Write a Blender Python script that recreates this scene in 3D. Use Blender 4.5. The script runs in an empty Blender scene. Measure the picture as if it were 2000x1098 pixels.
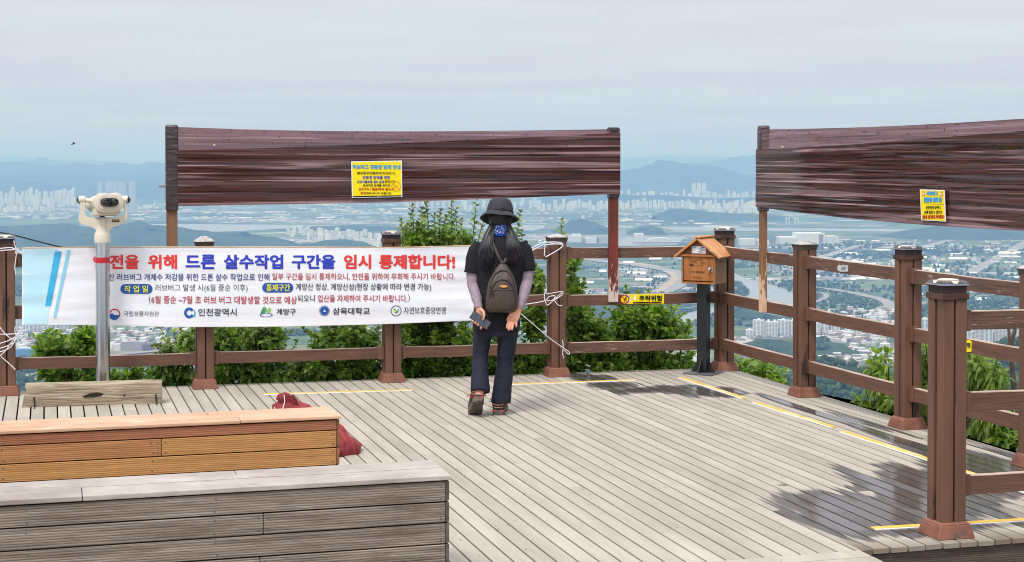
import bpy, bmesh, math, random
import numpy as np
from mathutils import Vector, Matrix, noise
random.seed(11)
sc = bpy.context.scene
COL = sc.collection
R = math.radians

# ------------------------------------------------------------------ camera, sky, sun, exposure
H, F, PITCH, VH = 1.85, 3100.0, R(1.2), 318.0          # eye height, focal length in photo pixels, pitch, horizon row
V0 = VH + F*math.tan(PITCH)
cam_d = bpy.data.cameras.new('camera'); cam = bpy.data.objects.new('camera', cam_d); COL.objects.link(cam)
cam_d.sensor_width = 36; cam_d.lens = F/2000*36; cam_d.shift_y = (V0-549)/2000
cam_d.clip_start = 0.1; cam_d.clip_end = 120000
cam.location = (0, 0, H); cam.rotation_euler = (math.pi/2-PITCH, 0, 0)
sc.camera = cam

SUN_EL, SUN_AZ = R(58), R(205)       # azimuth measured clockwise from +Y: high, behind and a little left of the camera
world = bpy.data.worlds.new('World'); sc.world = world; world.use_nodes = True
wn = world.node_tree; wn.nodes.clear()
def wnode(t, **k):
    n = wn.nodes.new(t)
    for a, b in k.items(): setattr(n, a, b)
    return n
wo = wnode('ShaderNodeOutputWorld'); bg = wnode('ShaderNodeBackground'); bg.inputs[1].default_value = 0.115
sky = wnode('ShaderNodeTexSky', sky_type='NISHITA', sun_disc=False, sun_elevation=SUN_EL, sun_rotation=SUN_AZ,
            altitude=300, air_density=1.2, dust_density=0.5, ozone_density=2.0)
tcw = wnode('ShaderNodeTexCoord'); sep = wnode('ShaderNodeSeparateXYZ'); wn.links.new(tcw.outputs['Generated'], sep.inputs[0])
def wmath(op, a, b=None, clamp=False):
    n = wnode('ShaderNodeMath', operation=op, use_clamp=clamp)
    for i, x in enumerate((a, b)):
        if x is None: continue
        if isinstance(x, (int, float)): n.inputs[i].default_value = x
        else: wn.links.new(x, n.inputs[i])
    return n.outputs[0]
zz = wmath('ADD', wmath('MAXIMUM', sep.outputs[2], 0.0), 0.085)
cmb = wnode('ShaderNodeCombineXYZ')
wn.links.new(wmath('DIVIDE', sep.outputs[0], zz), cmb.inputs[0]); wn.links.new(wmath('DIVIDE', sep.outputs[1], zz), cmb.inputs[1])
mp = wnode('ShaderNodeMapping'); mp.inputs['Rotation'].default_value = (0, 0, R(-24)); mp.inputs['Scale'].default_value = (0.55, 1.25, 1)
mp.inputs['Location'].default_value = (3.1, 1.7, 0)
wn.links.new(cmb.outputs[0], mp.inputs[0])
cn = wnode('ShaderNodeTexNoise'); cn.inputs['Scale'].default_value = 0.75; cn.inputs['Detail'].default_value = 6; cn.inputs['Roughness'].default_value = 0.52
cn.inputs['Distortion'].default_value = 0.4
wn.links.new(mp.outputs[0], cn.inputs['Vector'])
cr = wnode('ShaderNodeValToRGB'); e = cr.color_ramp.elements
e[0].position = 0.36; e[0].color = (0.72,)*3+(1,); e[1].position = 0.56; e[1].color = (1, 1, 1, 1)
wn.links.new(cn.outputs[0], cr.inputs[0])
cn2 = wnode('ShaderNodeTexNoise'); cn2.inputs['Scale'].default_value = 2.1; cn2.inputs['Detail'].default_value = 5
wn.links.new(mp.outputs[0], cn2.inputs['Vector'])
cr2 = wnode('ShaderNodeValToRGB'); e = cr2.color_ramp.elements           # thick and thin parts of the cloud sheet
e[0].position = 0.30; e[0].color = (5.02, 5.14, 5.62, 1); e[1].position = 0.72; e[1].color = (5.50, 5.58, 6.02, 1)
wn.links.new(cn2.outputs[0], cr2.inputs[0])
mixw = wnode('ShaderNodeMix', data_type='RGBA')
wn.links.new(cr.outputs[0], mixw.inputs['Factor']); wn.links.new(sky.outputs[0], mixw.inputs['A']); wn.links.new(cr2.outputs[0], mixw.inputs['B'])
# an overcast sky is brighter overhead than at the horizon, where the cloud sheet turns bluer
grad = wnode('ShaderNodeValToRGB'); e = grad.color_ramp.elements
e[0].position = 0.0; e[0].color = (0.80, 0.90, 1.0, 1); e[1].position = 0.07; e[1].color = (0.98, 0.985, 1.0, 1)
el = e.new(0.25); el.color = (1.2, 1.2, 1.2, 1); el = e.new(1.0); el.color = (2.6, 2.6, 2.6, 1)
wn.links.new(wmath('MAXIMUM', sep.outputs[2], 0.0), grad.inputs[0])
mul = wnode('ShaderNodeMix', data_type='RGBA', blend_type='MULTIPLY'); mul.inputs['Factor'].default_value = 1.0
wn.links.new(mixw.outputs['Result'], mul.inputs['A']); wn.links.new(grad.outputs[0], mul.inputs['B'])
wn.links.new(mul.outputs['Result'], bg.inputs[0]); wn.links.new(bg.outputs[0], wo.inputs[0])

sun_d = bpy.data.lights.new('sun', 'SUN'); sun_o = bpy.data.objects.new('sun', sun_d); COL.objects.link(sun_o)
sun_d.energy = 2.2; sun_d.angle = R(14); sun_d.color = (1.0, 0.955, 0.89)
sdir = Vector((math.sin(SUN_AZ)*math.cos(SUN_EL), math.cos(SUN_AZ)*math.cos(SUN_EL), math.sin(SUN_EL)))
sun_o.rotation_euler = (-sdir).to_track_quat('-Z', 'Y').to_euler(); sun_o.location = (0, 0, 60)

vs = sc.view_settings; vs.view_transform = 'Standard'; vs.look = 'None'; vs.exposure = 0.25; vs.gamma = 1.0
cy = sc.cycles
cy.max_bounces = 7; cy.diffuse_bounces = 3; cy.glossy_bounces = 3; cy.transmission_bounces = 4; cy.transparent_max_bounces = 10
cy.pixel_filter_type = 'BLACKMAN_HARRIS'; cy.filter_width = 1.0; cy.volume_bounces = 0; cy.use_denoising = True; cy.sample_clamp_indirect = 6
try:
    cy.denoiser = 'OPENIMAGEDENOISE'; cy.denoising_input_passes = 'RGB_ALBEDO_NORMAL'; cy.denoising_prefilter = 'ACCURATE'
except Exception: pass

# ------------------------------------------------------------------ pixel of the photograph -> point of the place
def ray(u, v):
    x, y = (u-1000)/F, (V0-v)/F
    return Vector((x, math.cos(PITCH)+y*math.sin(PITCH), y*math.cos(PITCH)-math.sin(PITCH)))
EYE = Vector((0, 0, H))
def G(u, v, z=0.0):
    d = ray(u, v); return EYE + d*((z-H)/d.z)
def atY(u, v, Y):
    d = ray(u, v); return EYE + d*(Y/d.y)
def onplane(u, v, p0, n):
    d = ray(u, v); return EYE + d*((p0-EYE).dot(n)/d.dot(n))
def lerp(a, b, t): return a+(b-a)*t
def interp(x, pts):
    if x <= pts[0][0]: return pts[0][1]
    for (x0, y0), (x1, y1) in zip(pts, pts[1:]):
        if x <= x1: return lerp(y0, y1, (x-x0)/(x1-x0))
    return pts[-1][1]
def smooth_interp(x, pts):
    if x <= pts[0][0]: return pts[0][1]
    for (x0, y0), (x1, y1) in zip(pts, pts[1:]):
        if x <= x1:
            t = (x-x0)/(x1-x0); t = t*t*(3-2*t); return lerp(y0, y1, t)
    return pts[-1][1]
def nz(x, y=0.0, z=0.0): return noise.noise(Vector((x, y, z)))
def fbm(x, y, z=0.0, o=4):
    s, a = 0.0, 1.0
    for i in range(o):
        s += a*noise.noise(Vector((x, y, z+i*7.3))); x *= 2.03; y *= 2.03; z *= 2.03; a *= 0.5
    return s

# ------------------------------------------------------------------ materials
def lin(r, g, b):
    f = lambda c: (c/255/12.92) if c/255 <= 0.04045 else ((c/255+0.055)/1.055)**2.4
    return (f(r), f(g), f(b))
class Mat:
    def __init__(self, name):
        self.m = bpy.data.materials.new(name); self.m.use_nodes = True
        self.t = self.m.node_tree; self.t.nodes.clear()
        self.out = self.n('ShaderNodeOutputMaterial')
    def n(self, t, **k):
        x = self.t.nodes.new(t)
        for a, b in k.items(): setattr(x, a, b)
        return x
    def L(self, a, b): self.t.links.new(a, b)
    def val(self, sock, x):
        if hasattr(x, 'is_output'): self.L(x, sock)
        else:
            if isinstance(x, tuple) and len(x) == 3 and sock.type == 'RGBA': x = x+(1,)
            sock.default_value = x
    def coords(self, scale=(1, 1, 1), kind='Object', rot=(0, 0, 0), loc=(0, 0, 0)):
        tc = self.n('ShaderNodeTexCoord'); mp = self.n('ShaderNodeMapping')
        mp.inputs['Scale'].default_value = scale; mp.inputs['Rotation'].default_value = rot; mp.inputs['Location'].default_value = loc
        self.L(tc.outputs[kind], mp.inputs[0]); return mp.outputs[0]
    def noise(self, vec, scale=1.0, detail=4, rough=0.55, dist=0.0):
        x = self.n('ShaderNodeTexNoise')
        x.inputs['Scale'].default_value = scale; x.inputs['Detail'].default_value = detail
        x.inputs['Roughness'].default_value = rough; x.inputs['Distortion'].default_value = dist
        self.L(vec, x.inputs['Vector']); return x.outputs[0]
    def ramp(self, fac, stops, interp='LINEAR'):
        x = self.n('ShaderNodeValToRGB'); x.color_ramp.interpolation = interp
        el = x.color_ramp.elements
        while len(el) < len(stops): el.new(0.5)
        for e, (p, c) in zip(el, stops):
            e.position = p; e.color = (c if isinstance(c, tuple) else (c, c, c))+(1,)
        self.L(fac, x.inputs[0]); return x.outputs[0]
    def math(self, op, a, b=None, clamp=False):
        x = self.n('ShaderNodeMath', operation=op, use_clamp=clamp)
        self.val(x.inputs[0], a)
        if b is not None: self.val(x.inputs[1], b)
        return x.outputs[0]
    def mix(self, fac, a, b, mode='MIX'):
        x = self.n('ShaderNodeMix', data_type='RGBA', blend_type=mode)
        self.val(x.inputs['Factor'], fac); self.val(x.inputs['A'], a); self.val(x.inputs['B'], b)
        return x.outputs['Result']
    def island(self):
        return self.n('ShaderNodeNewGeometry').outputs['Random Per Island']
    def objrand(self):
        return self.n('ShaderNodeObjectInfo').outputs['Random']
    def bump(self, h, strength=0.3, dist=0.01, normal=None):
        x = self.n('ShaderNodeBump'); x.inputs['Strength'].default_value = strength; x.inputs['Distance'].default_value = dist
        self.L(h, x.inputs['Height'])
        if normal: self.L(normal, x.inputs['Normal'])
        return x.outputs[0]
    def bsdf(self, color, rough=0.7, normal=None, metallic=0.0, spec=0.5, **kw):
        p = self.n('ShaderNodeBsdfPrincipled')
        self.val(p.inputs['Base Color'], color); self.val(p.inputs['Roughness'], rough)
        self.val(p.inputs['Metallic'], metallic); self.val(p.inputs['Specular IOR Level'], spec)
        for a, b in kw.items(): self.val(p.inputs[a.replace('_', ' ')], b)
        if normal: self.L(normal, p.inputs['Normal'])
        return p.outputs[0]
    def done(self, shader): self.L(shader, self.out.inputs[0]); return self.m

def pmat(name, c1, c2=None, scale=(5, 5, 5), lo=0.35, hi=0.65, rough=0.7, bump=0.0, bscale=None, metallic=0.0, island=0.0, detail=5, spec=0.5, wear=None, kind='Object', top=None, foot=None):
    """Two-tone noise material; wear = (colour, threshold, scale) adds bare or dirty flecks."""
    m = Mat(name); c2 = c2 or tuple(x*0.8 for x in c1)
    v = m.coords(scale, kind); nzv = m.noise(v, 1.0, detail)
    col = m.ramp(nzv, [(lo, c1), (hi, c2)])
    if island:
        col = m.mix(1.0, col, m.ramp(m.island(), [(0, 1-island), (1, 1+island)]), 'MULTIPLY')
    if wear:
        wc, th, ws = wear
        wn_ = m.noise(m.coords(ws, kind, loc=(3, 5, 1)), 1.0, 6, 0.65)
        col = m.mix(m.ramp(wn_, [(th, 0.0), (th+0.06, 1.0)]), col, wc)
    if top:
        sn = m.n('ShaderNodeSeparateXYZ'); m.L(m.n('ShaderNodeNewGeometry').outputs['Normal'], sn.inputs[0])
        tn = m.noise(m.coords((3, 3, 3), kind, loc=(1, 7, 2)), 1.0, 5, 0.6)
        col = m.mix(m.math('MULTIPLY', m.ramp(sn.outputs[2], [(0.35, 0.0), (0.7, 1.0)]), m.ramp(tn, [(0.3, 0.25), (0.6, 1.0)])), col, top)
    if foot:
        fc, z0, z1 = foot; so = m.n('ShaderNodeSeparateXYZ'); m.L(m.coords((1, 1, 1), kind), so.inputs[0])
        fn = m.noise(m.coords((26, 26, 5), kind, loc=(2, 3, 9)), 1.0, 5, 0.65)
        g = m.math('DIVIDE', m.math('SUBTRACT', z1, so.outputs[2]), z1-z0, True)
        col = m.mix(m.ramp(m.math('ADD', fn, m.math('MULTIPLY', g, 0.30)), [(0.66, 0.0), (0.70, 1.0)]), col, fc)
    nrm = None
    if bump:
        nrm = m.bump(m.noise(m.coords(bscale or scale, kind), 1.0, 6, 0.6), bump, 0.01)
    return m.done(m.bsdf(col, rough, nrm, metallic, spec))

M = {}
M['post'] = pmat('post_paint', lin(114, 79, 60), lin(88, 60, 46), (14, 14, 1.6), 0.3, 0.7, 0.55, 0.25, (60, 60, 3), wear=(lin(60, 44, 38), 0.60, (9, 9, 1.6)), island=0.10)
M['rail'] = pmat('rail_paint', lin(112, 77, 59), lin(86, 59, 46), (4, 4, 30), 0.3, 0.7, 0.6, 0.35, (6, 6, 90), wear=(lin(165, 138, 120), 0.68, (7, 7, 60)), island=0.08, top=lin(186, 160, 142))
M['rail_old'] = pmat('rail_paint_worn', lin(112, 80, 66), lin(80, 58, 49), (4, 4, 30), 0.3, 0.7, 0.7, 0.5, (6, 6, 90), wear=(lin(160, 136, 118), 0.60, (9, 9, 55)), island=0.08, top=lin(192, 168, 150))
M['base'] = pmat('post_base_paint', lin(142, 90, 68), lin(112, 70, 54), (9, 9, 9), 0.3, 0.7, 0.6, 0.3, (40, 40, 40), wear=(lin(88, 72, 68), 0.58, (14, 14, 22)))
M['ledge'] = pmat('post_ledge_wood', lin(92, 56, 42), lin(58, 36, 30), (12, 12, 12), rough=0.55, bump=0.2)
M['cap_black'] = pmat('solar_cap_plastic', lin(44, 44, 48), lin(34, 34, 38), rough=0.45)
M['cap_lid'] = pmat('solar_lid_plastic', lin(104, 104, 114), lin(80, 80, 90), (30, 30, 30), rough=0.4)
M['cap_lens'] = pmat('solar_lens', lin(226, 216, 190), lin(206, 194, 166), rough=0.35)
M['cap_grey'] = pmat('weathered_cap_top', lin(190, 184, 184), lin(150, 144, 142), (40, 25, 25), rough=0.85, bump=0.5, wear=(lin(84, 70, 62), 0.63, (40, 40, 40)))
M['cap_band'] = pmat('weathered_cap_band', lin(92, 80, 68), lin(66, 54, 46), (18, 18, 18), rough=0.75, wear=(lin(200, 196, 192), 0.70, (25, 25, 25)))
M['screw'] = pmat('screw_metal', lin(190, 190, 190), metallic=0.6, rough=0.4)
M['white_plastic'] = pmat('white_plastic', lin(236, 236, 238), lin(222, 222, 226), rough=0.5)
M['rope'] = pmat('white_rope', lin(238, 238, 240), lin(205, 205, 212), (60, 60, 60), rough=0.8, bump=0.4, bscale=(150, 150, 150))
M['cable'] = pmat('black_cable', lin(38, 36, 36), rough=0.5)
M['steel'] = pmat('brushed_steel', (0.62, 0.61, 0.60), (0.5, 0.49, 0.48), (60, 60, 0.6), rough=0.22, metallic=1.0)
M['steel_clip'] = pmat('galvanised_clip', (0.42, 0.42, 0.43), metallic=0.9, rough=0.45)
M['beige'] = pmat('beige_enamel', lin(214, 204, 186), lin(206, 195, 176), (5, 5, 5), rough=0.38, wear=(lin(178, 166, 146), 0.70, (14, 14, 14)))
M['rubber'] = pmat('black_rubber', lin(34, 34, 36), lin(26, 26, 28), rough=0.4)
M['red_tape'] = pmat('red_tape', lin(196, 32, 44), lin(176, 26, 38), rough=0.45)
M['black_metal'] = pmat('black_metal', lin(32, 32, 36), lin(24, 24, 28), (8, 8, 8), rough=0.35, bump=0.1)
M['grey_metal'] = pmat('grey_metal', lin(120, 122, 128), lin(96, 98, 104), (20, 20, 20), rough=0.5, metallic=0.5)
def glass_lens():
    m = Mat('eyepiece_glass'); return m.done(m.bsdf((0.02, 0.025, 0.03), 0.05, spec=0.9))
M['lens'] = glass_lens()
def flat(name, rgb, rough=0.6): return pmat(name, lin(*rgb), tuple(x*0.93 for x in lin(*rgb)), (20, 20, 20), rough=rough)

# ------------------------------------------------------------------ mesh builder and scene tree
class MB:
    def __init__(self): self.v, self.f, self.mi = [], [], []
    def add(self, vs, fs, m=0, X=None):
        o = len(self.v)
        self.v += [(X @ Vector(p))[:] for p in vs] if X is not None else [tuple(p) for p in vs]
        self.f += [tuple(i+o for i in f) for f in fs]; self.mi += [m]*len(fs); return self
    def box(self, c, s, X=None, m=0, rz=0.0):
        x, y, z = s[0]/2, s[1]/2, s[2]/2
        vs = [(-x, -y, -z), (x, -y, -z), (x, y, -z), (-x, y, -z), (-x, -y, z), (x, -y, z), (x, y, z), (-x, y, z)]
        T = Matrix.Translation(c) @ Matrix.Rotation(rz, 4, 'Z')
        if X is not None: T = X @ T
        return self.add(vs, [(0, 3, 2, 1), (4, 5, 6, 7), (0, 1, 5, 4), (1, 2, 6, 5), (2, 3, 7, 6), (3, 0, 4, 7)], m, T)
    def frustum(self, z0, s0, z1, s1, X=None, m=0, cap=True):
        a, b = (s0, s0) if not isinstance(s0, tuple) else s0; c, d = (s1, s1) if not isinstance(s1, tuple) else s1
        vs = [(-a/2, -b/2, z0), (a/2, -b/2, z0), (a/2, b/2, z0), (-a/2, b/2, z0), (-c/2, -d/2, z1), (c/2, -d/2, z1), (c/2, d/2, z1), (-c/2, d/2, z1)]
        return self.add(vs, [(0, 3, 2, 1), (4, 5, 6, 7), (0, 1, 5, 4), (1, 2, 6, 5), (2, 3, 7, 6), (3, 0, 4, 7)], m, X)
    def bar(self, p, q, w, h, m=0, up=(0, 0, 1)):
        """box from p to q, w wide across and h tall, centred on the line"""
        p, q = Vector(p), Vector(q); d = (q-p); L = d.length; d.normalize(); up = Vector(up)
        s = d.cross(up).normalized(); u = s.cross(d)
        vs = [tuple(pp+s*a*w/2+u*b*h/2) for pp in (p, q) for a, b in ((-1, -1), (1, -1), (1, 1), (-1, 1))]
        return self.add(vs, [(0, 1, 2, 3), (7, 6, 5, 4), (0, 4, 5, 1), (1, 5, 6, 2), (2, 6, 7, 3), (3, 7, 4, 0)], m)
    def loft(self, rings, m=0, cap=True, X=None):
        n = len(rings[0]); vs = [p for r in rings for p in r]; fs = []
        for i in range(len(rings)-1):
            for j in range(n):
                a, b = i*n+j, i*n+(j+1) % n; fs.append((a, b, b+n, a+n))
        if cap: fs.append(tuple(range(n-1, -1, -1))); fs.append(tuple(range((len(rings)-1)*n, len(rings)*n)))
        return self.add(vs, fs, m, X)
    def tube(self, pts, r, n=8, m=0, X=None, flat=1.0, side=None):
        pts = [Vector(p) for p in pts]; k = len(pts); rr = r if isinstance(r, (list, tuple)) else [r]*k
        rings = []; prev = None
        for i, p in enumerate(pts):
            t = (pts[min(i+1, k-1)]-pts[max(i-1, 0)]).normalized()
            if prev is None:
                a = Vector(side) if side is not None else (Vector((0, 0, 1)) if abs(t.z) < 0.9 else Vector((1, 0, 0)))
                s = (a-t*a.dot(t)).normalized()
            else: s = (prev-t*prev.dot(t)).normalized()
            prev = s; b = t.cross(s)
            ri = rr[i]; ra, rb = ri if isinstance(ri, tuple) else (ri, ri*flat)
            rings.append([tuple(p+s*math.cos(2*math.pi*j/n)*ra+b*math.sin(2*math.pi*j/n)*rb) for j in range(n)])
        return self.loft(rings, m, True, X)
    def lathe(self, prof, n=20, m=0, X=None, sx=1.0, sy=1.0):
        rings = [[(r*math.cos(2*math.pi*j/n)*sx, r*math.sin(2*math.pi*j/n)*sy, z) for j in range(n)] for r, z in prof]
        return self.loft(rings, m, True, X)
    def prism(self, poly, d, m=0, X=None):
        """poly: 3D points of one face (counter-clockwise seen from outside), d: extrusion vector into the solid"""
        n = len(poly); d = Vector(d); vs = [Vector(p) for p in poly]+[Vector(p)+d for p in poly]
        fs = [tuple(range(n)), tuple(range(2*n-1, n-1, -1))]+[((i+1) % n, i, i+n, (i+1) % n+n) for i in range(n)]
        return self.add(vs, fs, m, X)
    def ball(self, c, r, m=0, seg=12, X=None):
        rx, ry, rz = r if isinstance(r, tuple) else (r, r, r); rings = []
        k = seg//2
        for i in range(k+1):
            a = -math.pi/2+math.pi*(i+0.02)/(k+0.04); rings.append([(c[0]+rx*math.cos(a)*math.cos(2*math.pi*j/seg), c[1]+ry*math.cos(a)*math.sin(2*math.pi*j/seg), c[2]+rz*math.sin(a)) for j in range(seg)])
        return self.loft(rings, m, True, X)
    def shift(self, d): self.v = [(a-d[0], b-d[1], c-d[2]) for a, b, c in self.v]; return self
    def mesh(self, name, mats, bevel=0.0, seg=1, smooth=None, fixn=True):
        me = bpy.data.meshes.new(name); me.from_pydata(self.v, [], self.f)
        for mm in (mats if isinstance(mats, (list, tuple)) else [mats]): me.materials.append(mm)
        me.polygons.foreach_set('material_index', self.mi)
        if bevel or fixn:
            bm = bmesh.new(); bm.from_mesh(me)
            if fixn: bmesh.ops.recalc_face_normals(bm, faces=bm.faces)
            if bevel:
                es = [e for e in bm.edges if len(e.link_faces) == 2 and e.calc_face_angle(0) > R(25)]
                bmesh.ops.bevel(bm, geom=es, offset=bevel, segments=seg, profile=0.7, affect='EDGES', clamp_overlap=True)
            bm.to_mesh(me); bm.free()
        if smooth is not None:
            me.polygons.foreach_set('use_smooth', [True]*len(me.polygons)); me.set_sharp_from_angle(angle=R(smooth))
        me.update(); return me
    def build(self, name, mats, parent=None, loc=None, **k):
        o = bpy.data.objects.new(name, self.mesh(name, mats, **k)); COL.objects.link(o)
        if parent is not None: o.parent = parent
        if loc is not None: o.location = loc
        return o
def tag(o, label, cat, group=None):
    o['label'] = label; o['category'] = cat
    if group: o['group'] = group
    return o
def thing(name, label, cat, loc=(0, 0, 0), rz=0.0, group=None):
    o = bpy.data.objects.new(name, None); COL.objects.link(o); o.empty_display_size = 0.1
    o.location = loc; o.rotation_euler = (0, 0, rz); return tag(o, label, cat, group)
def struct(o): o['kind'] = 'structure'; return o
def stuff(o): o['kind'] = 'stuff'; return o
def copy_tree(o, parent=None):
    c = o.copy(); COL.objects.link(c)
    if parent is not None: c.parent = parent
    for ch in list(o.children): copy_tree(ch, c)
    return c
def evaluated(o):
    dg = bpy.context.evaluated_depsgraph_get(); me = bpy.data.meshes.new_from_object(o.evaluated_get(dg)); return me
def push_out(me, fn):
    n = len(me.vertices); co = np.empty(n*3); no = np.empty(n*3); me.vertices.foreach_get('co', co); me.vertices.foreach_get('normal', no)
    co = co.reshape(-1, 3); no = no.reshape(-1, 3); k = np.array([fn(Vector(c)) for c in co]); me.vertices.foreach_set('co', (co+no*k[:, None]).ravel()); me.update()
def fuse(B, name, mat, parent, voxel=0.006, smooth_it=4, deform=None):
    """weld overlapping closed shapes into one continuous skin"""
    me = B.mesh(name, mat); o = bpy.data.objects.new(name, me); COL.objects.link(o)
    r = o.modifiers.new('r', 'REMESH'); r.mode = 'VOXEL'; r.voxel_size = voxel
    if smooth_it:
        s = o.modifiers.new('s', 'SMOOTH'); s.factor = 0.5; s.iterations = smooth_it
    m2 = evaluated(o); o.modifiers.clear(); o.data = m2; m2.name = name
    m2.materials.clear(); m2.materials.append(mat)
    if deform:
        push_out(m2, deform)
    m2.polygons.foreach_set('use_smooth', [True]*len(m2.polygons)); m2.update()
    o.parent = parent; return o
_txt = {}
def text2d(s, bold=0.0):
    k = (s, bold)
    if k in _txt: return _txt[k]
    cu = bpy.data.curves.new('txt', 'FONT'); cu.body = s; cu.offset = bold; cu.resolution_u = 3
    o = bpy.data.objects.new('txt', cu); COL.objects.link(o)
    me = bpy.data.meshes.new_from_object(o)
    vs = [(v.co.x, v.co.y) for v in me.vertices]; fs = [tuple(p.vertices) for p in me.polygons]
    bpy.data.objects.remove(o); bpy.data.curves.remove(cu); bpy.data.meshes.remove(me)
    if vs:
        x0, x1 = min(v[0] for v in vs), max(v[0] for v in vs); y0, y1 = min(v[1] for v in vs), max(v[1] for v in vs)
        vs = [((x-x0)/max(1e-6, x1-x0), (y-y0)/max(1e-6, y1-y0)) for x, y in vs]
    _txt[k] = (vs, fs); return _txt[k]
def write(B, s, box, mapper, bold=0.0, m=0):
    """box = photo pixels (u0, v_top, u1, v_bottom[, slope]); mapper(u, v) -> point on the printed surface. Bold strokes are laid over one another"""
    vs, fs = text2d(s); u0, v0, u1, v1 = box[:4]; sl = box[4] if len(box) > 4 else 0.0
    a, b, c = mapper(u0, v0), mapper(u1, v0), mapper(u0, v1); n = (c-a).cross(b-a).normalized(); r = bold*1.25*(v1-v0); k = 8 if bold else 0
    for q in range(k+1):
        t = 2*math.pi*q/8; du, dv = (0, 0) if q == k else (r*math.cos(t), r*math.sin(t)*0.8)
        B.add([mapper(lerp(u0+r, u1-r, x)+du, lerp(v1-r, v0+r, y)+sl*x+dv)+n*(0.0002*q) for x, y in vs], fs, m)
def disc(B, cu, cv, ru, rv, mapper, m=0, n=20, a0=0.0, a1=360.0, inner=0.0):
    full = abs(a1-a0) >= 359.9; k = n if full else n+1
    A = [R(a0+(a1-a0)*i/n) for i in range(k)]
    o = [mapper(cu+ru*math.cos(a), cv-rv*math.sin(a)) for a in A]
    if inner <= 0:
        B.add(o if full else o, [tuple(range(len(o)))], m)
    else:
        i_ = [mapper(cu+ru*inner*math.cos(a), cv-rv*inner*math.sin(a)) for a in A]
        fs = [(i, (i+1) % k, (i+1) % k+k, i+k) for i in range(k if full else k-1)]
        B.add(o+i_, fs, m)
def poly(B, pts, mapper, m=0): B.add([mapper(*p) for p in pts], [tuple(range(len(pts)))], m)
# ------------------------------------------------------------------ deck frame
TH = R(16.3)
E1 = Vector((math.cos(TH), math.sin(TH), 0)); E2 = Vector((-math.sin(TH), math.cos(TH), 0)); UP = Vector((0, 0, 1))
def AB(p): return p.dot(E1), p.dot(E2)
def W(a, b, z=0.0): return E1*a+E2*b+UP*z
B_A, B_B = G(12, 774)+E2*0.095, G(1414.5, 725.7)+E2*0.095
R_B = G(2020, 911)+E2*0.095
bd = (B_B-B_A).normalized(); rd = (R_B-B_B).normalized()
bn = Vector((bd.y, -bd.x, 0)); rn = Vector((rd.y, -rd.x, 0))      # bn: towards the viewer; rn: outwards? fixed below
if bn.y > 0: bn = -bn
if rn.x > 0: rn = -rn                                            # inwards, over the deck
def back_at(u, off=0.0):
    return onplane(u, 600, B_A+bn*off, bn)*1.0
def right_at(u, off=0.0):
    return onplane(u, 600, B_B+rn*off, rn)*1.0
def ground(p): return Vector((p.x, p.y, 0))

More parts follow.
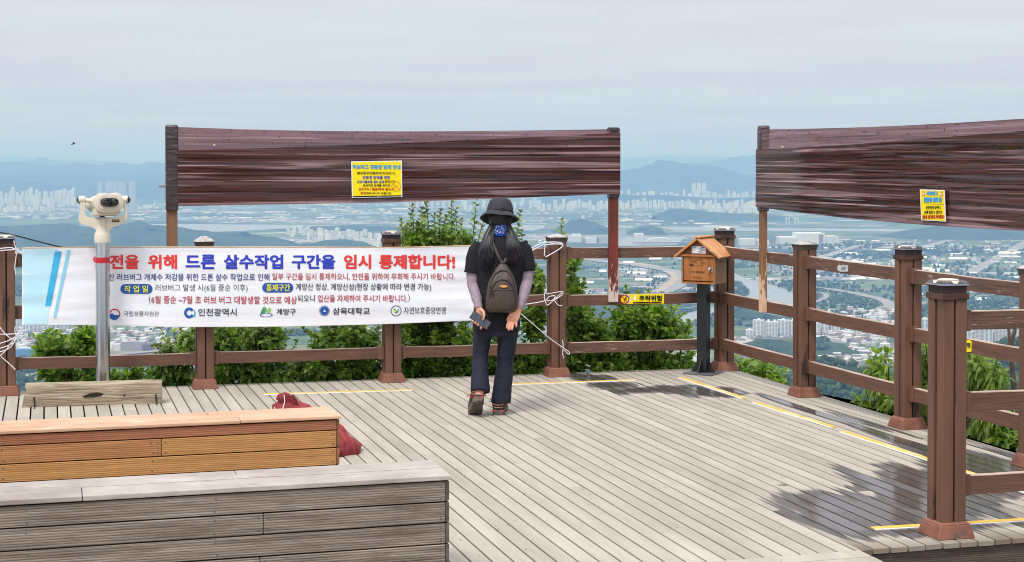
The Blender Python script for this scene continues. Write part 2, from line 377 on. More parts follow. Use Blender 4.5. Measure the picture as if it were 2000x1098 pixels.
# ------------------------------------------------------------------ deck
bo = B_A-bn*0.16; ro = B_B-rn*0.17                                 # outer edges of the deck
BF = (AB(G(1676, 1073.5))[1]+AB(G(2000, 1051))[1])/2
A_T = AB(G(1690, 1079))[0]
def deck_material():
    m = Mat('deck_boards')
    ab = m.coords((1, 1, 1), 'Object', (0, 0, -TH))
    isl = m.island()
    off = m.n('ShaderNodeCombineXYZ'); m.L(m.math('MULTIPLY', isl, 37.0), off.inputs[2])
    def shifted(scale):
        a = m.n('ShaderNodeVectorMath', operation='MULTIPLY'); m.L(ab, a.inputs[0]); a.inputs[1].default_value = scale
        b = m.n('ShaderNodeVectorMath', operation='ADD'); m.L(a.outputs[0], b.inputs[0]); m.L(off.outputs[0], b.inputs[1]); return b.outputs[0]
    grain = m.noise(shifted((70, 1.6, 1)), 1.0, 5, 0.6)
    patch = m.noise(shifted((5, 0.9, 1)), 1.0, 4)
    col = m.ramp(grain, [(0.25, lin(152, 144, 131)), (0.75, lin(178, 170, 155))])
    col = m.mix(0.55, col, m.ramp(patch, [(0.3, lin(140, 131, 118)), (0.7, lin(186, 178, 163))]))
    col = m.mix(1.0, col, m.ramp(isl, [(0, 0.92), (0.5, 1.0), (1, 1.05)]), 'MULTIPLY')
    big = m.noise(ab, 0.55, 3)
    col = m.mix(m.ramp(big, [(0.5, 0.0), (0.8, 0.35)]), col, lin(134, 124, 112))
    dirt = m.noise(shifted((24, 14, 1)), 1.0, 4)
    col = m.mix(m.ramp(dirt, [(0.68, 0.0), (0.74, 0.7)]), col, lin(96, 88, 80))
    # greyed, dirty board ends along the open front edge
    sa = m.n('ShaderNodeSeparateXYZ'); m.L(ab, sa.inputs[0])
    endm = m.math('MULTIPLY', m.math('GREATER_THAN', sa.outputs[0], A_T), m.ramp(m.math('ADD', m.math('MULTIPLY', m.math('SUBTRACT', sa.outputs[1], BF), 2.6), m.math('MULTIPLY', isl, 0.35)), [(0.12, 0.85), (0.75, 0.0)]))
    col = m.mix(endm, col, m.ramp(isl, [(0.0, lin(84, 72, 62)), (0.5, lin(128, 110, 94)), (1.0, lin(104, 92, 80))]))
    # puddles and damp left on the boards
    blobs = []
    for (u, v, ra, rb) in ((1165, 739, .22, .40), (1205, 752, .26, .30), (1250, 762, .36, .26), (1330, 762, .30, .28), (1385, 766, .26, .28), 
                           (1560, 795, .07, .8), (1680, 824, .07, .8), (1800, 872, .10, .9), (1935, 912, .34, .9),
                           (1640, 985, .36, .56), (1720, 1005, .40, .52), (1790, 985, .42, .56), (1840, 945, .42, .66), (1880, 910, .36, .55), (1945, 950, .56, .50), (1640, 1018, .16, .46), (1760, 1030, .30, .34)):
        a, b = AB(G(u, v)); blobs.append((a, b, ra, rb))
    acc = None
    for a, b, ra, rb in blobs:
        s = m.n('ShaderNodeVectorMath', operation='SUBTRACT'); m.L(ab, s.inputs[0]); s.inputs[1].default_value = (a, b, 0)
        q = m.n('ShaderNodeVectorMath', operation='MULTIPLY'); m.L(s.outputs[0], q.inputs[0]); q.inputs[1].default_value = (1/ra, 1/rb, 0)
        l = m.n('ShaderNodeVectorMath', operation='LENGTH'); m.L(q.outputs[0], l.inputs[0])
        acc = l.outputs['Value'] if acc is None else m.math('MINIMUM', acc, l.outputs['Value'])
    streak = m.noise(shifted((46, 1.1, 1)), 1.0, 4, 0.5)
    lvl = m.math('ADD', m.math('MULTIPLY', m.math('SUBTRACT', streak, 0.5), 0.65), m.math('MULTIPLY', m.math('SUBTRACT', isl, 0.5), 0.75))
    wet = m.math('ADD', acc, lvl)
    damp = m.ramp(wet, [(0.90, 1.0), (1.0, 0.0)])
    pool = m.ramp(wet, [(0.62, 1.0), (0.78, 0.0)])
    col = m.mix(damp, col, m.mix(1.0, col, (0.25, 0.243, 0.275), 'MULTIPLY'))
    rough = m.math('SUBTRACT', m.math('SUBTRACT', 0.82, m.math('MULTIPLY', damp, 0.3)), m.math('MULTIPLY', pool, 0.38))
    bp = m.n('ShaderNodeBump'); bp.inputs['Distance'].default_value = 0.004; m.L(grain, bp.inputs['Height']); m.L(m.math('MULTIPLY', m.math('SUBTRACT', 1.0, pool), 0.25), bp.inputs['Strength'])
    return m.done(m.bsdf(col, rough, bp.outputs[0], spec=0.5))
M['deck'] = deck_material()
M['under'] = flat('deck_joists', (22, 19, 17), 0.95)
M['deck_old'] = pmat('deck_edge_boards', lin(150, 142, 134), lin(120, 110, 102), (6, 60, 60), rough=0.85, bump=0.3)
def b_limit(a):
    p = W(a, 0); best = 1e9
    for o, n in ((bo, bn), (ro, rn)):
        k = E2.dot(n)
        t = (o-p).dot(n)/k if abs(k) > 1e-6 else 1e9
        if k < 0 and t < best: best = t
        if k > 0 and t > BF+0.01 and False: pass
    return best
def a_side(b):                                                     # right edge of the deck at depth b
    p = W(0, b); k = E1.dot(rn); return (ro-p).dot(rn)/k
D = MB(); PITCH_B, GAP = 0.0955, 0.0112
def deck_board(quad, z0=-0.026, ch=0.003):
    """quad: 4 ground points (a0 near, a1 near, a1 far, a0 far); chamfered top edges"""
    c = sum((Vector(q) for q in quad), Vector())/4
    ins = [Vector(q)+(c-Vector(q)).normalized()*ch*1.4 for q in quad]
    vs = [Vector(q)+UP*z0 for q in quad]+[Vector(q)-UP*ch for q in quad]+[q for q in ins]
    fs = [(0, 1, 5, 4), (1, 2, 6, 5), (2, 3, 7, 6), (3, 0, 4, 7), (4, 5, 9, 8), (5, 6, 10, 9), (6, 7, 11, 10), (7, 4, 8, 11), (8, 9, 10, 11)]
    D.add(vs, fs)
a = -7.2; rnd = random.Random(5)
corner_a = AB(ground(B_B))[0]
A_END = AB(ground(R_B))[0]+1.6
while a < A_END:
    a0, a1 = a+GAP/2, a+PITCH_B-GAP/2
    hi0, hi1 = b_limit(a0), b_limit(a1)
    if hi0 > BF+0.3:
        cuts = [BF]; b = BF+rnd.uniform(0.6, 3.4)
        while b < min(hi0, hi1)-0.7: cuts.append(b); b += rnd.choice((2.4, 2.9, 3.4))
        for i, c0 in enumerate(cuts):
            last = i == len(cuts)-1
            x0 = c0+(0.0015 if i else 0.0); jit = rnd.uniform(-0.006, 0.006) if i == 0 else 0
            n0 = hi0 if last else cuts[i+1]-0.0015; n1 = hi1 if last else cuts[i+1]-0.0015
            deck_board([W(a0, x0+jit), W(a1, x0+jit), W(a1, n1), W(a0, n0)])
    a += PITCH_B
for r in range(26):                                                # border boards laid across in front
    b1 = BF-0.004-r*0.128; a = -7.2; e = A_T
    cuts = [-7.2, -3.1+0.7*(r % 3), -0.6+0.35*(r % 2), e]
    for c0, c1 in zip(cuts, cuts[1:]): deck_board([W(c0+0.0015, b1-0.122), W(c1-0.0015, b1-0.122), W(c1-0.0015, b1), W(c0+0.0015, b1)])
deck = struct(D.build('deck', M['deck'], fixn=True))
U = MB()
p_l, p_c = W(-7.2, b_limit(-7.2)-0.02), W(corner_a, min(b_limit(corner_a), b_limit(corner_a+0.02))-0.05)
U.prism([W(-7.2, BF+0.03, -0.05), W(A_END-0.05, BF+0.03, -0.05), W(A_END-0.05, b_limit(A_END-0.05)-0.03, -0.05), p_c-UP*0.05, p_l-UP*0.05], (0, 0, -0.12))
U.prism([W(-7.2, BF-3.3, -0.05), W(A_T-0.01, BF-3.3, -0.05), W(A_T-0.01, BF+0.028, -0.05), W(-7.2, BF+0.028, -0.05)], (0, 0, -0.12))
struct(U.build('deck_frame', M['under']))
def ribbed(name, c1, c2, axis='z', freq=1/0.0108, rough=0.75, depth=0.3, dark=0.6, wear=None):
    m = Mat(name); tc = m.n('ShaderNodeTexCoord'); s = m.n('ShaderNodeSeparateXYZ'); m.L(tc.outputs['Object'], s.inputs[0])
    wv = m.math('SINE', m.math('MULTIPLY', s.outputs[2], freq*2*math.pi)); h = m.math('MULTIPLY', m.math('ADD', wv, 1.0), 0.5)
    isl = m.island(); off = m.n('ShaderNodeCombineXYZ'); m.L(m.math('MULTIPLY', isl, 23.0), off.inputs[1])
    ad = m.n('ShaderNodeVectorMath', operation='ADD'); m.L(m.coords((2.2, 2.2, 46)), ad.inputs[0]); m.L(off.outputs[0], ad.inputs[1])
    g = m.noise(ad.outputs[0], 1.0, 6, 0.62)
    col = m.ramp(g, [(0.28, c2), (0.72, c1)])
    col = m.mix(1.0, col, m.ramp(isl, [(0, 0.82), (1, 1.15)]), 'MULTIPLY')
    fine = m.noise(m.coords((9, 9, 260)), 1.0, 3)
    col = m.mix(m.ramp(fine, [(0.5, 0.0), (0.75, 0.5)]), col, tuple(x*0.45 for x in c2))
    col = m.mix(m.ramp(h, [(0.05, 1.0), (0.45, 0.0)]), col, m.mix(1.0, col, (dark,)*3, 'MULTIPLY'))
    if wear:
        w = m.noise(m.coords((2.5, 2.5, 9), loc=(4, 2, 0)), 1.0, 5)
        col = m.mix(m.ramp(w, [(0.55, 0.0), (0.72, 0.8)]), col, wear)
    return m.done(m.bsdf(col, rough, m.bump(h, depth, 0.003), spec=0.3))
M['fascia'] = ribbed('ribbed_fascia', lin(104, 92, 80), lin(66, 56, 48), wear=lin(44, 38, 36), rough=0.4)
Fb = MB(); Fb.prism([W(A_T+0.002, BF+0.018, -0.165), W(A_END, BF+0.018, -0.165), W(A_END, BF+0.018, -0.029), W(A_T+0.002, BF+0.018, -0.029)], E2*0.03)
struct(Fb.build('deck_fascia', M['fascia']))
Lw = MB()
for r in range(8):
    b1 = BF-0.006-r*0.1; Lw.prism([W(A_T+0.01, b1-0.094, -0.166), W(A_END, b1-0.094, -0.166), W(A_END, b1, -0.166), W(A_T+0.01, b1, -0.166)], (0, 0, -0.03))
struct(Lw.build('lower_deck', M['deck_old']))

# yellow anti-slip strips
M['yellow_tape'] = pmat('yellow_strip', lin(226, 182, 70), lin(212, 166, 52), (8, 8, 8), rough=0.6, wear=(lin(222, 194, 122), 0.52, (3, 3, 3)))
M['white_tape'] = flat('white_strip_edge', (226, 226, 230))
tapes = [((515, 771.5), (805, 763), 'faded yellow floor strip beside the red sack, in front of the white banner'),
         ((1000, 752), (1240, 743.5), 'yellow floor strip running right from the walker, half on damp boards'),
         ((1325, 738.5), (1450, 779), 'deep yellow floor strip crossing a puddle near the wooden letter box'),
         ((1470, 787), (1624, 836), 'middle yellow floor strip along the side railing, on dry boards'),
         ((1642, 844), (1940, 942), 'longest yellow floor strip, passing behind the nearest railing post'),
         ((1955, 947), (2080, 990), 'yellow floor strip cut by the right edge of the photo, on wet boards'),
         ((1708, 1035), (2090, 1013), 'yellow floor strip along the deck edge, under the nearest railing post')]
for p, q, lab in tapes:
    p, q = G(*p), G(*q); d = (q-p).normalized(); n = Vector((d.y, -d.x, 0))
    if n.y > 0 or (abs(n.y) < 0.5 and n.x > 0): n = -n
    wy, ww = (0.042, 0.014) if p.y > 9 else (0.046, 0.012)
    T = MB(); T.prism([p, q, q-n*wy, p-n*wy], (0, 0, 0.006), 0); T.prism([p+n*ww, q+n*ww, q+n*0.0, p+n*0.0], (0, 0, 0.004), 1)
    tag(T.shift(p).build('floor_strip', [M['yellow_tape'], M['white_tape']], loc=p), lab, 'floor strip', 'yellow anti-slip strips on the deck')

# ------------------------------------------------------------------ railings
ZR = (1.115, 0.705, 0.291); RH, RT = 0.093, 0.044
def railing_post(root, p, yaw, cap):
    X = Matrix.Translation(p-root.location) @ Matrix.Rotation(yaw, 4, 'Z')
    ztop = 1.178 if cap == 'solar' else 1.166
    P = MB()
    for i, j in ((-1, -1), (1, -1), (1, 1), (-1, 1)):
        P.box((i*0.0355+(0.004 if j < 0 else -0.004), j*0.0355, ztop/2+0.01), (0.061, 0.061, ztop-0.02), X)
    post = P.build('post', M['post'], root, bevel=0.0035)
    K = MB(); K.box((0, 0, ztop/2), (0.108, 0.108, ztop-0.03), X); K.build('post_core', M['under'], post)
    S = MB(); S.frustum(0.0, 0.205, 0.066, 0.172, X); S.frustum(0.066, 0.172, 0.078, 0.150, X)
    S.build('post_base', M['base'], post, bevel=0.004)
    Cp = MB()
    if cap == 'solar':
        Cp.box((0, 0, 1.192), (0.152, 0.152, 0.03), X, 0); Cp.box((0, 0, 1.226), (0.134, 0.134, 0.040), X, 1)
        for k in range(-7, 8):
            for sx, sy, w, d in ((k*0.0085, -0.0675, 0.003, 0.003), (-0.0675, k*0.0085, 0.003, 0.003)): Cp.box((sx, sy, 1.226), (w, d, 0.036), X, 1)
        Cp.frustum(1.246, 0.164, 1.2565, 0.142, X, 2); Cp.frustum(1.2565, 0.142, 1.268, 0.130, X, 2)
        Cp.lathe([(0.056, 1.266), (0.055, 1.271), (0.042, 1.275), (0.001, 1.276)], 20, 3, X)
        for ang in range(4):
            Y = X @ Matrix.Rotation(ang*math.pi/2, 4, 'Z'); Cp.add([(-0.022, -0.0665, 1.2695), (0.022, -0.0665, 1.2695), (0.012, -0.0745, 1.2565), (-0.012, -0.0745, 1.2565)], [(0, 3, 2, 1)], 3, Y)
        Cp.build('post_cap', [M['ledge'], M['cap_black'], M['cap_lid'], M['cap_lens']], post, bevel=0.0015)
    else:
        Cp.frustum(1.164, 0.138, 1.204, 0.156, X, 0); Cp.frustum(1.204, 0.168, 1.209, 0.168, X, 1)
        n = 6                                                                   # peeling, slightly uneven pyramid
        vs, fs = [], []
        for i in range(n+1):
            for j in range(n+1):
                x, y = -0.083+0.166*i/n, -0.083+0.166*j/n; h = (0.04 if cap == 'pyramid' else 0.026)*min(1.0, 1.35*(1-max(abs(x), abs(y))/0.083))
                vs.append((x+0.004*nz(i*3.1, j*1.7, p.x), y, 1.209+h+0.005*nz(x*60, y*60, p.x*3)))
        for i in range(n):
            for j in range(n): k = i*(n+1)+j; fs.append((k, k+n+1, k+n+2, k+1))
        Cp.add(vs, fs, 1, X); Cp.build('post_cap', [M['cap_band'], M['cap_grey']], post)
    return post
def railing_rail(root, p, q, z, mat, sag=0.0):
    d = (q-p).normalized(); a, b = p+d*0.07, q-d*0.07; n = 8; o = root.location
    B = MB(); rings = []
    s = d.cross(UP)
    for i in range(n+1):
        c = lerp(a, b, i/n)-o; zc = z-RH/2-sag*4*(i/n)*(1-i/n)+0.0025*nz(i*1.7, p.x*3, z*5)
        rings.append([tuple(c+s*x*RT/2+UP*(zc+y*RH/2)) for x, y in ((-1, -1), (1, -1), (1, 0.93), (0.9, 1), (-0.9, 1), (-1, 0.93))])
    B.loft(rings); r = B.build('rail', mat, root)
    for e, sg in ((a, 1), (b, -1)):
        K = MB(); c = e+d*sg*0.022-o
        zc = z-RH/2
        K.bar(c-d*0.026+UP*zc, c+d*0.026+UP*zc, RT+0.012, RH+0.012)
        for zz_ in (-0.03, 0, 0.03): K.ball(tuple(c+UP*(zc+zz_)+bn*0.03), 0.004, 1, 6)
        K.build('rail_bracket', [M['post'], M['ledge']], r, bevel=0.002)
yaw_b, yaw_r = TH, TH
def fence(name, label, pts, caps, skip_first_post=False, mats=None):
    root = thing(name, label, 'railing', ground(pts[0]), 0, 'brown wooden railings round the deck')
    for i, (p, c) in enumerate(zip(pts, caps)):
        if c: railing_post(root, ground(p), TH, c)
        if i:
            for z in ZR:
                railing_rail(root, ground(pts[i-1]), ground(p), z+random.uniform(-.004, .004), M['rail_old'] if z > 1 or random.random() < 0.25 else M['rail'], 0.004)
    return root
bp = [back_at(u) for u in (-395, 12, 399, 764.5, 1087, 1414.5)]
fence('wooden_railing', 'long brown wooden railing across the far side of the deck, behind the white banner', bp, ['solar', 'solar', 'pyramid', 'solar', 'peeled', 'solar'])
rp = [B_B]+[right_at(u) for u in (1571.5, 1773.5, 2022)]+[R_B+rd*1.55]
rail_side = fence('wooden_railing', 'brown wooden railing slanting down the right side of the deck, below the second film screen', rp, [None, 'peeled', 'solar', 'pyramid', 'solar'])
np0 = G(1869.5, 1054)+E2*0.1
fence('wooden_railing', 'nearest brown wooden railing, its thick post in front at the lower right', [np0, np0+E1*1.52, np0+E1*3.0], ['solar', 'solar', 'solar'])

# small things fixed to the railings
def mapper_on(p0, n): return lambda u, v: onplane(u, v, p0, n)
sg0 = B_B+bn*0.027
mS = mapper_on(sg0, bn)
M['sign_yellow'] = flat('sign_yellow', (252, 226, 0), 0.35); M['ink_black'] = flat('ink_black', (22, 22, 24), 0.5); M['ink_red'] = flat('ink_red', (206, 26, 30), 0.5); M['ink_white'] = flat('ink_white', (240, 240, 242), 0.5)
M['ink_blue'] = flat('ink_blue', (44, 60, 190), 0.5); M['ink_navy'] = flat('ink_navy', (50, 54, 140), 0.5); M['ink_dark'] = flat('ink_dark', (58, 60, 72), 0.5); M['ink_crimson'] = flat('ink_crimson', (190, 62, 66), 0.5)
M['ink_sky'] = flat('ink_sky', (60, 170, 226), 0.5); M['ink_yellow'] = flat('ink_yellow', (250, 236, 70), 0.5); M['ink_orange'] = flat('ink_orange', (236, 150, 30), 0.5); M['ink_green'] = flat('ink_green', (40, 150, 96), 0.5); M['ink_lime'] = flat('ink_lime', (160, 200, 90), 0.5); M['ink_cyan'] = flat('ink_cyan', (60, 178, 196), 0.5); M['ink_pill'] = flat('ink_pill', (22, 88, 170), 0.5); M['ink_magenta'] = flat('ink_magenta', (170, 30, 90), 0.5)
def lift(f, n, d): return lambda u, v: f(u, v)+n*d
root = thing('warning_sign', 'small yellow fall danger sign fixed to the middle rail beside the red screen post', 'sign', mS(1250, 584))
def local(f, root): return lambda u, v: f(u, v)-root.location
B = MB(); f = local(mS, root); poly(B, [(1219, 594), (1219, 575.2), (1297, 574.5), (1297, 593.3)], f); B2 = MB(); B2.prism(B.v, tuple(bn*-0.004)); B2.build('sign_panel', M['sign_yellow'], root)
B = MB(); f1 = lift(f, bn, 0.001); disc(B, 1222.5, 584.6, 9.3, 9.6, f1); poly(B, [(1219, 594), (1219, 575.2), (1227, 575.1), (1231.5, 582), (1230.5, 589), (1227, 593.9)], f1)
poly(B, [(1238, 577), (1242, 577), (1242, 583.4), (1243.8, 583.4), (1240, 588.5), (1236.4, 583.4), (1238, 583.4)], f1); B.build('sign_field', M['ink_white'], root)
B = MB(); f2 = lift(f, bn, 0.002); disc(B, 1219.8, 584.8, 8.4, 8.9, f2); B.build('sign_disc', M['sign_yellow'], root)
B = MB(); f3 = lift(f, bn, 0.003); write(B, '추락위험', (1248, 576.8, 1292.3, 588), f3, 0.035); poly(B, [(1236.5, 592.8), (1236.5, 590), (1291.8, 589.4), (1291.8, 592.2)], f3)
disc(B, 1223.3, 579.8, 1.1, 1.1, f3); poly(B, [(1220.5, 580.5), (1222.8, 581), (1221.6, 585.2), (1219.6, 584.6)], f3); poly(B, [(1222.2, 582), (1224.8, 585.4), (1224, 586), (1221.6, 583.2)], f3)
poly(B, [(1219.8, 584.2), (1221.4, 585), (1219.8, 588.2), (1219.6, 590.4), (1218.6, 590.4), (1218.8, 588)], f3); poly(B, [(1219.4, 584), (1220.2, 585), (1217.4, 586.8), (1216.6, 586)], f3); poly(B, [(1215.6, 590.9), (1215.6, 590.3), (1223.4, 590.3), (1223.4, 590.9)], f3)
B.build('sign_lettering', M['ink_black'], root)
B = MB(); f4 = lift(f, bn, 0.004); disc(B, 1219.8, 584.8, 8.6, 9.1, f4, 0, 28, 0, 360, 0.83); poly(B, [(1213.6, 579), (1214.8, 578), (1226, 590.2), (1224.8, 591.2)], f4)
poly(B, [(1239, 592.3), (1239, 590.4), (1242, 590.4), (1242, 592.3)], f4); poly(B, [(1268, 592.1), (1268, 590), (1273, 590), (1273, 592.1)], f4); poly(B, [(1287, 591.8), (1287, 589.9), (1291, 589.8), (1291, 591.7)], f4)
B.build('prohibition_ring', M['ink_red'], root)
mR = mapper_on(B_B+rn*0.027, rn)
st = MB(); p0 = mR(1645, 524); poly(st, [(1636, 528), (1635.6, 520), (1638, 517), (1641, 518.5), (1655.5, 518), (1655.5, 530.5), (1641, 530.8)], lambda u, v: mR(u, v)-p0); s2 = MB(); s2.prism(st.v, tuple(rn*-0.004))
sticker = tag(s2.build('sticker', flat('sticker_grey', (196, 196, 196)), loc=p0), 'grey white sticker with a round tab on the upper side rail', 'sticker')
B = MB(); g1 = lambda u, v: mR(u, v)-p0+rn*0.001
for k in range(3): poly(B, [(1643, 522.2+k*2.2), (1643, 521.2+k*2.2), (1653-k, 521.3+k*2.2), (1653-k, 522.3+k*2.2)], g1)
B.build('print', M['ink_dark'], sticker)
p0 = mR(1892, 676); st = MB(); mT = lambda u, v: mR(u, v)-p0
poly(st, [(1886, 688), (1886, 664), (1893, 664.5), (1897.5, 668), (1896.5, 687)], mT); s2 = MB(); s2.prism(st.v, tuple(rn*-0.004))
tg = tag(s2.build('warning_sign', M['sign_yellow'], loc=p0), 'yellow tag peeking out behind the nearest railing post', 'sign')
B = MB(); write(B, '위', (1888, 669, 1895.5, 681), lambda u, v: mT(u, v)+rn*0.001, 0.03); B.build('sign_lettering', M['ink_black'], tg)

# ------------------------------------------------------------------ insect film screens
def film_material(name, cover, tint, base, sky_sheen):
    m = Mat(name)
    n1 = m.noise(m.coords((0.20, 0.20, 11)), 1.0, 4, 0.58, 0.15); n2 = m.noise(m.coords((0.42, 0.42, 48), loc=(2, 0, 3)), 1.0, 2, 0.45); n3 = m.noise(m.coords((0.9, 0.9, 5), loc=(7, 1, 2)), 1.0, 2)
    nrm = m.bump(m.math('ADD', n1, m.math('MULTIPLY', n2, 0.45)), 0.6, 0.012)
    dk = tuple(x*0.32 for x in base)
    col = m.ramp(n1, [(0.37, dk), (0.42, base), (0.50, tuple(x*1.35 for x in base)), (0.545, tuple(x*1.2 for x in base)), (0.57, sky_sheen), (0.62, sky_sheen), (0.645, base), (0.74, dk)])  # lilac streaks are sky reflections painted into the film colour, dark between
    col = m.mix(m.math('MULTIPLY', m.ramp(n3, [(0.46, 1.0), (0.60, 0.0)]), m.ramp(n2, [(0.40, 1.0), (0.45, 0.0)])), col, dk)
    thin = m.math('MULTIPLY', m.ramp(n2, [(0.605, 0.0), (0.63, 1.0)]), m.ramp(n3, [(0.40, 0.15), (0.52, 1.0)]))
    col = m.mix(thin, col, tuple(min(.6, x*1.75) for x in sky_sheen))  # fine bright crease highlights, likewise painted into the colour
    tr = m.n('ShaderNodeBsdfTransparent'); tr.inputs[0].default_value = tint+(1,)
    g = m.bsdf(col, 0.10, nrm, spec=0.5, IOR=1.5)
    mx = m.n('ShaderNodeMixShader'); mx.inputs[0].default_value = cover
    m.L(tr.outputs[0], mx.inputs[1]); m.L(g, mx.inputs[2]); return m.done(mx.outputs[0])
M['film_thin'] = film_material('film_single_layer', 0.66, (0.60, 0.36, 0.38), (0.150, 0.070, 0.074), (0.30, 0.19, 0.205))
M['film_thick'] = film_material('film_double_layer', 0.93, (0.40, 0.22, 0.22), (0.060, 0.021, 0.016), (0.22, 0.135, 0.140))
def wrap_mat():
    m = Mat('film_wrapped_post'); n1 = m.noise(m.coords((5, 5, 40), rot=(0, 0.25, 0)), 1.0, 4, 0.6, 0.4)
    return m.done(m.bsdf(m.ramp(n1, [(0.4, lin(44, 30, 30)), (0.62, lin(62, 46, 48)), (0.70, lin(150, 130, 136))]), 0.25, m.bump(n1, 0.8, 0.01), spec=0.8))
M['film_wrap'] = wrap_mat()
M['insect'] = flat('insect_black', (20, 16, 14), 0.6)
M['red_wood'] = pmat('red_stained_post', lin(126, 56, 40), lin(94, 42, 32), (14, 14, 2), rough=0.5, bump=0.2, wear=(lin(190, 168, 150), 0.70, (16, 16, 3)), foot=(lin(206, 188, 172), 0.64, 1.25))
M['brown_wood'] = pmat('brown_stained_post', lin(146, 104, 74), lin(104, 72, 52), (16, 16, 1.5), rough=0.65, bump=0.3, wear=(lin(196, 150, 104), 0.66, (24, 24, 2)), foot=(lin(214, 180, 146), 0.6, 1.35))
M['dark_wood'] = pmat('dark_post', lin(60, 40, 36), lin(44, 30, 28), (16, 16, 2), rough=0.6)
def film_screen(label, pa, pb, nrm, ztop, zbot, edge, posts, seed, notice=None):
    """pa, pb: foot points of the two posts; ztop/zbot/edge: functions of s in 0..1"""
    root = thing('film_screen', label, 'insect screen', ground(pa), 0, 'brown sticky film screens')
    o = root.location; d = (pb-pa).normalized(); L = (pb-pa).length
    for i, (p, w, t, zb, mat) in enumerate(posts):
        B = MB(); B.bar(p-o+UP*zb, p-o+UP*2.155, w, t, up=d.cross(UP)); sp = B.build('screen_post', mat, root, bevel=0.004)
        B = MB(); B.bar(p-o+UP*(zbot(i)-0.035), p-o+UP*2.158, w+0.012, t+(0.058 if i == 0 and seed < 3 else 0.030), up=d.cross(UP))
        B.v = [(x+0.003*nz(x*30, z*60, i), y+0.003*nz(x*40, z*60, i+3), z) for x, y, z in B.v]; B.build('film_wrap', M['film_wrap'], sp, bevel=0.008)
    def surf(s, t, off, sd):
        z = lerp(zbot(s), ztop(s), t); p = lerp(pa, pb, s); taper = min(1, (1-t)*9, t*9+0.2)*min(1, 0.35+min(s, 1-s)*9)
        zz_ = z+0.022*nz(s*1.4, sd)*(1-abs(2*s-1))+0.05*(s-0.5)*(t-0.5)
        w = 0.010*nz(s*L*0.42, zz_*13, sd)+0.0045*nz(s*L*0.9, zz_*31, sd+5)+0.002*nz(s*L*2.0, zz_*70, sd+9)
        return p-o+nrm*(off+w*taper)+UP*z
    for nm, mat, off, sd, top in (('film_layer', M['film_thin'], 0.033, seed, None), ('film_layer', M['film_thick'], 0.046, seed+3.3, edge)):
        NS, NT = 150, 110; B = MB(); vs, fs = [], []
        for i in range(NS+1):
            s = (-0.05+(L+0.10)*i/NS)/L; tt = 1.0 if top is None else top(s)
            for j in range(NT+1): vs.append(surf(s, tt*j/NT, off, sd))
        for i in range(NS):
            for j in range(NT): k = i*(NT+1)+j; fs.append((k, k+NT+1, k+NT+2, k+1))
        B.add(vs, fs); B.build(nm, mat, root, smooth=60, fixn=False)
    B = MB(); rr = random.Random(seed)                                   # insects caught on the film
    for k in range(190):
        s = rr.random(); t = 1-abs(rr.gauss(0, 0.16)) if rr.random() < 0.72 else rr.random()
        t = min(0.985, max(0.03, t)); p = surf(s, t, 0.055 if t < edge(s) else 0.042, seed); a = rr.uniform(0, 3.14); r = rr.uniform(0.0035, 0.0065)
        B.tube([p+d*math.cos(a)*r*q+UP*math.sin(a)*r*q for q in (-1.3, -0.4, 0.5, 1.3)], [0.001, r*0.55, r*0.5, 0.001], 6)
    stuff(B.build('stuck_insects', M['insect'], root))
    for k in range(1):
        p = surf(0.09, 0.78, 0.057, seed); B = MB(); B.ball(tuple(p), (0.009, 0.004, 0.007), 0, 8); B.build('moth', pm_moth, root)
    return root
pm_moth = flat('moth_cream', (226, 206, 170))
pa, pb = back_at(336.5, 0.048), back_at(1197.5, 0.048)
zt = lambda s: 2.142-0.035*4*s*(1-s)*(1-0.4*s)
zb = lambda s: interp(s, [(0, 1.497), (0.5, 1.519), (1, 1.578)])
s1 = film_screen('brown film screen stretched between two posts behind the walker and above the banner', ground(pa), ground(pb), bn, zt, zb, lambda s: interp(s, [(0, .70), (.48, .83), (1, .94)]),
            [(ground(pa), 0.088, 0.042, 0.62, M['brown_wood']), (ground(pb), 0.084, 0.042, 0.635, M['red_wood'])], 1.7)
qa, qb = right_at(1490, 0.046), right_at(2085, 0.046)+rd*1.1
zt2 = lambda s: 2.128-0.03*4*s*(1-s)+0.02*s
zb2 = lambda s: 1.482-0.045*4*s*(1-s)-0.01*s
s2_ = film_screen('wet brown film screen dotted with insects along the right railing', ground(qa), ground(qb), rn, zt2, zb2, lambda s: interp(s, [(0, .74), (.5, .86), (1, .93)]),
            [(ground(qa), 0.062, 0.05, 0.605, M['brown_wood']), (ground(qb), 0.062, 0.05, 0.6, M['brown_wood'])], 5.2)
B = MB(); cp = back_at(322, 0.05)-s1.location; cp = Vector((cp.x, cp.y, 0))
zc = atY(322, 363, back_at(322, 0.05).y).z
B.box(tuple(cp+UP*zc+bd*0.02), (0.012, 0.05, 0.10)); B.box(tuple(cp+UP*zc-bd*0.012), (0.06, 0.008, 0.028)); B.build('hinge_clip', M['steel_clip'], s1, bevel=0.003)

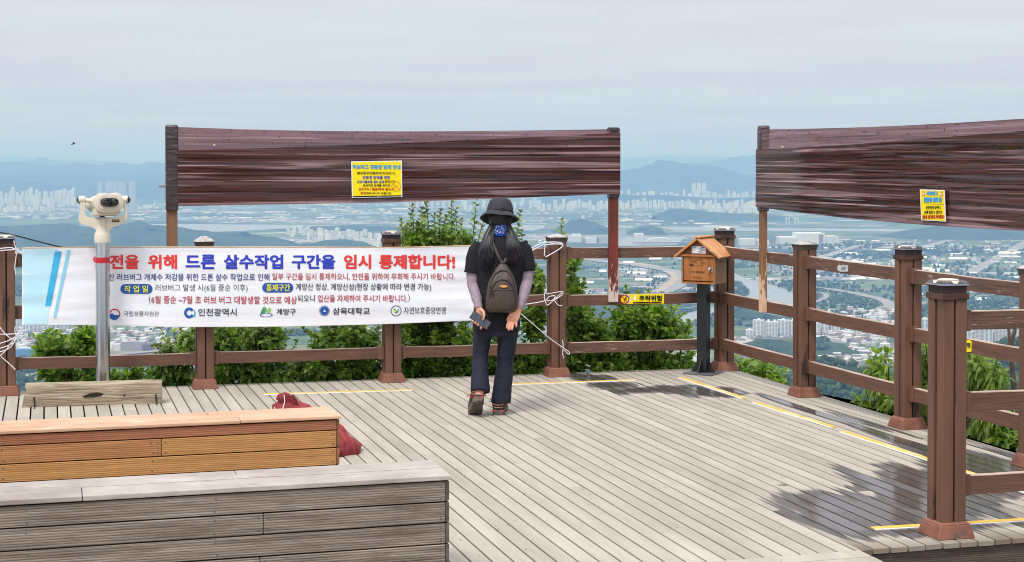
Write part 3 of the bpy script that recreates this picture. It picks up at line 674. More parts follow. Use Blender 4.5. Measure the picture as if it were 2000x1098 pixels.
def notice(label, mp_, n, corners, border, bars, texts, extra=None):
    c = mp_(*[sum(x)/4 for x in zip(*corners)]); root = thing('notice_sign', label, 'notice', c)
    f = lambda u, v: mp_(u, v)-c
    B = MB(); poly(B, corners, f); P = MB(); P.prism(B.v, tuple(n*-0.003)); P.build('notice_sheet', M['ink_white'], root)
    cx, cy_ = [sum(x)/4 for x in zip(*corners)]; ins = [(u+(cx-u)/abs(cx-u)*border[0], v+(cy_-v)/abs(cy_-v)*border[1]) for u, v in corners]
    B = MB(); poly(B, ins, lambda u, v: f(u, v)+n*0.001); B.build('notice_field', M['sign_yellow'], root)
    for s, box, ink, bold in texts: B = MB(); write(B, s, box, lambda u, v: f(u, v)+n*0.003, bold); B.build('notice_lettering', M[ink], root, fixn=False)
    for q, ink in bars: B = MB(); poly(B, q, lambda u, v: f(u, v)+n*0.002); B.build('notice_line', M[ink], root)
    if extra: extra(root, f)
    return root
mF = mapper_on(back_at(760, 0.048)+bn*0.066, bn)
def ring_mark(root, f):
    B = MB(); g = lambda u, v: f(u, v)+bn*0.005
    disc(B, 773.5, 364, 9.3, 9.6, g, 0, 28, 0, 360, 0.88); poly(B, [(766.6, 358), (767.4, 357), (780.6, 370.4), (779.8, 371.2)], g); poly(B, [(769, 367), (768.6, 366.4), (778, 361), (778.4, 361.6)], g)
    B.build('prohibition_ring', M['ink_orange'], root)
notice('yellow notice with seven lines of text hung on the film screen above the banner', mF, bn, [(687.3, 386.8), (686, 315.4), (785, 313.6), (785.8, 384.8)], (1.6, 1.8),
       [([(688.5, 385.4), (688.4, 383.2), (784, 381.4), (784, 383.6)], 'ink_black')],
       [('러브버그 친환경 방제 안내', (688.8, 321.3, 782, 330.6, 0.6), 'ink_sky', 0.04), ('붉은등우단털파리(러브버그)', (697.5, 335.2, 772, 341.6, 0.4), 'ink_black', 0.012),
        ('친환경 방제를 위한', (708, 343.2, 762, 350, 0.3), 'ink_blue', 0.02), ('끈끈이롤트랩 설치 운영', (697.3, 352.6, 750, 357.8, 0.2), 'ink_blue', 0.03), ('중입니다.', (751.5, 352, 772, 357.2, 0), 'ink_black', 0.012),
        ('효과적인 방제를 위하여', (709, 359.6, 761, 364.8, 0.2), 'ink_black', 0.012), ('만지거나 훼손하지 않도록', (700.4, 366.6, 770, 372.4, 0.2), 'ink_red', 0.03),
        ('주의', (704, 374.6, 715.4, 380.4, 0), 'ink_red', 0.03), ('하여 주시기 바랍니다.', (716, 375, 765, 379.8, 0.1), 'ink_black', 0.012), ('계양구', (737, 382.6, 742.5, 384.6, 0), 'ink_white', 0.0)], ring_mark)
mF2 = mapper_on(right_at(1822, 0.046)+rn*0.066, rn)
def tri_marks(root, f):
    B = MB(); C_ = MB()
    for cx in (1804.8, 1839):
        poly(B, [(cx-3.2, 382), (cx+3.2, 382.3), (cx-0.2, 372.6)], lambda u, v: f(u, v)+rn*0.003); poly(C_, [(cx-2.2, 381.3), (cx+2.2, 381.5), (cx-0.2, 375)], lambda u, v: f(u, v)+rn*0.004)
    B.build('warning_triangle', M['ink_red'], root); C_.build('triangle_field', M['ink_white'], root)
notice('creased yellow warning notice taped to the wet film screen at the right', mF2, rn, [(1799.2, 430.3), (1796.5, 370), (1844.6, 371.3), (1847, 433)], (1.3, 1.5),
       [([(1805, 398.6), (1805, 398), (1844, 399), (1844, 399.6)], 'ink_black')],
       [('러브버그', (1810.5, 373.4, 1832.5, 382.4, -0.2), 'ink_sky', 0.05), ('친환경 방제 중', (1804.6, 385.2, 1840.5, 396, -0.4), 'ink_sky', 0.05),
        ('끈끈이가 옷이나', (1809, 402.4, 1838, 409, -0.4), 'ink_black', 0.012), ('손에 묻을 수 있으니', (1806, 411.6, 1840, 418, -0.5), 'ink_black', 0.012), ('절대 만지지 마세요!', (1801.8, 420.4, 1845, 428.4, -1.2), 'ink_red', 0.03)], tri_marks)

# ------------------------------------------------------------------ banner
M['banner'] = pmat('banner_cloth', lin(240, 240, 244), lin(228, 230, 237), (1.5, 1.5, 4), rough=0.55, bump=1.0, bscale=(0.9, 0.9, 5))
M['banner_blue'] = pmat('banner_pale_blue', lin(196, 230, 242), lin(180, 222, 238), (3, 3, 6), rough=0.6)
M['banner_bar'] = flat('banner_bar', (60, 178, 222)); M['banner_bar2'] = flat('banner_bar_pale', (140, 208, 232))
bq = back_at(480, 0.13); mB0 = mapper_on(bq, bn)
def mB(u, v):
    p = mB0(u, v); k = min(1, max(0, (u-30)/120))
    w = 0.014*nz(p.x*1.1, p.z*2.6, 2)+0.009*nz(p.x*0.7, p.z*7, 8)
    edge = max(0, 1-(u-43)/190)+max(0, (u-700)/300)
    w += 0.012*edge*nz(p.x*2.2, p.z*15, 4)
    return p+bn*w
top_v = [(43, 486), (200, 484), (560, 484), (780, 485), (1010, 479)]
bot_v = [(43, 634.5), (190, 634), (340, 638), (560, 637), (760, 632), (1010, 621)]
broot = thing('banner', 'long white banner with red and blue Korean lettering tied along the far railing', 'banner', mB0(480, 560))
bo_ = broot.location; fB = lambda u, v: mB(u, v)-bo_
B = MB(); vs, fs = [], []; NU, NV = 160, 30
for i in range(NU+1):
    u = lerp(43, 1008, i/NU)
    for j in range(NV+1): vs.append(fB(u, lerp(interp(u, bot_v), interp(u, top_v), j/NV)))
for i in range(NU):
    for j in range(NV): k = i*(NV+1)+j; fs.append((k, k+NV+1, k+NV+2, k+1))
B.add(vs, fs); cloth = B.build('cloth', M['banner'], broot, smooth=60, fixn=False)
def strip_area(name, mat, ul, ur, v0, v1, off, n=16):
    B = MB(); vs, fs = [], []
    for i in range(n+1):
        t = i/n; v = lerp(v0, v1, t)
        for j in range(5): vs.append(fB(lerp(ul(t), ur(t), j/4), v)+bn*off)
    for i in range(n):
        for j in range(4): k = i*5+j; fs.append((k, k+1, k+6, k+5))
    B.add(vs, fs); B.build(name, mat, broot, smooth=60, fixn=False)
strip_area('printed_panel', M['banner_blue'], lambda t: 43.6+t*3, lambda t: 114-22*t, 486.6, 633.6, 0.0015)
strip_area('printed_stripe', M['banner_bar'], lambda t: 107-19*t, lambda t: 120.5-21*t, 491, 598, 0.003)
strip_area('printed_stripe', M['banner_bar2'], lambda t: 131-27*t, lambda t: 138-28*t, 488, 620, 0.003)
def bw(s, box, ink, bold=0.0, d=0.003):
    B = MB(); write(B, s, box, lambda u, v: fB(u, v)+bn*d, bold); B.build('banner_lettering', M[ink], broot, fixn=False)
RED = 'banner_red'; M[RED] = flat('ink_bright_red', (232, 62, 54), 0.5)
for s, u0, u1, ink in (('안', 182, 211, RED), ('전을', 214.5, 272, RED), ('위해', 289, 346, RED), ('드론', 362, 421, 'ink_blue'), ('살수작업', 437, 553, 'ink_blue'), ('구간을', 569.5, 655, 'ink_blue'), ('임시', 671.5, 725, RED), ('통제합니다!', 740, 889, RED)):
    bw(s, (u0, 497, u1, 526), ink, 0.035)
bw('산 러브버그 개체수 저감을 위한 드론 살수 작업으로 인해', (212, 534.5, 526, 548.2, 0.0), 'ink_navy', 0.006)
bw('일부 구간을 임시 통제하오니, 안전을 위하여 우회해 주시기 바랍니다.', (531.5, 533.5, 889, 547.4, 0), 'ink_crimson', 0.006)
def pill(u0, u1, v0, v1):
    B = MB(); r = (v1-v0)/2; pts = []
    for i in range(9): a = R(90+180*i/8); pts.append((u0+r+r*math.cos(a), (v0+v1)/2-r*math.sin(a)))
    for i in range(9): a = R(-90+180*i/8); pts.append((u1-r+r*math.cos(a), (v0+v1)/2-r*math.sin(a)))
    poly(B, pts, lambda u, v: fB(u, v)+bn*0.003); B.build('caption_field', M['ink_pill'], broot, fixn=False)
pill(235, 298, 555, 574); pill(512, 573, 552.5, 571.5)
def bw2(s, box, ink, bold=0.0): bw(s, box, ink, bold, 0.0055)
bw2('작 업 일', (242.5, 557.5, 289.5, 571.5), 'ink_yellow', 0.02); bw2('통제구간', (520, 555, 566.5, 569), 'ink_yellow', 0.02)
bw('러브버그 발생 시(6월 중순 이후)', (303.5, 555, 483.5, 571), 'ink_dark'); bw('계양산 정상, 계양산성(현장 상황에 따라 변경 가능)', (577.5, 553.4, 842, 569.4), 'ink_dark', 0.003)
bw('(', (291, 578, 294, 594), 'ink_dark'); bw('6월 중순 ~7월 초 러브 버그 대발생할 것으로 예상', (295.5, 577.6, 580, 592.8, 1.2), 'ink_crimson', 0.008); bw('되오니', (581, 576.2, 614.5, 589.6), 'ink_dark', 0.004)
bw('입산을 자제하여 주시기 바랍니다.', (620.5, 576, 795.5, 590), 'ink_crimson', 0.008); bw(')', (797, 574.6, 800, 590), 'ink_dark')
bw('국립생물자원관', (242, 608, 310.5, 618), 'ink_dark'); bw('인천광역시', (387, 602.5, 462, 617), 'ink_dark', 0.012); bw('계양구', (539.5, 603, 578, 615), 'ink_dark', 0.02); bw('삼육대학교', (649.5, 600.5, 722, 614.5), 'ink_dark', 0.02); bw('자연보호중앙연맹', (788.5, 599.5, 870.5, 613.5), 'ink_dark')
g_ = lambda u, v: fB(u, v)+bn*0.003
g5 = lambda u, v: fB(u, v)+bn*0.0055
def logo(*items):
    by = {}
    for ink, fn in items: fn(by.setdefault(ink, MB()))
    top = None
    for ink, B in by.items():
        o = B.build('logo' if top is None else 'logo_detail', M[ink], broot if top is None else top, fixn=False); top = top or o
logo(('ink_pill', lambda B: (disc(B, 223, 617, 9, 8.4, g_, 0, 20, 170, 370), disc(B, 218.5, 616.8, 4.5, 4.6, g5, 0, 14, 0, 360))), ('ink_red', lambda B: disc(B, 224, 614, 11, 11, g_, 0, 20, -40, 190, 0.80)))
logo(('ink_pill', lambda B: disc(B, 369.5, 611, 10, 10.6, g_, 0, 24, 30, 330, 0.5)), ('ink_cyan', lambda B: (disc(B, 375, 611, 6, 9, g_, 0, 14, -75, 40, 0.72), disc(B, 378, 612, 4, 8, g_, 0, 14, -70, 50, 0.7))))
logo(('ink_green', lambda B: (poly(B, [(518, 611), (508.5, 613), (511, 606), (514.5, 600), (516, 598)], g_), poly(B, [(519, 611), (516.8, 598.5), (520, 602), (521, 607)], g_))), ('ink_lime', lambda B: poly(B, [(521, 611), (523, 603), (527, 601), (530, 603.5), (528, 611)], g_)), ('ink_pill', lambda B: disc(B, 520, 615.5, 12.6, 4, g_, 0, 26, 0, 360, 0.8)))
logo(('ink_pill', lambda B: disc(B, 633.5, 607, 8.5, 8.5, g_, 0, 24)), ('ink_navy', lambda B: disc(B, 633.5, 607, 10.2, 10.2, g_, 0, 28, 0, 360, 0.93)), ('ink_white', lambda B: poly(B, [(631, 609), (633.6, 604.4), (636.4, 609)], g5)))
logo(('ink_dark', lambda B: disc(B, 773.2, 607, 10.4, 10.6, g_, 0, 30, 0, 360, 0.88)), ('ink_green', lambda B: poly(B, [(768.6, 602), (772, 604), (775, 608.5), (777.8, 603), (778.6, 603.6), (777, 610), (773, 612), (769.6, 608)], g_)), ('ink_yellow', lambda B: poly(B, [(769, 606), (771, 604.6), (773.6, 609), (771, 610.4)], g5)))
B = MB(); B.tube([fB(u, interp(u, top_v)-1)-bn*0.008 for u in range(44, 1009, 40)], 0.006, 6); B.build('batten', pmat('batten_wood', lin(206, 176, 146), lin(180, 150, 120)), broot)
B = MB(); B.tube([fB(u, interp(u, bot_v)+0.3)-bn*0.004 for u in range(46, 1009, 40)], 0.004, 6); B.build('bottom_hem', M['banner'], broot)

# ------------------------------------------------------------------ ropes and cable
def rope(label, paths, off, r=0.0042, name='rope', cat='rope', mat=None, group='white ropes tying the banner'):
    f = mapper_on(back_at(600, off), bn); c = f(*paths[0][0]); B = MB()
    for pth in paths:
        pts = [f(q[0], q[1])+bn*(q[2] if len(q) > 2 else 0)-c for q in pth]
        fine = []
        for i in range(len(pts)-1):
            p0, p1, p2, p3 = pts[max(i-1, 0)], pts[i], pts[i+1], pts[min(i+2, len(pts)-1)]
            for k in range(4):
                t = k/4; fine.append(0.5*((2*p1)+(p2-p0)*t+(2*p0-5*p1+4*p2-p3)*t*t+(3*p1-p0-3*p2+p3)*t**3))
        fine.append(pts[-1]); B.tube(fine, r, 6)
    return tag(B.build(name, mat or M['rope'], loc=c, smooth=60), label, cat, group)
rope('white rope wound round the top of the left post and knotted to the banner corner', [[(-20, 487), (5, 485), (22, 484), (33, 489), (47, 498)], [(-20, 491), (8, 489), (25, 488), (34, 487)], [(27, 470), (29, 480), (33, 488), (38, 486)], [(33, 488), (31, 505), (29, 522), (31, 536)], [(34, 487), (30, 495), (36, 493)], [(30, 484, .01), (36, 491, .01), (44, 496, .01)]], 0.105, group=None)
rope('tangle of white ropes and a loop on the left post under the banner corner', [[(-10, 625), (8, 650), (24, 662), (34, 655)], [(-10, 653), (15, 653), (30, 652)], [(-10, 674), (15, 666), (30, 658)], [(-10, 690), (15, 682), (28, 668), (50, 626)], [(-6, 700), (10, 686), (26, 664), (36, 652), (48, 640)], [(30, 652), (38, 656), (42, 666), (38, 670), (33, 660), (30, 652)], [(30, 652), (29, 645), (30, 637)], [(2, 697), (14, 707), (30, 722)], [(28, 668), (30, 662), (40, 645), (52, 620)], [(-10, 683), (14, 676), (29, 668)]], 0.105, 0.004, group=None)
rope('white rope wrapped below the peeling cap of the post right of the walker', [[(1026, 492), (1040, 484), (1055, 476), (1063, 474), (1080, 473), (1098, 474)], [(1028, 494), (1046, 486), (1058, 479), (1072, 478), (1098, 476)], [(1099, 475), (1098, 482), (1084, 492), (1066, 502)], [(1062, 474), (1064, 484), (1063, 500)], [(1055, 476), (1052, 472), (1056, 470), (1058, 477)], [(1063, 472), (1080, 476), (1099, 478)]], 0.10, 0.0046, group=None)
rope('white rope with a bow knot round the middle of the post right of the walker', [[(1004, 597), (1030, 594), (1063, 588), (1072, 580), (1084, 578), (1080, 586), (1068, 588)], [(1065, 566), (1068, 574), (1082, 572), (1098, 569)], [(1098, 571), (1086, 582), (1070, 596), (1066, 590)], [(1066, 565), (1063, 580), (1066, 592)], [(1082, 586), (1090, 596), (1098, 597)], [(1099, 569), (1098, 576), (1080, 588)]], 0.10, 0.0038, group=None)
rope('white rope slanting down from the walker to the foot of the same post', [[(1016, 612), (1040, 632), (1070, 658), (1099, 679), (1112, 688), (1110, 692), (1102, 684)], [(1099, 664), (1100, 678), (1099, 690), (1101, 700)]], 0.10, 0.0038, group=None)
f_c = back_at(100, -0.25)
rope('thin black cable sagging behind the left post and the banner', [[(-60, 441), (0, 454), (30, 460), (80, 473), (130, 485), (220, 504)]], -0.2, 0.006, 'cable', 'cable', M['cable'], None)
# ------------------------------------------------------------------ benches, beam, sack
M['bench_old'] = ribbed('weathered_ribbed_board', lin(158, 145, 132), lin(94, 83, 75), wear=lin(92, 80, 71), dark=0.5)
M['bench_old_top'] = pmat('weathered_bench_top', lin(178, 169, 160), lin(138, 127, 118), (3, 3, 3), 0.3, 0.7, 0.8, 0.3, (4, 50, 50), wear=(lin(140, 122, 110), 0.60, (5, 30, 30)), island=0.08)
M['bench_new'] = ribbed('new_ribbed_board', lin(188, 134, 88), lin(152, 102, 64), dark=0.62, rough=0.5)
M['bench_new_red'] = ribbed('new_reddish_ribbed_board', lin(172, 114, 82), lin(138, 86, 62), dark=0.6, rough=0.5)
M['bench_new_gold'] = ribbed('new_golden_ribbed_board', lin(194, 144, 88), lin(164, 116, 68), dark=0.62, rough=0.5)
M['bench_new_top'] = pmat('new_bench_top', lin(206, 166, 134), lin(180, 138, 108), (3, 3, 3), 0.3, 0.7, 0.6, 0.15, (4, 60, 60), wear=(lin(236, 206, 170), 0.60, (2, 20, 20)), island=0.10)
M['bench_end'] = pmat('bench_end_grain', lin(104, 92, 84), lin(70, 60, 54), (20, 20, 20), rough=0.85)
M['bench_end_new'] = pmat('bench_end_grain_new', lin(150, 100, 56), lin(112, 70, 40), (20, 20, 20), rough=0.7)
M['screw_dull'] = flat('dull_screw', (96, 92, 88), 0.4)
def bench(label, pf, pk, ztop, top_t, rows, mats, tops, splits, length=5.2):
    """pf / pk: photo pixels of the right front and right back corner of the seat"""
    c0 = G(*pf, ztop); c1 = G(*pk, ztop); dep = (c1-c0).dot(E2)
    root = thing('bench', label, 'bench', ground(c0)); root.rotation_euler = (0, 0, TH)
    nb = len(tops); w = dep/nb; rr = random.Random(int(pf[0]))
    for i, mt in enumerate(tops):                       # seat boards
        B = MB(); cuts = [-length]+[-s for s in splits[i]]+[0.0]
        for x0, x1 in zip(cuts, cuts[1:]):
            B.box(((x0+x1)/2, w*(i+0.5), ztop-top_t/2+rr.uniform(-.0012, .0012)), (x1-x0-0.003, w-0.004, top_t))
        B.build('seat_board', M[mt], root, bevel=0.004, seg=2)
    z = ztop-top_t-0.004; inset = 0.012; sc_ = MB()
    for i, (h, mt) in enumerate(rows):                  # front boards, one above the other
        xr = -0.026-0.0
        segs = mats[i]; B = None
        xs = [xr]+[-s for s, _ in segs]+[-length]
        for k, (x1, x0) in enumerate(zip(xs, xs[1:])):
            mk = mt if k == 0 else segs[k-1][1]
            B = MB(); B.box(((x0+x1)/2, inset+0.010+0.0, z-h/2), (x1-x0-0.0025, 0.02, h-0.006)); B.build('front_board', M[mk], root, bevel=0.0025)
            for xx in ([x1-0.02] + ([x0+0.02] if k < len(xs)-2 else [])):
                for zz_ in (z-h*0.22, z-h*0.78): sc_.lathe([(0.0045, -0.001), (0.0045, 0.0012), (0.002, 0.0018)], 8, 0, Matrix.Translation((xx, inset-0.0005, zz_)) @ Matrix.Rotation(math.pi/2, 4, 'X'))
        for xx in (-1.02, -1.78, -2.6):
            for zz_ in (z-h*0.22, z-h*0.78): sc_.lathe([(0.0045, -0.001), (0.0045, 0.0012), (0.002, 0.0018)], 8, 0, Matrix.Translation((xx+rr.uniform(-.006, .006), inset-0.0005, zz_)) @ Matrix.Rotation(math.pi/2, 4, 'X'))
        z -= h
    stuff_ = sc_.build('board_screws', M['screw_dull'], root)
    z = ztop-top_t-0.004; B = MB()
    for h, _ in rows:
        B.box((-0.0165, inset+(dep-inset)/2, z-h/2), (0.019, dep-inset*2-0.004, h-0.006)); z -= h
    B.build('end_board', M['bench_end' if 'old' in tops[0] else 'bench_end_new'], root, bevel=0.002)
    B = MB(); B.box((-length/2, inset+0.03+(dep-0.06)/2, (ztop-top_t)/2-0.004), (length-0.08, dep-0.07, ztop-top_t-0.012)); B.build('bench_core', M['under'], root)
    return root
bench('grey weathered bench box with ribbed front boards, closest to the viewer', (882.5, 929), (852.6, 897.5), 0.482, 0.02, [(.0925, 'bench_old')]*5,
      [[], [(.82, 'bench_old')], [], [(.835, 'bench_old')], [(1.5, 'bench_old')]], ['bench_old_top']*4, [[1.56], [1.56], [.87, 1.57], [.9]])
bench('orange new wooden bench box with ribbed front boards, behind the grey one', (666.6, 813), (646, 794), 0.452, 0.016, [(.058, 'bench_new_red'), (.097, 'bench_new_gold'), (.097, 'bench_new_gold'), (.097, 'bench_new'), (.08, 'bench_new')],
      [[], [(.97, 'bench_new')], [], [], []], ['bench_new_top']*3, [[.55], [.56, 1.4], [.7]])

def log_material():
    m = Mat('weathered_beam'); s = m.noise(m.coords((2.0, 16, 42)), 1.0, 7, 0.62, 0.8); f = m.noise(m.coords((3, 40, 150), loc=(2, 1, 0)), 1.0, 4)
    col = m.ramp(s, [(0.28, lin(112, 98, 82)), (0.5, lin(166, 150, 128)), (0.72, lin(198, 185, 164))])
    col = m.mix(m.ramp(f, [(0.52, 0.0), (0.68, 0.7)]), col, lin(92, 74, 56))
    return m.done(m.bsdf(col, 0.85, m.bump(m.math('ADD', s, m.math('MULTIPLY', f, 0.4)), 0.9, 0.02), spec=0.2))
M['log'] = log_material()
p0, p1 = G(42.5, 796), G(316, 788.5); d = (p1-p0).normalized(); L = (p1-p0).length
root = thing('timber_beam', 'short weathered timber beam with a dark knot hole lying in front of the binocular viewer', 'beam', p0); root.rotation_euler = (0, 0, math.atan2(d.y, d.x))
B = MB(); rings = []
for i in range(41):
    x = L*i/40; e = 0.004*nz(x*5, 3)
    sec = [(0, 0.0), (-0.004, 0.03), (-0.003, 0.10), (0.0, 0.145), (0.014, 0.166), (0.04, 0.175), (0.10, 0.173), (0.135, 0.16), (0.14, 0.12), (0.14, 0.0)]
    rings.append([(x+(0.012 if i == 0 else 0)*(z/0.17)*3, y+0.004*fbm(x*4, y*9, z*22), (z+e*(z > .05)+0.003*fbm(x*5, z*30, y*9)) if z > 0 else 0) for y, z in sec])
B.loft(rings); lg = B.build('beam', M['log'], root, smooth=45)
B = MB()
kn = [(0.445, 0.0, 0.072), (0.50, 0, 0.094), (0.56, 0, 0.098), (0.60, 0, 0.090), (0.585, 0, 0.074), (0.53, 0, 0.064), (0.46, 0, 0.062)]
B.prism([(x, -0.0065, z) for x, _, z in kn], (0, 0.003, 0)); B.ball((0.755, -0.003, 0.072), (0.010, 0.003, 0.007), 0, 8); B.build('knot_hole', flat('knot_dark', (42, 30, 24), 0.9), lg)
for x in (0.09, 0.99):
    B = MB(); B.tube([(x, -0.008, 0.075), (x+0.003, -0.010, 0.05), (x+0.004, -0.009, 0.012), (x+0.006, -0.02, 0.004), (x+0.01, -0.09, 0.004)], 0.005, 6); B.tube([(x-0.006, -0.009, 0.07), (x+0.008, -0.012, 0.055), (x-0.004, -0.012, 0.045)], 0.004, 6)
    B.build('tie_wire', M['cable'], root)

def sack():
    c = G(640, 900)+E2*0.30; root = thing('sandbag', 'slumped red woven sack behind the right end of the orange bench', 'sack', c)
    B = MB(); rings = []; n = 36
    prof = [(0.0, .25, .20), (.03, .275, .22), (.09, .265, .21), (.15, .225, .17), (.21, .18, .13), (.26, .14, .10), (.30, .11, .07), (.325, .06, .045)]
    for z, rx, ry in prof:
        cx = 0.0-0.20*(z/0.33)**1.1
        rings.append([(cx+rx*math.cos(t)*(1+0.22*nz(math.cos(t)*2.6, math.sin(t)*2.6, z*14)), ry*math.sin(t)*(1+0.22*nz(math.cos(t)*3+5, math.sin(t)*3, z*14)), z+0.02*nz(t*1.3, z*9)) for t in [2*math.pi*j/n for j in range(n)]])
    B.loft(rings)
    m = Mat('red_woven_sack'); w = m.n('ShaderNodeTexWave'); w.inputs['Scale'].default_value = 45; w.inputs['Distortion'].default_value = 3; m.L(m.coords(), w.inputs[0])
    g = m.noise(m.coords((6, 6, 9)), 1.0, 5); fold = m.noise(m.coords((9, 9, 4), rot=(0.3, 0.5, 0)), 1.0, 4, 0.55, 1.2)
    M['sack'] = m.done(m.bsdf(m.ramp(g, [(0.3, lin(176, 66, 66)), (0.7, lin(138, 46, 48))]), 0.75, m.bump(m.math('ADD', m.math('MULTIPLY', fold, 2.0), m.math('MULTIPLY', w.outputs[1], 0.15)), 0.9, 0.03)))
    B.build('sack_body', M['sack'], root, smooth=70)
    B = MB(); B.tube([(-0.205, 0.000, 0.285), (-0.215, -0.010, 0.325), (-0.230, -0.020, 0.360), (-0.235, -0.030, 0.380)], [(.05, .035), (.035, .026), (.05, .03), (.03, .012)], 10); B.tube([(-0.185, -0.020, 0.305), (-0.155, -0.040, 0.350), (-0.170, -0.050, 0.375)], [(.04, .02), (.035, .012), (.012, .006)], 8); B.build('sack_neck', M['sack'], root, smooth=60)
    B = MB(); B.tube([(-0.220, -0.050, 0.375), (-0.213, -0.065, 0.335), (-0.225, -0.090, 0.285), (-0.215, -0.110, 0.245)], 0.0028, 5); B.tube([(-0.270, 0.000, 0.325), (-0.285, -0.030, 0.295), (-0.275, -0.050, 0.275)], 0.0028, 5); B.build('tie_string', M['white_plastic'], root)
sack()

# ------------------------------------------------------------------ coin viewer
def viewer():
    Y = 12.55; base = ground(atY(201.5, 740, Y)); root = thing('binocular_viewer', 'beige coin operated binocular viewer on a steel pole in front of the banner', 'binoculars', base)
    P = lambda u, v, dy=0.0: atY(u, v, Y+dy)-base
    s = Y/F; zc = lambda v: P(201.5, v).z
    B = MB(); B.lathe([(.0545, 0.01), (.0545, zc(474)), (.052, zc(474)+0.01)], 28); pole = B.build('pole', M['steel'], root, smooth=40)
    B = MB(); B.lathe([(.10, 0), (.10, .012), (.06, .014), (.06, .03)], 24); B.build('base_flange', M['steel'], root, smooth=40)
    B = MB(); B.lathe([(.057, zc(513.5)), (.057, zc(502.5)), (.054, zc(502.4))], 28); B.build('tape_band', M['red_tape'], pole, smooth=40)
    B = MB(); B.lathe([(.056, zc(474)), (.0625, zc(473.5)), (.0625, zc(458.5)), (.060, zc(457)), (.049, zc(450)), (.047, zc(438)), (.05, zc(428))], 28); B.build('collar', M['beige'], root, smooth=35)
    B = MB()                                             # fork: outer and inner outline in photo pixels, extruded
    outer = [(157, 392), (156, 410), (152.8, 428), (154, 433), (158, 438), (180, 444), (188, 450), (190, 456), (213, 456), (215, 450), (222, 444), (240, 438), (247, 432), (249.5, 425), (247.5, 410), (245.5, 392)]
    inner = [(240.5, 392), (242, 408), (243, 417), (239, 421), (232, 424), (174, 424.5), (168, 421.5), (166, 416), (166.5, 404), (166.8, 392)]
    pts = [P(u, v, -0.022) for u, v in outer+inner]; n = len(pts); o = len(outer)
    # quads between the two outlines keep the U clean
    inn = inner[::-1]
    def walk(pl, k):
        ds = [0]
        for a, b in zip(pl, pl[1:]): ds.append(ds[-1]+math.dist(a, b))
        out = []
        for i in range(k+1):
            t = ds[-1]*i/k; j = max(x for x in range(len(ds)) if ds[x] <= t+1e-9); j = min(j, len(pl)-2); q = (t-ds[j])/(ds[j+1]-ds[j]); out.append((lerp(pl[j][0], pl[j+1][0], q), lerp(pl[j][1], pl[j+1][1], q)))
        return out
    K = 40; wo_, wi_ = walk(outer, K), walk(inn, K)
    rings = [[tuple(P(*a, -0.024)), tuple(P(*b, -0.024)), tuple(P(*b, 0.024)), tuple(P(*a, 0.024))] for a, b in zip(wo_, wi_)]
    B.loft(rings); B.build('fork', M['beige'], root, bevel=0.006, seg=2, smooth=35)
    B = MB(); B.bar(P(219, 431.5, -0.026), P(233, 431.5, -0.026), 0.004, 0.020, up=(0, 0, 1)); pl = B.build('name_plate', flat('plate_black', (34, 30, 28), 0.4), root)
    B = MB(); B.ball(tuple(P(221.5, 431.5, -0.0285)), (.004, .002, .005), 0, 8); B.bar(P(224, 431.4, -0.0285), P(231, 431.4, -0.0285), 0.001, 0.006); B.build('plate_print', M['ink_orange'], pl)
    B = MB(); zp = zc(399)
    for u, sg in ((161, -1), (244.5, 1)):
        c = P(u, 390, 0); B.lathe([(.030, -0.024), (.031, 0.0), (.030, 0.024)], 20, 0, Matrix.Translation(c) @ Matrix.Rotation(math.pi/2, 4, 'Y'))
    c = P(161, 390); e = P(186, 394, 0.0); B.tube([c, e], 0.017, 14); B.tube([P(244.5, 390), P(232, 392)], 0.017, 14); B.build('pivot', M['beige'], root, smooth=35)
    for u, sg in ((155.5, -1), (249, 1)):
        c = P(u, 390.5, 0); B = MB(); X = Matrix.Translation(c) @ Matrix.Rotation(sg*math.pi/2, 4, 'Y'); B.lathe([(.029, -0.012), (.029, 0.0), (.024, 0.012), (.012, .021), (.002, .024)], 18, 0, X); B.build('pivot_knob', M['rubber'], root, smooth=50)
    B = MB(); B.lathe([(.020, zc(425)), (.020, zc(417))], 14); B.build('swivel', M['rubber'], root)
    # head: yawed so that the tubes point away to the left
    hc = P(207, 396.5); yaw = R(27); X = Matrix.Translation(hc) @ Matrix.Rotation(yaw, 4, 'Z') @ Matrix.Rotation(R(-4), 4, 'X')
    def eight(w, h, y, sc_=1.0, n=40, dip=0.16, zo=0.0):
        out = []
        for j in range(n):
            t = 2*math.pi*j/n; c_, s_ = math.cos(t), math.sin(t)
            x = w*math.copysign(abs(c_)**0.75, c_); z = h*math.copysign(abs(s_)**0.75, s_)
            if s_ > 0: z *= 1-dip*math.exp(-(x/(w*0.34))**2)
            out.append((x*sc_, y, z*sc_+zo))
        return out
    B = MB(); B.loft([eight(.102, .072, -.105, .90), eight(.102, .072, -.10, .985), eight(.104, .073, -.07), eight(.105, .074, 0.02, 1.0), eight(.104, .074, .16, .97), eight(.10, .072, .22, .92), eight(.095, .07, .235, .8)], X=X)
    body = B.build('housing', M['beige'], root, smooth=40)
    B = MB(); B.loft([eight(.114, .082, -.112, .93, dip=.2), eight(.114, .082, -.108, 1.0, dip=.2), eight(.114, .082, -.088, 1.0, dip=.2), eight(.108, .077, -.083, .98, dip=.2)], X=X); B.loft([eight(.095, .064, -.119, .96, dip=.2), eight(.095, .064, -.110, 1.0, dip=.2)], X=X); B.build('face_plate', M['beige'], body, smooth=40)
    B = MB(); Y_ = X @ Matrix.Translation((0.0, -0.002, -0.066)); B.box((0, 0.0, 0), (0.19, 0.15, 0.07), Y_); B.build('coin_box', M['beige'], root, bevel=0.012, seg=3, smooth=40)
    B = MB(); Y_ = X @ Matrix.Translation((0.0, 0.17, -0.02))
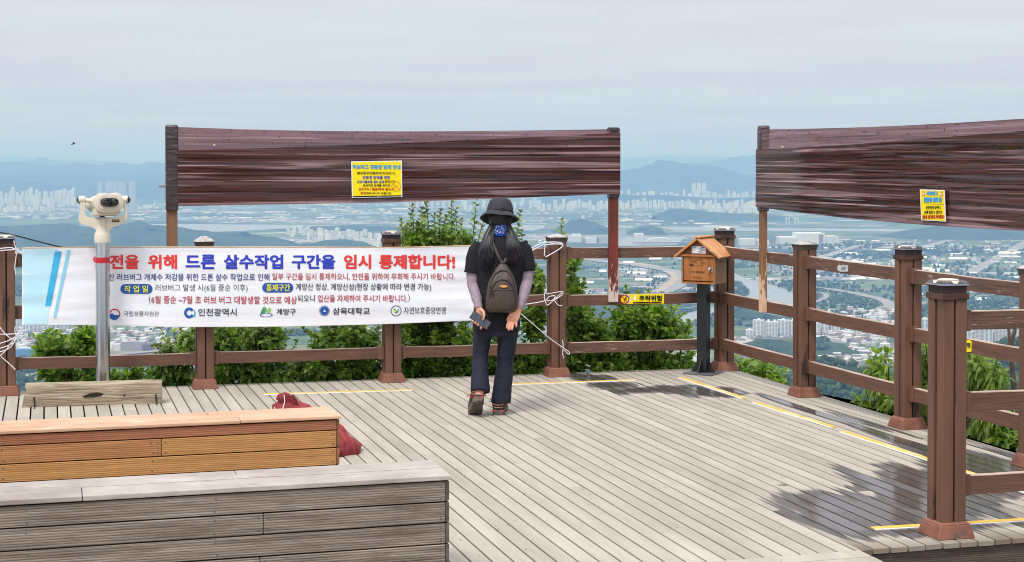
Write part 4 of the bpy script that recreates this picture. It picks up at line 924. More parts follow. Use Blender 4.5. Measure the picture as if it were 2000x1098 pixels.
    for sg in (-1, 1): B.lathe([(.05, -.02), (.054, .06), (.050, .075)], 22, 0, X @ Matrix.Translation((sg*.05, .20, -.004)) @ Matrix.Rotation(-math.pi/2, 4, 'X'))
    B.build('objective_tube', M['beige'], root, smooth=40)
    B = MB(); B.loft([eight(.070, .036, -.135, .94, dip=.12), eight(.070, .036, -.128, 1.0, dip=.12), eight(.070, .036, -.118, 1.0, dip=.12)], X=X); eye = B.build('eyepiece_plate', M['rubber'], root, smooth=40)
    for sg in (-1, 1):
        B = MB(); E = X @ Matrix.Translation((sg*.035, -.125, -.002)) @ Matrix.Rotation(math.pi/2, 4, 'X'); B.lathe([(.031, 0), (.031, .022), (.029, .03), (.026, .044), (.022, .047), (.018, .042), (.016, .034)], 22, 0, E); ep = B.build('eyepiece', M['rubber'], root, smooth=40)
        B = MB(); B.lathe([(.0165, .0345), (.012, .037), (.001, .038)], 18, 0, E); B.build('eyepiece_lens', M['lens'], ep, smooth=60)
    B = MB(); S_ = X @ Matrix.Translation((-.062, -.03, .0705)) @ Matrix.Rotation(R(-16), 4, 'Y'); B.box((0, 0, 0), (.05, .06, .003), S_); B.build('viewer_sticker', flat('sticker_blue', (120, 164, 200), 0.4), body)
viewer()

# ------------------------------------------------------------------ wooden letter box
M['box_wood'] = pmat('varnished_box_wood', lin(180, 116, 60), lin(146, 88, 42), (16, 16, 2.2), 0.3, 0.7, 0.38, 0.12, (40, 40, 4), wear=(lin(210, 146, 80), 0.62, (8, 8, 2)))
M['box_side'] = pmat('box_side_wood', lin(138, 98, 66), lin(104, 70, 46), (16, 16, 2), rough=0.6, bump=0.2, wear=(lin(156, 138, 120), 0.62, (6, 6, 2)))
M['box_roof'] = pmat('box_roof_wood', lin(206, 146, 92), lin(178, 118, 70), (3, 16, 16), 0.3, 0.7, 0.5, 0.2, (4, 50, 50), wear=(lin(226, 176, 128), 0.6, (4, 18, 18)))
M['box_gable'] = pmat('box_gable_wood', lin(140, 88, 46), lin(112, 68, 36), (4, 4, 24), 0.3, 0.7, 0.45, 0.2)
def letter_box():
    fp = G(1374, 729.5); root = thing('letter_box', 'house shaped wooden letter box on a black steel post at the deck corner', 'letter box', fp)
    yaw = R(-6.8-24); root.rotation_euler = (0, 0, yaw); s = fp.y/F
    z0, z1 = atY(1374, 553, fp.y).z, atY(1374, 497, fp.y).z; w, dp = 0.318, 0.235; ze = z1+0.0
    B = MB(); B.box((0, 0, (0.02+z0)/2), (0.092, 0.092, z0-0.02)); post = B.build('post', M['black_metal'], root, bevel=0.004)
    B = MB(); B.box((0, 0, 0.008), (0.27, 0.27, 0.012)); B.build('base_plate', M['grey_metal'], root, bevel=0.002)
    for k in range(4):
        a = k*math.pi/2; X = Matrix.Rotation(a, 4, 'Z'); B = MB(); B.prism([(0.0475, -0.004, 0.014), (0.115, -0.004, 0.014), (0.0475, -0.004, 0.135)], (0, 0.008, 0), 0, X); B.build('gusset', M['black_metal'], root)
    def gabled(x, y0, y1, h, rise): return [(-x, y0, z0), (x, y0, z0), (x, y0, z0+h), (0, y0, z0+h+rise), (-x, y0, z0+h)]
    h = z1-z0; rise = 0.122; t = 0.018
    B = MB(); B.box((w/2-t/2, 0.01, z0+h/2), (t, dp, h)); B.box((-w/2+t/2, 0.01, z0+h/2), (t, dp, h)); B.build('box_side', M['box_side'], root, bevel=0.002)
    B = MB(); B.box((0, 0.01, z0+t/2+0.001), (w-2*t-0.001, dp-0.002, t)); B.box((0, dp/2+0.004, z0+h/2), (w-2*t-0.001, 0.012, h-0.004)); B.build('box_shell', M['box_wood'], root)
    B = MB()
    for sx in (-1, 1): B.box((sx*(w/2-0.008), -dp/2+0.004, z0+h/2), (0.016, 0.016, h))
    B.box((0, -dp/2+0.004, z0+0.008), (w-0.034, 0.016, 0.016)); B.box((0, -dp/2-0.002, z1-0.006), (w+0.006, 0.024, 0.018)); B.build('box_frame', M['box_wood'], root, bevel=0.002)
    B = MB(); B.prism([(-w/2+.002, -dp/2+0.012, z1+.003), (w/2-.002, -dp/2+0.012, z1+.003), (0, -dp/2+0.012, z1+rise)], (0, 0.012, 0)); B.prism([(-w/2+.002, dp/2-0.006, z1-.01), (w/2-.002, dp/2-0.006, z1-.01), (0, dp/2-0.006, z1+rise)], (0, 0.012, 0)); B.build('gable', M['box_gable'], root)
    ex = w/2+0.052; sl = rise/(w/2); y0, y1 = -dp/2-0.035, dp/2+0.04
    for sx in (-1, 1):
        zt = z1+rise+0.012; zb_ = zt-sl*ex; B = MB(); B.prism([(0.0, y0, zt), (sx*ex, y0, zb_), (sx*ex, y1, zb_), (0.0, y1, zt)], (sx*0.012, 0, 0.016))
        B.build('roof_panel', M['box_roof'], root, bevel=0.002)
    B = MB(); B.box((0.004, (y0+y1)/2+0.004, z1+rise+0.034), (0.055, y1-y0+0.012, 0.016)); B.build('roof_ridge', M['box_roof'], root, bevel=0.003)
    yd = -dp/2+0.0015; B = MB(); B.box((0, yd+0.006, z0+h/2+0.004), (w-0.040, 0.012, h-0.045)); door = B.build('door', M['box_wood'], root, bevel=0.002)
    for zz_ in (z0+h*0.26, z0+h*0.80): B = MB(); B.box((-w/2+0.012, -dp/2-0.007, zz_), (0.012, 0.006, 0.05)); B.build('hinge', M['steel_clip'], door, bevel=0.002)
    B = MB(); B.lathe([(.006, 0), (.006, .012), (.014, .018), (.015, .026), (.008, .032)], 14, 0, Matrix.Translation((w/2-0.048, yd, z0+h*0.52)) @ Matrix.Rotation(math.pi/2, 4, 'X')); B.box((w/2-0.026, yd-0.003, z0+h*0.52), (0.014, 0.006, 0.04)); B.build('door_knob', M['steel'], door, smooth=40)
    f = lambda u, v: Vector((lerp(-w/2, w/2, (u-278)/(828-278)), yd-0.0015, lerp(z1, z0, (v-480)/(968-480))))     # pixel grid of an enlarged crop of the door
    B = MB(); write(B, '정서진', (425, 566, 536, 625), f, 0.0); write(B, '아라', (590, 590, 640, 640), f); poly(B, [(408, 640), (480, 640), (480, 668), (408, 668)], f)
    pk = [(490, 620), (520, 565), (545, 556), (560, 575), (585, 552), (610, 556), (640, 600), (672, 632)]
    for a, b in zip(pk, pk[1:]): B.bar(f(*a), f(*b), 0.002, 0.0022, up=(0, 1, 0))
    for a, b in (((500, 680), (545, 655)), ((545, 655), (590, 662)), ((610, 640), (600, 668)), ((615, 640), (632, 664))): B.bar(f(*a), f(*b), 0.002, 0.0025, up=(0, 1, 0))
    write(B, '느린우체통', (415, 752, 500, 780), f); write(B, '계양산정상', (518, 752, 660, 782), f, 0.02); disc(B, 488, 862, 15, 17, f, 0, 18, 0, 360, 0.55); write(B, '계양구청', (515, 852, 600, 878), f); B.build('door_lettering', flat('burnt_ink', (58, 36, 20), 0.7), door, fixn=False)
    yg = -dp/2+0.0115; g = lambda x, z: Vector((x, yg-0.003, z))
    zs = z1+0.042; B = MB(); B.prism([g(-0.066, zs-.028), g(0.066, zs-.028), g(0.066, zs+.034), g(-0.066, zs+.034)], (0, 0.0025, 0)); card = B.build('info_card', M['white_plastic'], root)
    B = MB(); q = lambda x, z: g(x, z)-Vector((0, .001, 0)); B.add([q(-.056, zs+.020), q(-.022, zs+.020), q(-.022, zs+.030), q(-.056, zs+.030)], [(0, 1, 2, 3)]); B.add([q(-.008, zs+.012), q(.002, zs+.012), q(.002, zs+.024), q(-.008, zs+.024)], [(0, 1, 2, 3)]); B.build('card_print', M['ink_cyan'], card)
    B = MB(); B.add([q(.022, zs+.022), q(.058, zs+.022), q(.058, zs+.029), q(.022, zs+.029)], [(0, 1, 2, 3)]); B.build('card_print', M['ink_magenta'], card)
    B = MB()
    for k, (x0, x1) in enumerate(((.008, .052), (.004, .04), (.012, .056), (-.006, .03), (.0, .05))): B.add([q(x0, zs+.012-k*.008), q(x1, zs+.012-k*.008), q(x1, zs+.0145-k*.008), q(x0, zs+.0145-k*.008)], [(0, 1, 2, 3)])
    B.build('card_print', M['ink_dark'], card)
letter_box()

# ------------------------------------------------------------------ the walker
def cloth(name, rgb, rgb2=None, rough=0.85, sheen=0.0, fold=0.0):
    m = Mat(name); g = m.noise(m.coords((40, 40, 40)), 1.0, 4); col = m.ramp(g, [(0.3, lin(*rgb)), (0.7, lin(*(rgb2 or tuple(int(x*0.85) for x in rgb))))])
    nrm = m.bump(m.noise(m.coords((9, 9, 14), rot=(0.4, 0.3, 0.2)), 1.0, 5, 0.5, 1.5), fold or 0.25, 0.02)
    return m.done(m.bsdf(col, rough, nrm, spec=0.3))
def skin_mat():
    m = Mat('skin'); g = m.noise(m.coords((30, 30, 30)), 1.0, 3)
    p = m.bsdf(m.ramp(g, [(0.35, lin(226, 166, 140)), (0.65, lin(206, 138, 112))]), 0.5, m.bump(m.noise(m.coords((160, 160, 160)), 1.0, 3), 0.15, 0.002), Subsurface_Weight=0.08, Subsurface_Radius=Vector((0.01, 0.004, 0.002)))
    return m.done(p)
M['skin'] = skin_mat()
M['tee'] = cloth('black_tee_cloth', (30, 29, 34), (22, 21, 26), 0.85, fold=0.35); M['pants'] = cloth('navy_pants_cloth', (35, 37, 53), (27, 29, 42), 0.8, fold=0.3)
M['sleeve'] = cloth('lilac_sleeve_cloth', (156, 138, 148), (140, 124, 134), 0.7, fold=0.2); M['hat'] = cloth('black_hat_cloth', (58, 57, 62), (46, 45, 50), 0.75, fold=0.35)
M['hat_cord'] = flat('hat_cord', (26, 26, 28)); M['bag'] = cloth('brown_bag_nylon', (80, 67, 59), (66, 55, 49), 0.5, fold=0.35); M['bag_trim'] = flat('bag_trim', (58, 56, 58), 0.5); M['bag_patch'] = flat('bag_patch', (222, 150, 86), 0.6)
def hair_mat():
    m = Mat('black_hair'); g = m.noise(m.coords((120, 120, 4)), 1.0, 3); return m.done(m.bsdf(m.ramp(g, [(0.3, lin(22, 20, 23)), (0.7, lin(42, 39, 43))]), 0.40, spec=0.4))
M['hair'] = hair_mat()
def bandana_mat():
    m = Mat('blue_bandana'); v = m.n('ShaderNodeTexVoronoi'); v.inputs['Scale'].default_value = 55; m.L(m.coords((1, 1, 2.2)), v.inputs[0])
    return m.done(m.bsdf(m.ramp(v.outputs[0], [(0.30, lin(226, 232, 246)), (0.36, lin(44, 80, 158))]), 0.8))
M['bandana'] = bandana_mat(); M['bandana_plain'] = cloth('blue_bandana_hem', (30, 84, 200))
M['shoe'] = pmat('shoe_leather', lin(104, 80, 68), lin(78, 60, 54), (30, 30, 30), rough=0.6, bump=0.3); M['shoe_dark'] = flat('shoe_mesh', (52, 50, 52), 0.8); M['shoe_red'] = flat('shoe_red', (214, 72, 58), 0.6); M['sole'] = pmat('shoe_sole', lin(110, 102, 92), lin(78, 72, 66), (50, 50, 50), rough=0.85, bump=0.6); M['shoe_tan'] = flat('shoe_tan', (176, 132, 104), 0.6)
def walker():
    fp = G(972, 809); Y = fp.y; root = thing('person', 'person seen from behind in a black bucket hat, black top and navy trousers', 'person', fp)
    P = lambda u, v, dy=0.0: atY(u, v, Y+dy)-fp
    Z = lambda v: P(972, v).z
    s = Y/F; X_ = lambda u: (u-972)*s
    def ring(u, v, ru, ry, dy=0.0, n=26, p=2.3):
        c = P(u, v, dy); out = []
        for j in range(n):
            t = 2*math.pi*j/n; a, b = math.cos(t), math.sin(t)
            out.append((c.x+ru*s*math.copysign(abs(a)**(2/p), a), c.y+ry*math.copysign(abs(b)**(2/p), b), c.z))
        return out
    # --- body: one continuous skin
    B = MB()
    B.loft([ring(969, 652, 38, .10), ring(969, 630, 43, .112), ring(970, 600, 40, .105), ring(973, 560, 38, .098), ring(976, 520, 43, .102), ring(977, 490, 50, .098, .005), ring(978, 474, 40, .08, .01), ring(978, 463, 20, .062, .01), ring(978.5, 455, 14.5, .054, .012), ring(978.5, 440, 14, .054, .014)])
    hd = P(977, 423, 0.035); B.ball(tuple(hd), (.074, .092, .105), 0, 20); B.ball(tuple(hd+Vector((0, .045, -.055))), (.052, .05, .055), 0, 14)
    B.tube([hd+Vector((0, .085, .005)), hd+Vector((0, .112, -.022)), hd+Vector((0, .088, -.03))], [.010, .013, .010], 8)       # nose
    for sg in (-1, 1):
        B.tube([hd+Vector((sg*.072, .0, -.03)), hd+Vector((sg*.080, -.008, .0)), hd+Vector((sg*.074, .0, .024))], [.009, .013, .009], 8)   # ears
        B.ball(tuple(hd+Vector((sg*.031, .083, .012))), (.013, .010, .008), 0, 8)
    B.tube([hd+Vector((-.022, .088, -.055)), hd+Vector((0, .096, -.056)), hd+Vector((.022, .088, -.055))], [.005, .008, .005], 8)
    aL = [P(934, 478, .0), P(928, 500, -.005), P(923, 533, -.015), P(924, 556, -.03), P(930, 578, -.08), P(935.5, 603, -.135)]
    aR = [P(1022, 477, .0), P(1028, 500, -.005), P(1030, 530, -.015), P(1029, 550, -.03), P(1023.5, 575, -.085), P(1013.5, 603, -.145)]
    rA = [.044, .046, .044, .040, .036, .025]
    for arm in (aL, aR): B.tube(arm, rA, 16)
    legL = [P(948, 640), P(940, 672, -.0), P(938, 705, -.02), P(937, 740, -.09), P(935, 774, -.16)]; legR = [P(993, 640), P(991, 672), P(987, 705, .01), P(983, 745, .0), P(976, 792, -.01)]
    for lg_ in (legL, legR): B.tube(lg_, [.068, .060, .050, .044, .034], 16)
    # right hand: palm open to the viewer
    wr = aR[-1]; pc = P(1006, 617, -.165); kb = P(1001.5, 627, -.172)
    B.tube([wr, P(1010, 609, -.152), pc, kb], [(.024, .018), (.030, .016), (.038, .0155), (.036, .013)], 14, side=(1, 0, -.3))
    for (bu, bv), (mu, mv), (tu, tv), r in (((994.5, 624.5), (991.5, 633), (989.2, 641.5), .0088), ((998.5, 627.5), (996, 637), (993.2, 646), .0092), ((1003, 628.5), (1001.5, 637.5), (999.6, 645.5), .0090), ((1007.5, 627), (1008.6, 633.5), (1008.4, 639.8), .0080)):
        B.tube([P(bu, bv, -.168), P(mu, mv, -.182), P(lerp(mu, tu, .6), lerp(mv, tv, .6), -.186), P(tu, tv, -.182)], [r*1.08, r, r*.93, r*.72], 9)
    B.tube([P(1004, 608, -.160), P(998.5, 612.5, -.178), P(994, 619, -.186), P(990, 627, -.184)], [.014, .012, .010, .007], 9)
    # left hand: wrapped round the phone
    B.tube([aL[-1], P(937, 609, -.140), P(938, 617, -.140), P(936, 625, -.136)], [(.024, .018), (.030, .016), (.036, .016), (.034, .014)], 14, side=(1, 0, .3))
    B.tube([P(939, 604, -.148), P(944.5, 609, -.172), P(946, 616.5, -.186), P(943, 625, -.188)], [.014, .012, .0105, .0075], 9)
    for (u0, v0), (u1, v1) in (((928, 620), (923, 629)), ((931.5, 624.5), (928.4, 631.4)), ((935.5, 628.5), (933.4, 635)), ((940, 632), (939.6, 641.6))):
        B.tube([P(u0+4, v0-6, -.142), P(u0, v0, -.140), P(lerp(u0, u1, .75)-.6, v1+1.0, -.150), P(u1, v1, -.170), P(u1+.8, v1-2.6, -.181)], [.0095, .0095, .009, .0085, .007], 9)
    fuse(B, 'body', M['skin'], root, 0.0042, 2)
    # --- clothes
    wrk = lambda amp, fx, fz: (lambda c: amp*fbm(c.x*fx, c.y*fx, c.z*fz+2, 3))
    B = MB()
    B.loft([ring(968.5, 647, 46, .123), ring(969, 632, 47, .13, -.004), ring(970, 612, 46, .125), ring(972, 575, 46, .118), ring(976, 530, 50, .122), ring(977.5, 500, 54, .12, .003), ring(978, 482, 53, .108, .006), ring(978, 472, 42, .09, .01), ring(978.5, 464, 24, .074, .012), ring(978.5, 458.5, 18, .064, .012)])
    B.tube([P(938, 474, .0), P(931, 488, -.003), P(926, 510, -.010), P(923.5, 534, -.018)], [.052, .060, .063, .068], 20)
    B.tube([P(1017, 473, .0), P(1024, 488, -.003), P(1029, 510, -.010), P(1030.5, 530, -.018)], [.052, .060, .060, .058], 20)
    tee = fuse(B, 'top', M['tee'], root, 0.0062, 5, wrk(0.007, 7, 9))
    for arm, nm in ((aL, 'l'), (aR, 'r')):
        B = MB(); pts = arm[2:]; ext = []; rad = []
        for i, (a, b) in enumerate(zip(pts, pts[1:])):
            for k in range(5):
                t = k/5; ext.append(lerp(a, b, t)); rad.append(lerp(rA[2+i], rA[3+i], t)+.0035+(.0022*math.sin(i*9+k*2.1) if i > 1 else 0.0008*math.sin(k*3)))
        ext.append(lerp(pts[-2], pts[-1], 0.98)); rad.append(.0285); B.tube(ext, rad, 20); B.build('arm_sleeve', M['sleeve'], root, smooth=70)
    B = MB()
    B.loft([ring(968.5, 654, 43, .112), ring(968.5, 640, 45, .12), ring(969, 615, 42, .112)])
    B.tube([P(949, 640), P(941, 662, -.0), P(938.5, 690, -.012), P(938, 705, -.02), P(938, 726, -.06), P(937.5, 748, -.10), P(937.6, 766, -.125)], [(.086, .1), (.066, .085), (.061, .078), (.061, .074), (.064, .074), (.067, .078), (.071, .086)], 24, side=(1, 0, 0))
    B.tube([P(990, 640), P(991, 662), P(988.8, 690, .005), P(987, 708, .01), P(984, 735, .004), P(980.5, 765, 0), P(979, 787, -.004)], [(.086, .1), (.074, .088), (.066, .08), (.062, .076), (.066, .078), (.069, .08), (.073, .086)], 24, side=(1, 0, 0))
    fuse(B, 'trousers', M['pants'], root, 0.0062, 4, lambda c: 0.006*fbm(c.x*6, c.y*6, c.z*10, 3)+0.004*nz(c.x*4, 1, c.z*34)*max(0, 1-abs(c.z-Z(712))/.10))
    # --- shoes
    def shoe(X):
        n = 20
        def sec(y, w, h, zb=.022, xo=0.0, q=2.6):
            out = []
            for j in range(n):
                t = 2*math.pi*j/n; a, b = math.cos(t), math.sin(t); out.append((xo+w*math.copysign(abs(a)**(2/q), a), y, zb+h*(0.5+0.5*math.copysign(abs(b)**(2/q), b))))
            return out
        U_ = MB(); U_.loft([sec(-.004, .026, .075), sec(.006, .036, .098), (sec(.03, .041, .112)), sec(.07, .042, .108), sec(.11, .044, .088), sec(.16, .049, .07), sec(.20, .048, .058), sec(.235, .040, .048), sec(.258, .022, .034)], X=X)
        sh = U_.build('shoe', M['shoe'], root, smooth=50)
        out = [(.0, -.012), (.026, -.008), (.038, .01), (.041, .05), (.040, .10), (.048, .16), (.050, .20), (.042, .24), (.022, .264), (0, .27)]; out = out+[(-x, y) for x, y in out[-2:0:-1]]
        S_ = MB(); S_.loft([[(x*.93, y, -.002) for x, y in out], [(x, y, .006) for x, y in out], [(x*1.02, y, .020) for x, y in out], [(x*.97, y, .030) for x, y in out]], X=X)
        for k in range(9):
            yy = .005+k*.029
            for sx in (-1, 1): S_.box((sx*.021, yy, -.003), (.028, .014, .010), X, 0, 0.3*sx)
        S_.build('sole', M['sole'], sh, bevel=0.002)
        D_ = MB(); D_.loft([sec(-.0065, .020, .040, .030), sec(.004, .0385, .048, .028), sec(.05, .0445, .045, .026), sec(.09, .0455, .036, .026)], X=X); D_.build('heel_counter', M['shoe_dark'], sh, smooth=50)
        R_ = MB()
        for sx in (-1, 1): R_.ball((sx*.024, -.008, .024), (.011, .006, .006), 0, 8, X); R_.tube([(sx*.037, .004, .055), (sx*.043, .03, .075), (sx*.044, .07, .06), (sx*.045, .10, .07)], .0035, 6, X=X)
        R_.tube([(0, -.008, .085), (0, -.012, .10), (0, .0, .118)], [.006, .010, .006], 8, X=X); R_.tube([(-.02, -.004, .10), (0, -.010, .092), (.02, -.004, .10)], .004, 6, X=X)
        for sg in (-1, 1): R_.tube([(sg*.03, .10, .095), (sg*.06, .085, .09), (sg*.066, .07, .07), (sg*.045, .08, .08)], .0028, 6, X=X)
        R_.build('red_trim', M['shoe_red'], sh, smooth=60)
        T_ = MB(); T_.tube([(-.036, .012, .085), (-.03, -.004, .068), (0, -.0115, .064), (.03, -.004, .068), (.036, .012, .085)], .005, 6, X=X); T_.tube([(-.038, .02, .05), (-.026, -.006, .05), (-.012, -.011, .045), (0, -.012, .05), (.012, -.011, .045), (.026, -.006, .05), (.038, .02, .05)], .0035, 6, X=X); T_.build('heel_trim', M['shoe_tan'], sh, smooth=60)
        return sh
    c = P(973.5, 812, -.05); c.z = 0.005; shoe(Matrix.Translation(c) @ Matrix.Rotation(R(-4), 4, 'Z') @ Matrix.Scale(1.12, 4))
    c = P(935.5, 782, -.20); shoe(Matrix.Translation(c+Vector((0, 0, -.005))) @ Matrix.Rotation(R(10), 4, 'Z') @ Matrix.Rotation(R(-34), 4, 'X') @ Matrix.Scale(1.06, 4))
    # --- hat, bandana, hair
    hc = P(976.5, 412, .02); Xh = Matrix.Translation(hc) @ Matrix.Rotation(R(-17), 4, 'X') @ Matrix.Rotation(R(2), 4, 'Y')
    B = MB(); B.lathe([(.098, -.022), (.097, .0), (.094, .03), (.088, .055), (.080, .074), (.064, .086), (.035, .092), (.002, .094)], 40, 0, Xh, 1.0, 1.08)
    hat = B.build('hat', M['hat'], root, smooth=50)
    push_out(hat.data, lambda c: 0.006*fbm(c.x*16, c.y*16, c.z*20, 3))
    B = MB(); B.lathe([(.094, -.012), (.0975, -.019), (.114, -.030), (.133, -.047), (.144, -.060), (.1455, -.064), (.142, -.063), (.126, -.051), (.110, -.034), (.094, -.022)], 48, 0, Xh, 1.0, 1.08)
    br = B.build('hat_brim', M['hat'], root, smooth=60)
    for v in br.data.vertices:
        t = math.atan2(v.co.y-hc.y, v.co.x-hc.x); v.co.z += 0.006*math.sin(2*t+0.6)+0.003*math.sin(5*t)
    B = MB(); B.tube([Xh @ Vector((.014, -.106, -.012)), Xh @ Vector((.016, -.120, -.025)), Xh @ Vector((.012, -.142, -.05)), Xh @ Vector((.013, -.147, -.075)), Xh @ Vector((.012, -.142, -.095))], .003, 6); B.ball(tuple(Xh @ Vector((.016, -.113, -.010))), (.007, .007, .012), 0, 8); B.build('hat_cord', M['hat_cord'], hat)
    B = MB(); B.tube([Xh @ Vector((.0995*math.cos(t), .1075*math.sin(t), -.013)) for t in [2*math.pi*k/40 for k in range(41)]], .0028, 6); B.build('hat_band', M['hat_cord'], hat)
    B = MB(); B.loft([ring(978.5, 456.5, 17.5, .071, .008), ring(978.8, 450, 17.2, .071, .006), ring(978.5, 444, 16.5, .072, .01), ring(978, 438, 16, .07, .014)]); bn_ = B.build('bandana', M['bandana'], root, smooth=60)
    B = MB(); B.loft([ring(978.5, 460.5, 16.5, .070, .008), ring(978.5, 456.3, 18, .0735, .007)]); B.build('bandana_hem', M['bandana_plain'], bn_, smooth=60)
    hd_ = P(977, 423, 0.035); rr = random.Random(3); B = MB(); B.ball(tuple(hd_+Vector((0, -.014, -.006))), (.0885, .094, .102), 0, 20)
    for side in (-1, 1):
        core = [(961, 441, -.02), (952, 462, -.06), (943, 490, -.118), (942, 508, -.125), (946, 522, -.125)] if side < 0 else [(993, 441, -.02), (1001, 462, -.06), (1008, 490, -.118), (1010, 504, -.125), (1008, 516, -.125)]
        B.tube([P(*q) for q in core], [(.022, .03), (.030, .030), (.034, .022), (.026, .016), (.006, .006)] if side < 0 else [(.022, .03), (.032, .030), (.040, .022), (.030, .016), (.008, .006)], 14, side=(1, 0, 0))
        for k in range(320):
            f = rr.random(); g = rr.gauss(0, 1)
            if side < 0: us, u1, u2, ue, ve = 957+7*f, 947+17*f, 936+27*f, 940+20*f+1.5*g, rr.uniform(482, 526)
            else: us, u1, u2, ue, ve = 990+7*f, 989+20*f, 988+34*f, 990+26*f+2*g, rr.uniform(478, 518)
            dp = -.128-.018*math.sin(math.pi*f)-rr.uniform(0, .012); r = rr.uniform(.0012, .0026)
            B.tube([P(us, 440, -.02+rr.uniform(-.03, .01)), P(lerp(us, u1, .6), 453, -.06), P(u1+g*.5, 468, -.085-.03*math.sin(math.pi*f)), P(lerp(u1, u2, .7)+g*.4, 486, dp+.012), P(u2+g*.7, 504, dp), P(lerp(u2, ue, .6)+g, lerp(504, ve, .55), dp+.002*g), P(ue+1.5*g*side, ve, dp)], [r, r, r, r, r*.95, r*.7, r*.15], 5)
    B.build('hair', M['hair'], root, smooth=80, fixn=False)
    return root, P, s, ring, fp
wroot, WP, ws, wring, wfp = walker()

def backpack():
    base = wfp+WP(981, 612, -.17); root = thing('backpack', 'small brown nylon backpack worn on the black top', 'backpack', base)
    P = lambda u, v, dy=0.0: WP(u, v, dy)+wfp-base
    pts = [(608.5, 12, .05), (610, 22, .085), (606, 29, .105), (598, 31, .115), (580, 31, .118), (562, 29, .112), (546, 25, .098), (532, 18.5, .075), (520, 11, .05), (512.5, 3.5, .025)]
    def rg(v, ru, dp, grow=0.0, n=30, y0=-.118):
        out = []; c = P(981+(-.6 if v > 560 else .4), v, y0)
        for j in range(n):
            t = 2*math.pi*j/n; a, b = math.cos(t), math.sin(t); out.append((c.x+(ru*ws+grow)*math.copysign(abs(a)**(2/2.6), a), c.y-dp/2+(dp/2+grow)*math.copysign(abs(b)**(2/3.0), b), c.z))
        return out
    B = MB(); B.loft([rg(*q) for q in pts]); o = B.build('bag_body', M['bag'], root, smooth=60)
    sub = o.modifiers.new('s', 'SUBSURF'); sub.levels = 2; sub.render_levels = 2; me = evaluated(o); o.modifiers.clear(); o.data = me
    push_out(o.data, lambda c: 0.006*fbm(c.x*14, c.y*14, c.z*11, 3))
    def front(u, v):                                    # depth of the bag's outer face at a pixel
        ru = interp(v, sorted((q[0], q[1]) for q in pts)); dp = interp(v, sorted((q[0], q[2]) for q in pts)); k = min(1, abs(u-981)/max(1, ru)); return -.118-dp/2-dp/2*(1-k**2.8)**0.36
    def arc(cu, vt, hw, vb, n=18, off=-.004): 
        out = []
        for i in range(n+1):
            t = math.pi*i/n; u = cu-hw*math.cos(t); v = vb-(vb-vt)*math.sin(t); out.append(P(u, v, front(u, v)+off))
        return out
    B = MB(); B.tube([P(958.5, 574, front(958.5, 574)-.003)]+arc(982, 545.5, 23, 572)+[P(1007.5, 578, front(1007.5, 578)-.003)], .0042, 7); B.tube([P(955, 585, front(955, 585))]+arc(982, 527.5, 25, 566)+[P(1008.5, 580, front(1008.5, 580))], .004, 7); B.build('zip', M['bag_trim'], o, smooth=60)
    B = MB(); rings = []
    for v, hw in ((566.5, 22.8), (576, 24), (588, 24.4), (598, 24), (604, 21)):
        rings.append([P(983+hw*a, v, front(983+hw*a*.98, v)-.010*(1-abs(a)**3)-.002*(v > 570)) for a in [(-1+2*k/12) for k in range(13)]]+[P(983+hw*a, v, front(983+hw*a*.98, v)+.02) for a in [(1-2*k/12) for k in range(13)]])
    B.loft(rings); B.build('front_pocket', M['bag'], o, smooth=60)
    B = MB(); B.tube([P(u, 566.2+.3*math.sin(u), front(u, 566)-.010) for u in range(962, 1009, 4)], .0036, 7); B.build('pocket_piping', M['bag'], o, smooth=60)
    B = MB(); cz = [(977, 557.6), (984, 556.6), (991, 558), (991, 560.6), (984, 562.4), (977, 560.8)]; B.prism([P(u, v, front(984, 559)-.0085) for u, v in cz], (0, .004, 0)); B.build('badge', M['bag_patch'], o)
    for a, b in (((981, 514), (971, 496)), ((984, 513), (994, 496))):
        B = MB(); B.tube([P(a[0], a[1], -.150), P(lerp(a[0], b[0], .5), lerp(a[1], b[1], .5), -.142), P(b[0], b[1], -.128), P(b[0]+(b[0]-a[0])*.8, b[1]-20, -.11)], [(.010, .004)]*4, 8, side=(1, 0, 0)); B.build('strap', M['bag'], root, smooth=60)
    B = MB(); B.tube([P(976, 508, -.15), P(977, 499, -.155), P(982, 494.5, -.157), P(988, 496, -.155), P(989, 504, -.15)], .0035, 7); B.build('handle', M['hat_cord'], root, smooth=60)
    B = MB()
    for k in range(5): B.tube([P(951+2.2*math.cos(t)+k*.3, 569+k*3+2.6*math.sin(t), -.165) for t in [2*math.pi*i/10 for i in range(11)]], .0028, 5)
    B.tube([P(954, 560, -.165), P(957, 556, -.168), P(958, 566, -.17)], .003, 5); B.build('strap_clip', M['rubber'], root, smooth=60)
    B = MB(); B.tube([P(962.5, 569, front(962, 569)-.012), P(962, 574, front(962, 574)-.014), P(964, 578.5, front(964, 578)-.012)], .0032, 6); B.tube([P(957, 575, front(957, 575)-.006), P(956.5, 580, front(957, 580)-.006)], .0032, 6); B.build('zip_pull', M['rubber'], o, smooth=60)
backpack()
def phone():
    q = [(916.2, 621), (925.2, 606.6), (959.8, 630), (950.6, 644.2)]
    c = wfp+WP(938, 625.6, -.168); P = lambda u, v, dy: WP(u, v, dy)+wfp-c
    B = MB(); a = [P(u, v, -.170+.0) for u, v in q]
    B.prism([tuple(x) for x in a], (0, .010, 0)); o = tag(B.build('phone', flat('phone_case', (62, 64, 74), 0.35), loc=c, bevel=0.004, seg=3), 'dark grey phone held in the left hand of the person', 'phone')
    B = MB(); ins = [tuple(lerp(sum(a, Vector())/4, x, .95)+Vector((0, -.0012, 0))) for x in a]; B.add(ins, [(0, 1, 2, 3)]); m = Mat('phone_glass'); B.build('screen', m.done(m.bsdf(lin(84, 88, 102), 0.12, spec=0.6)), o)
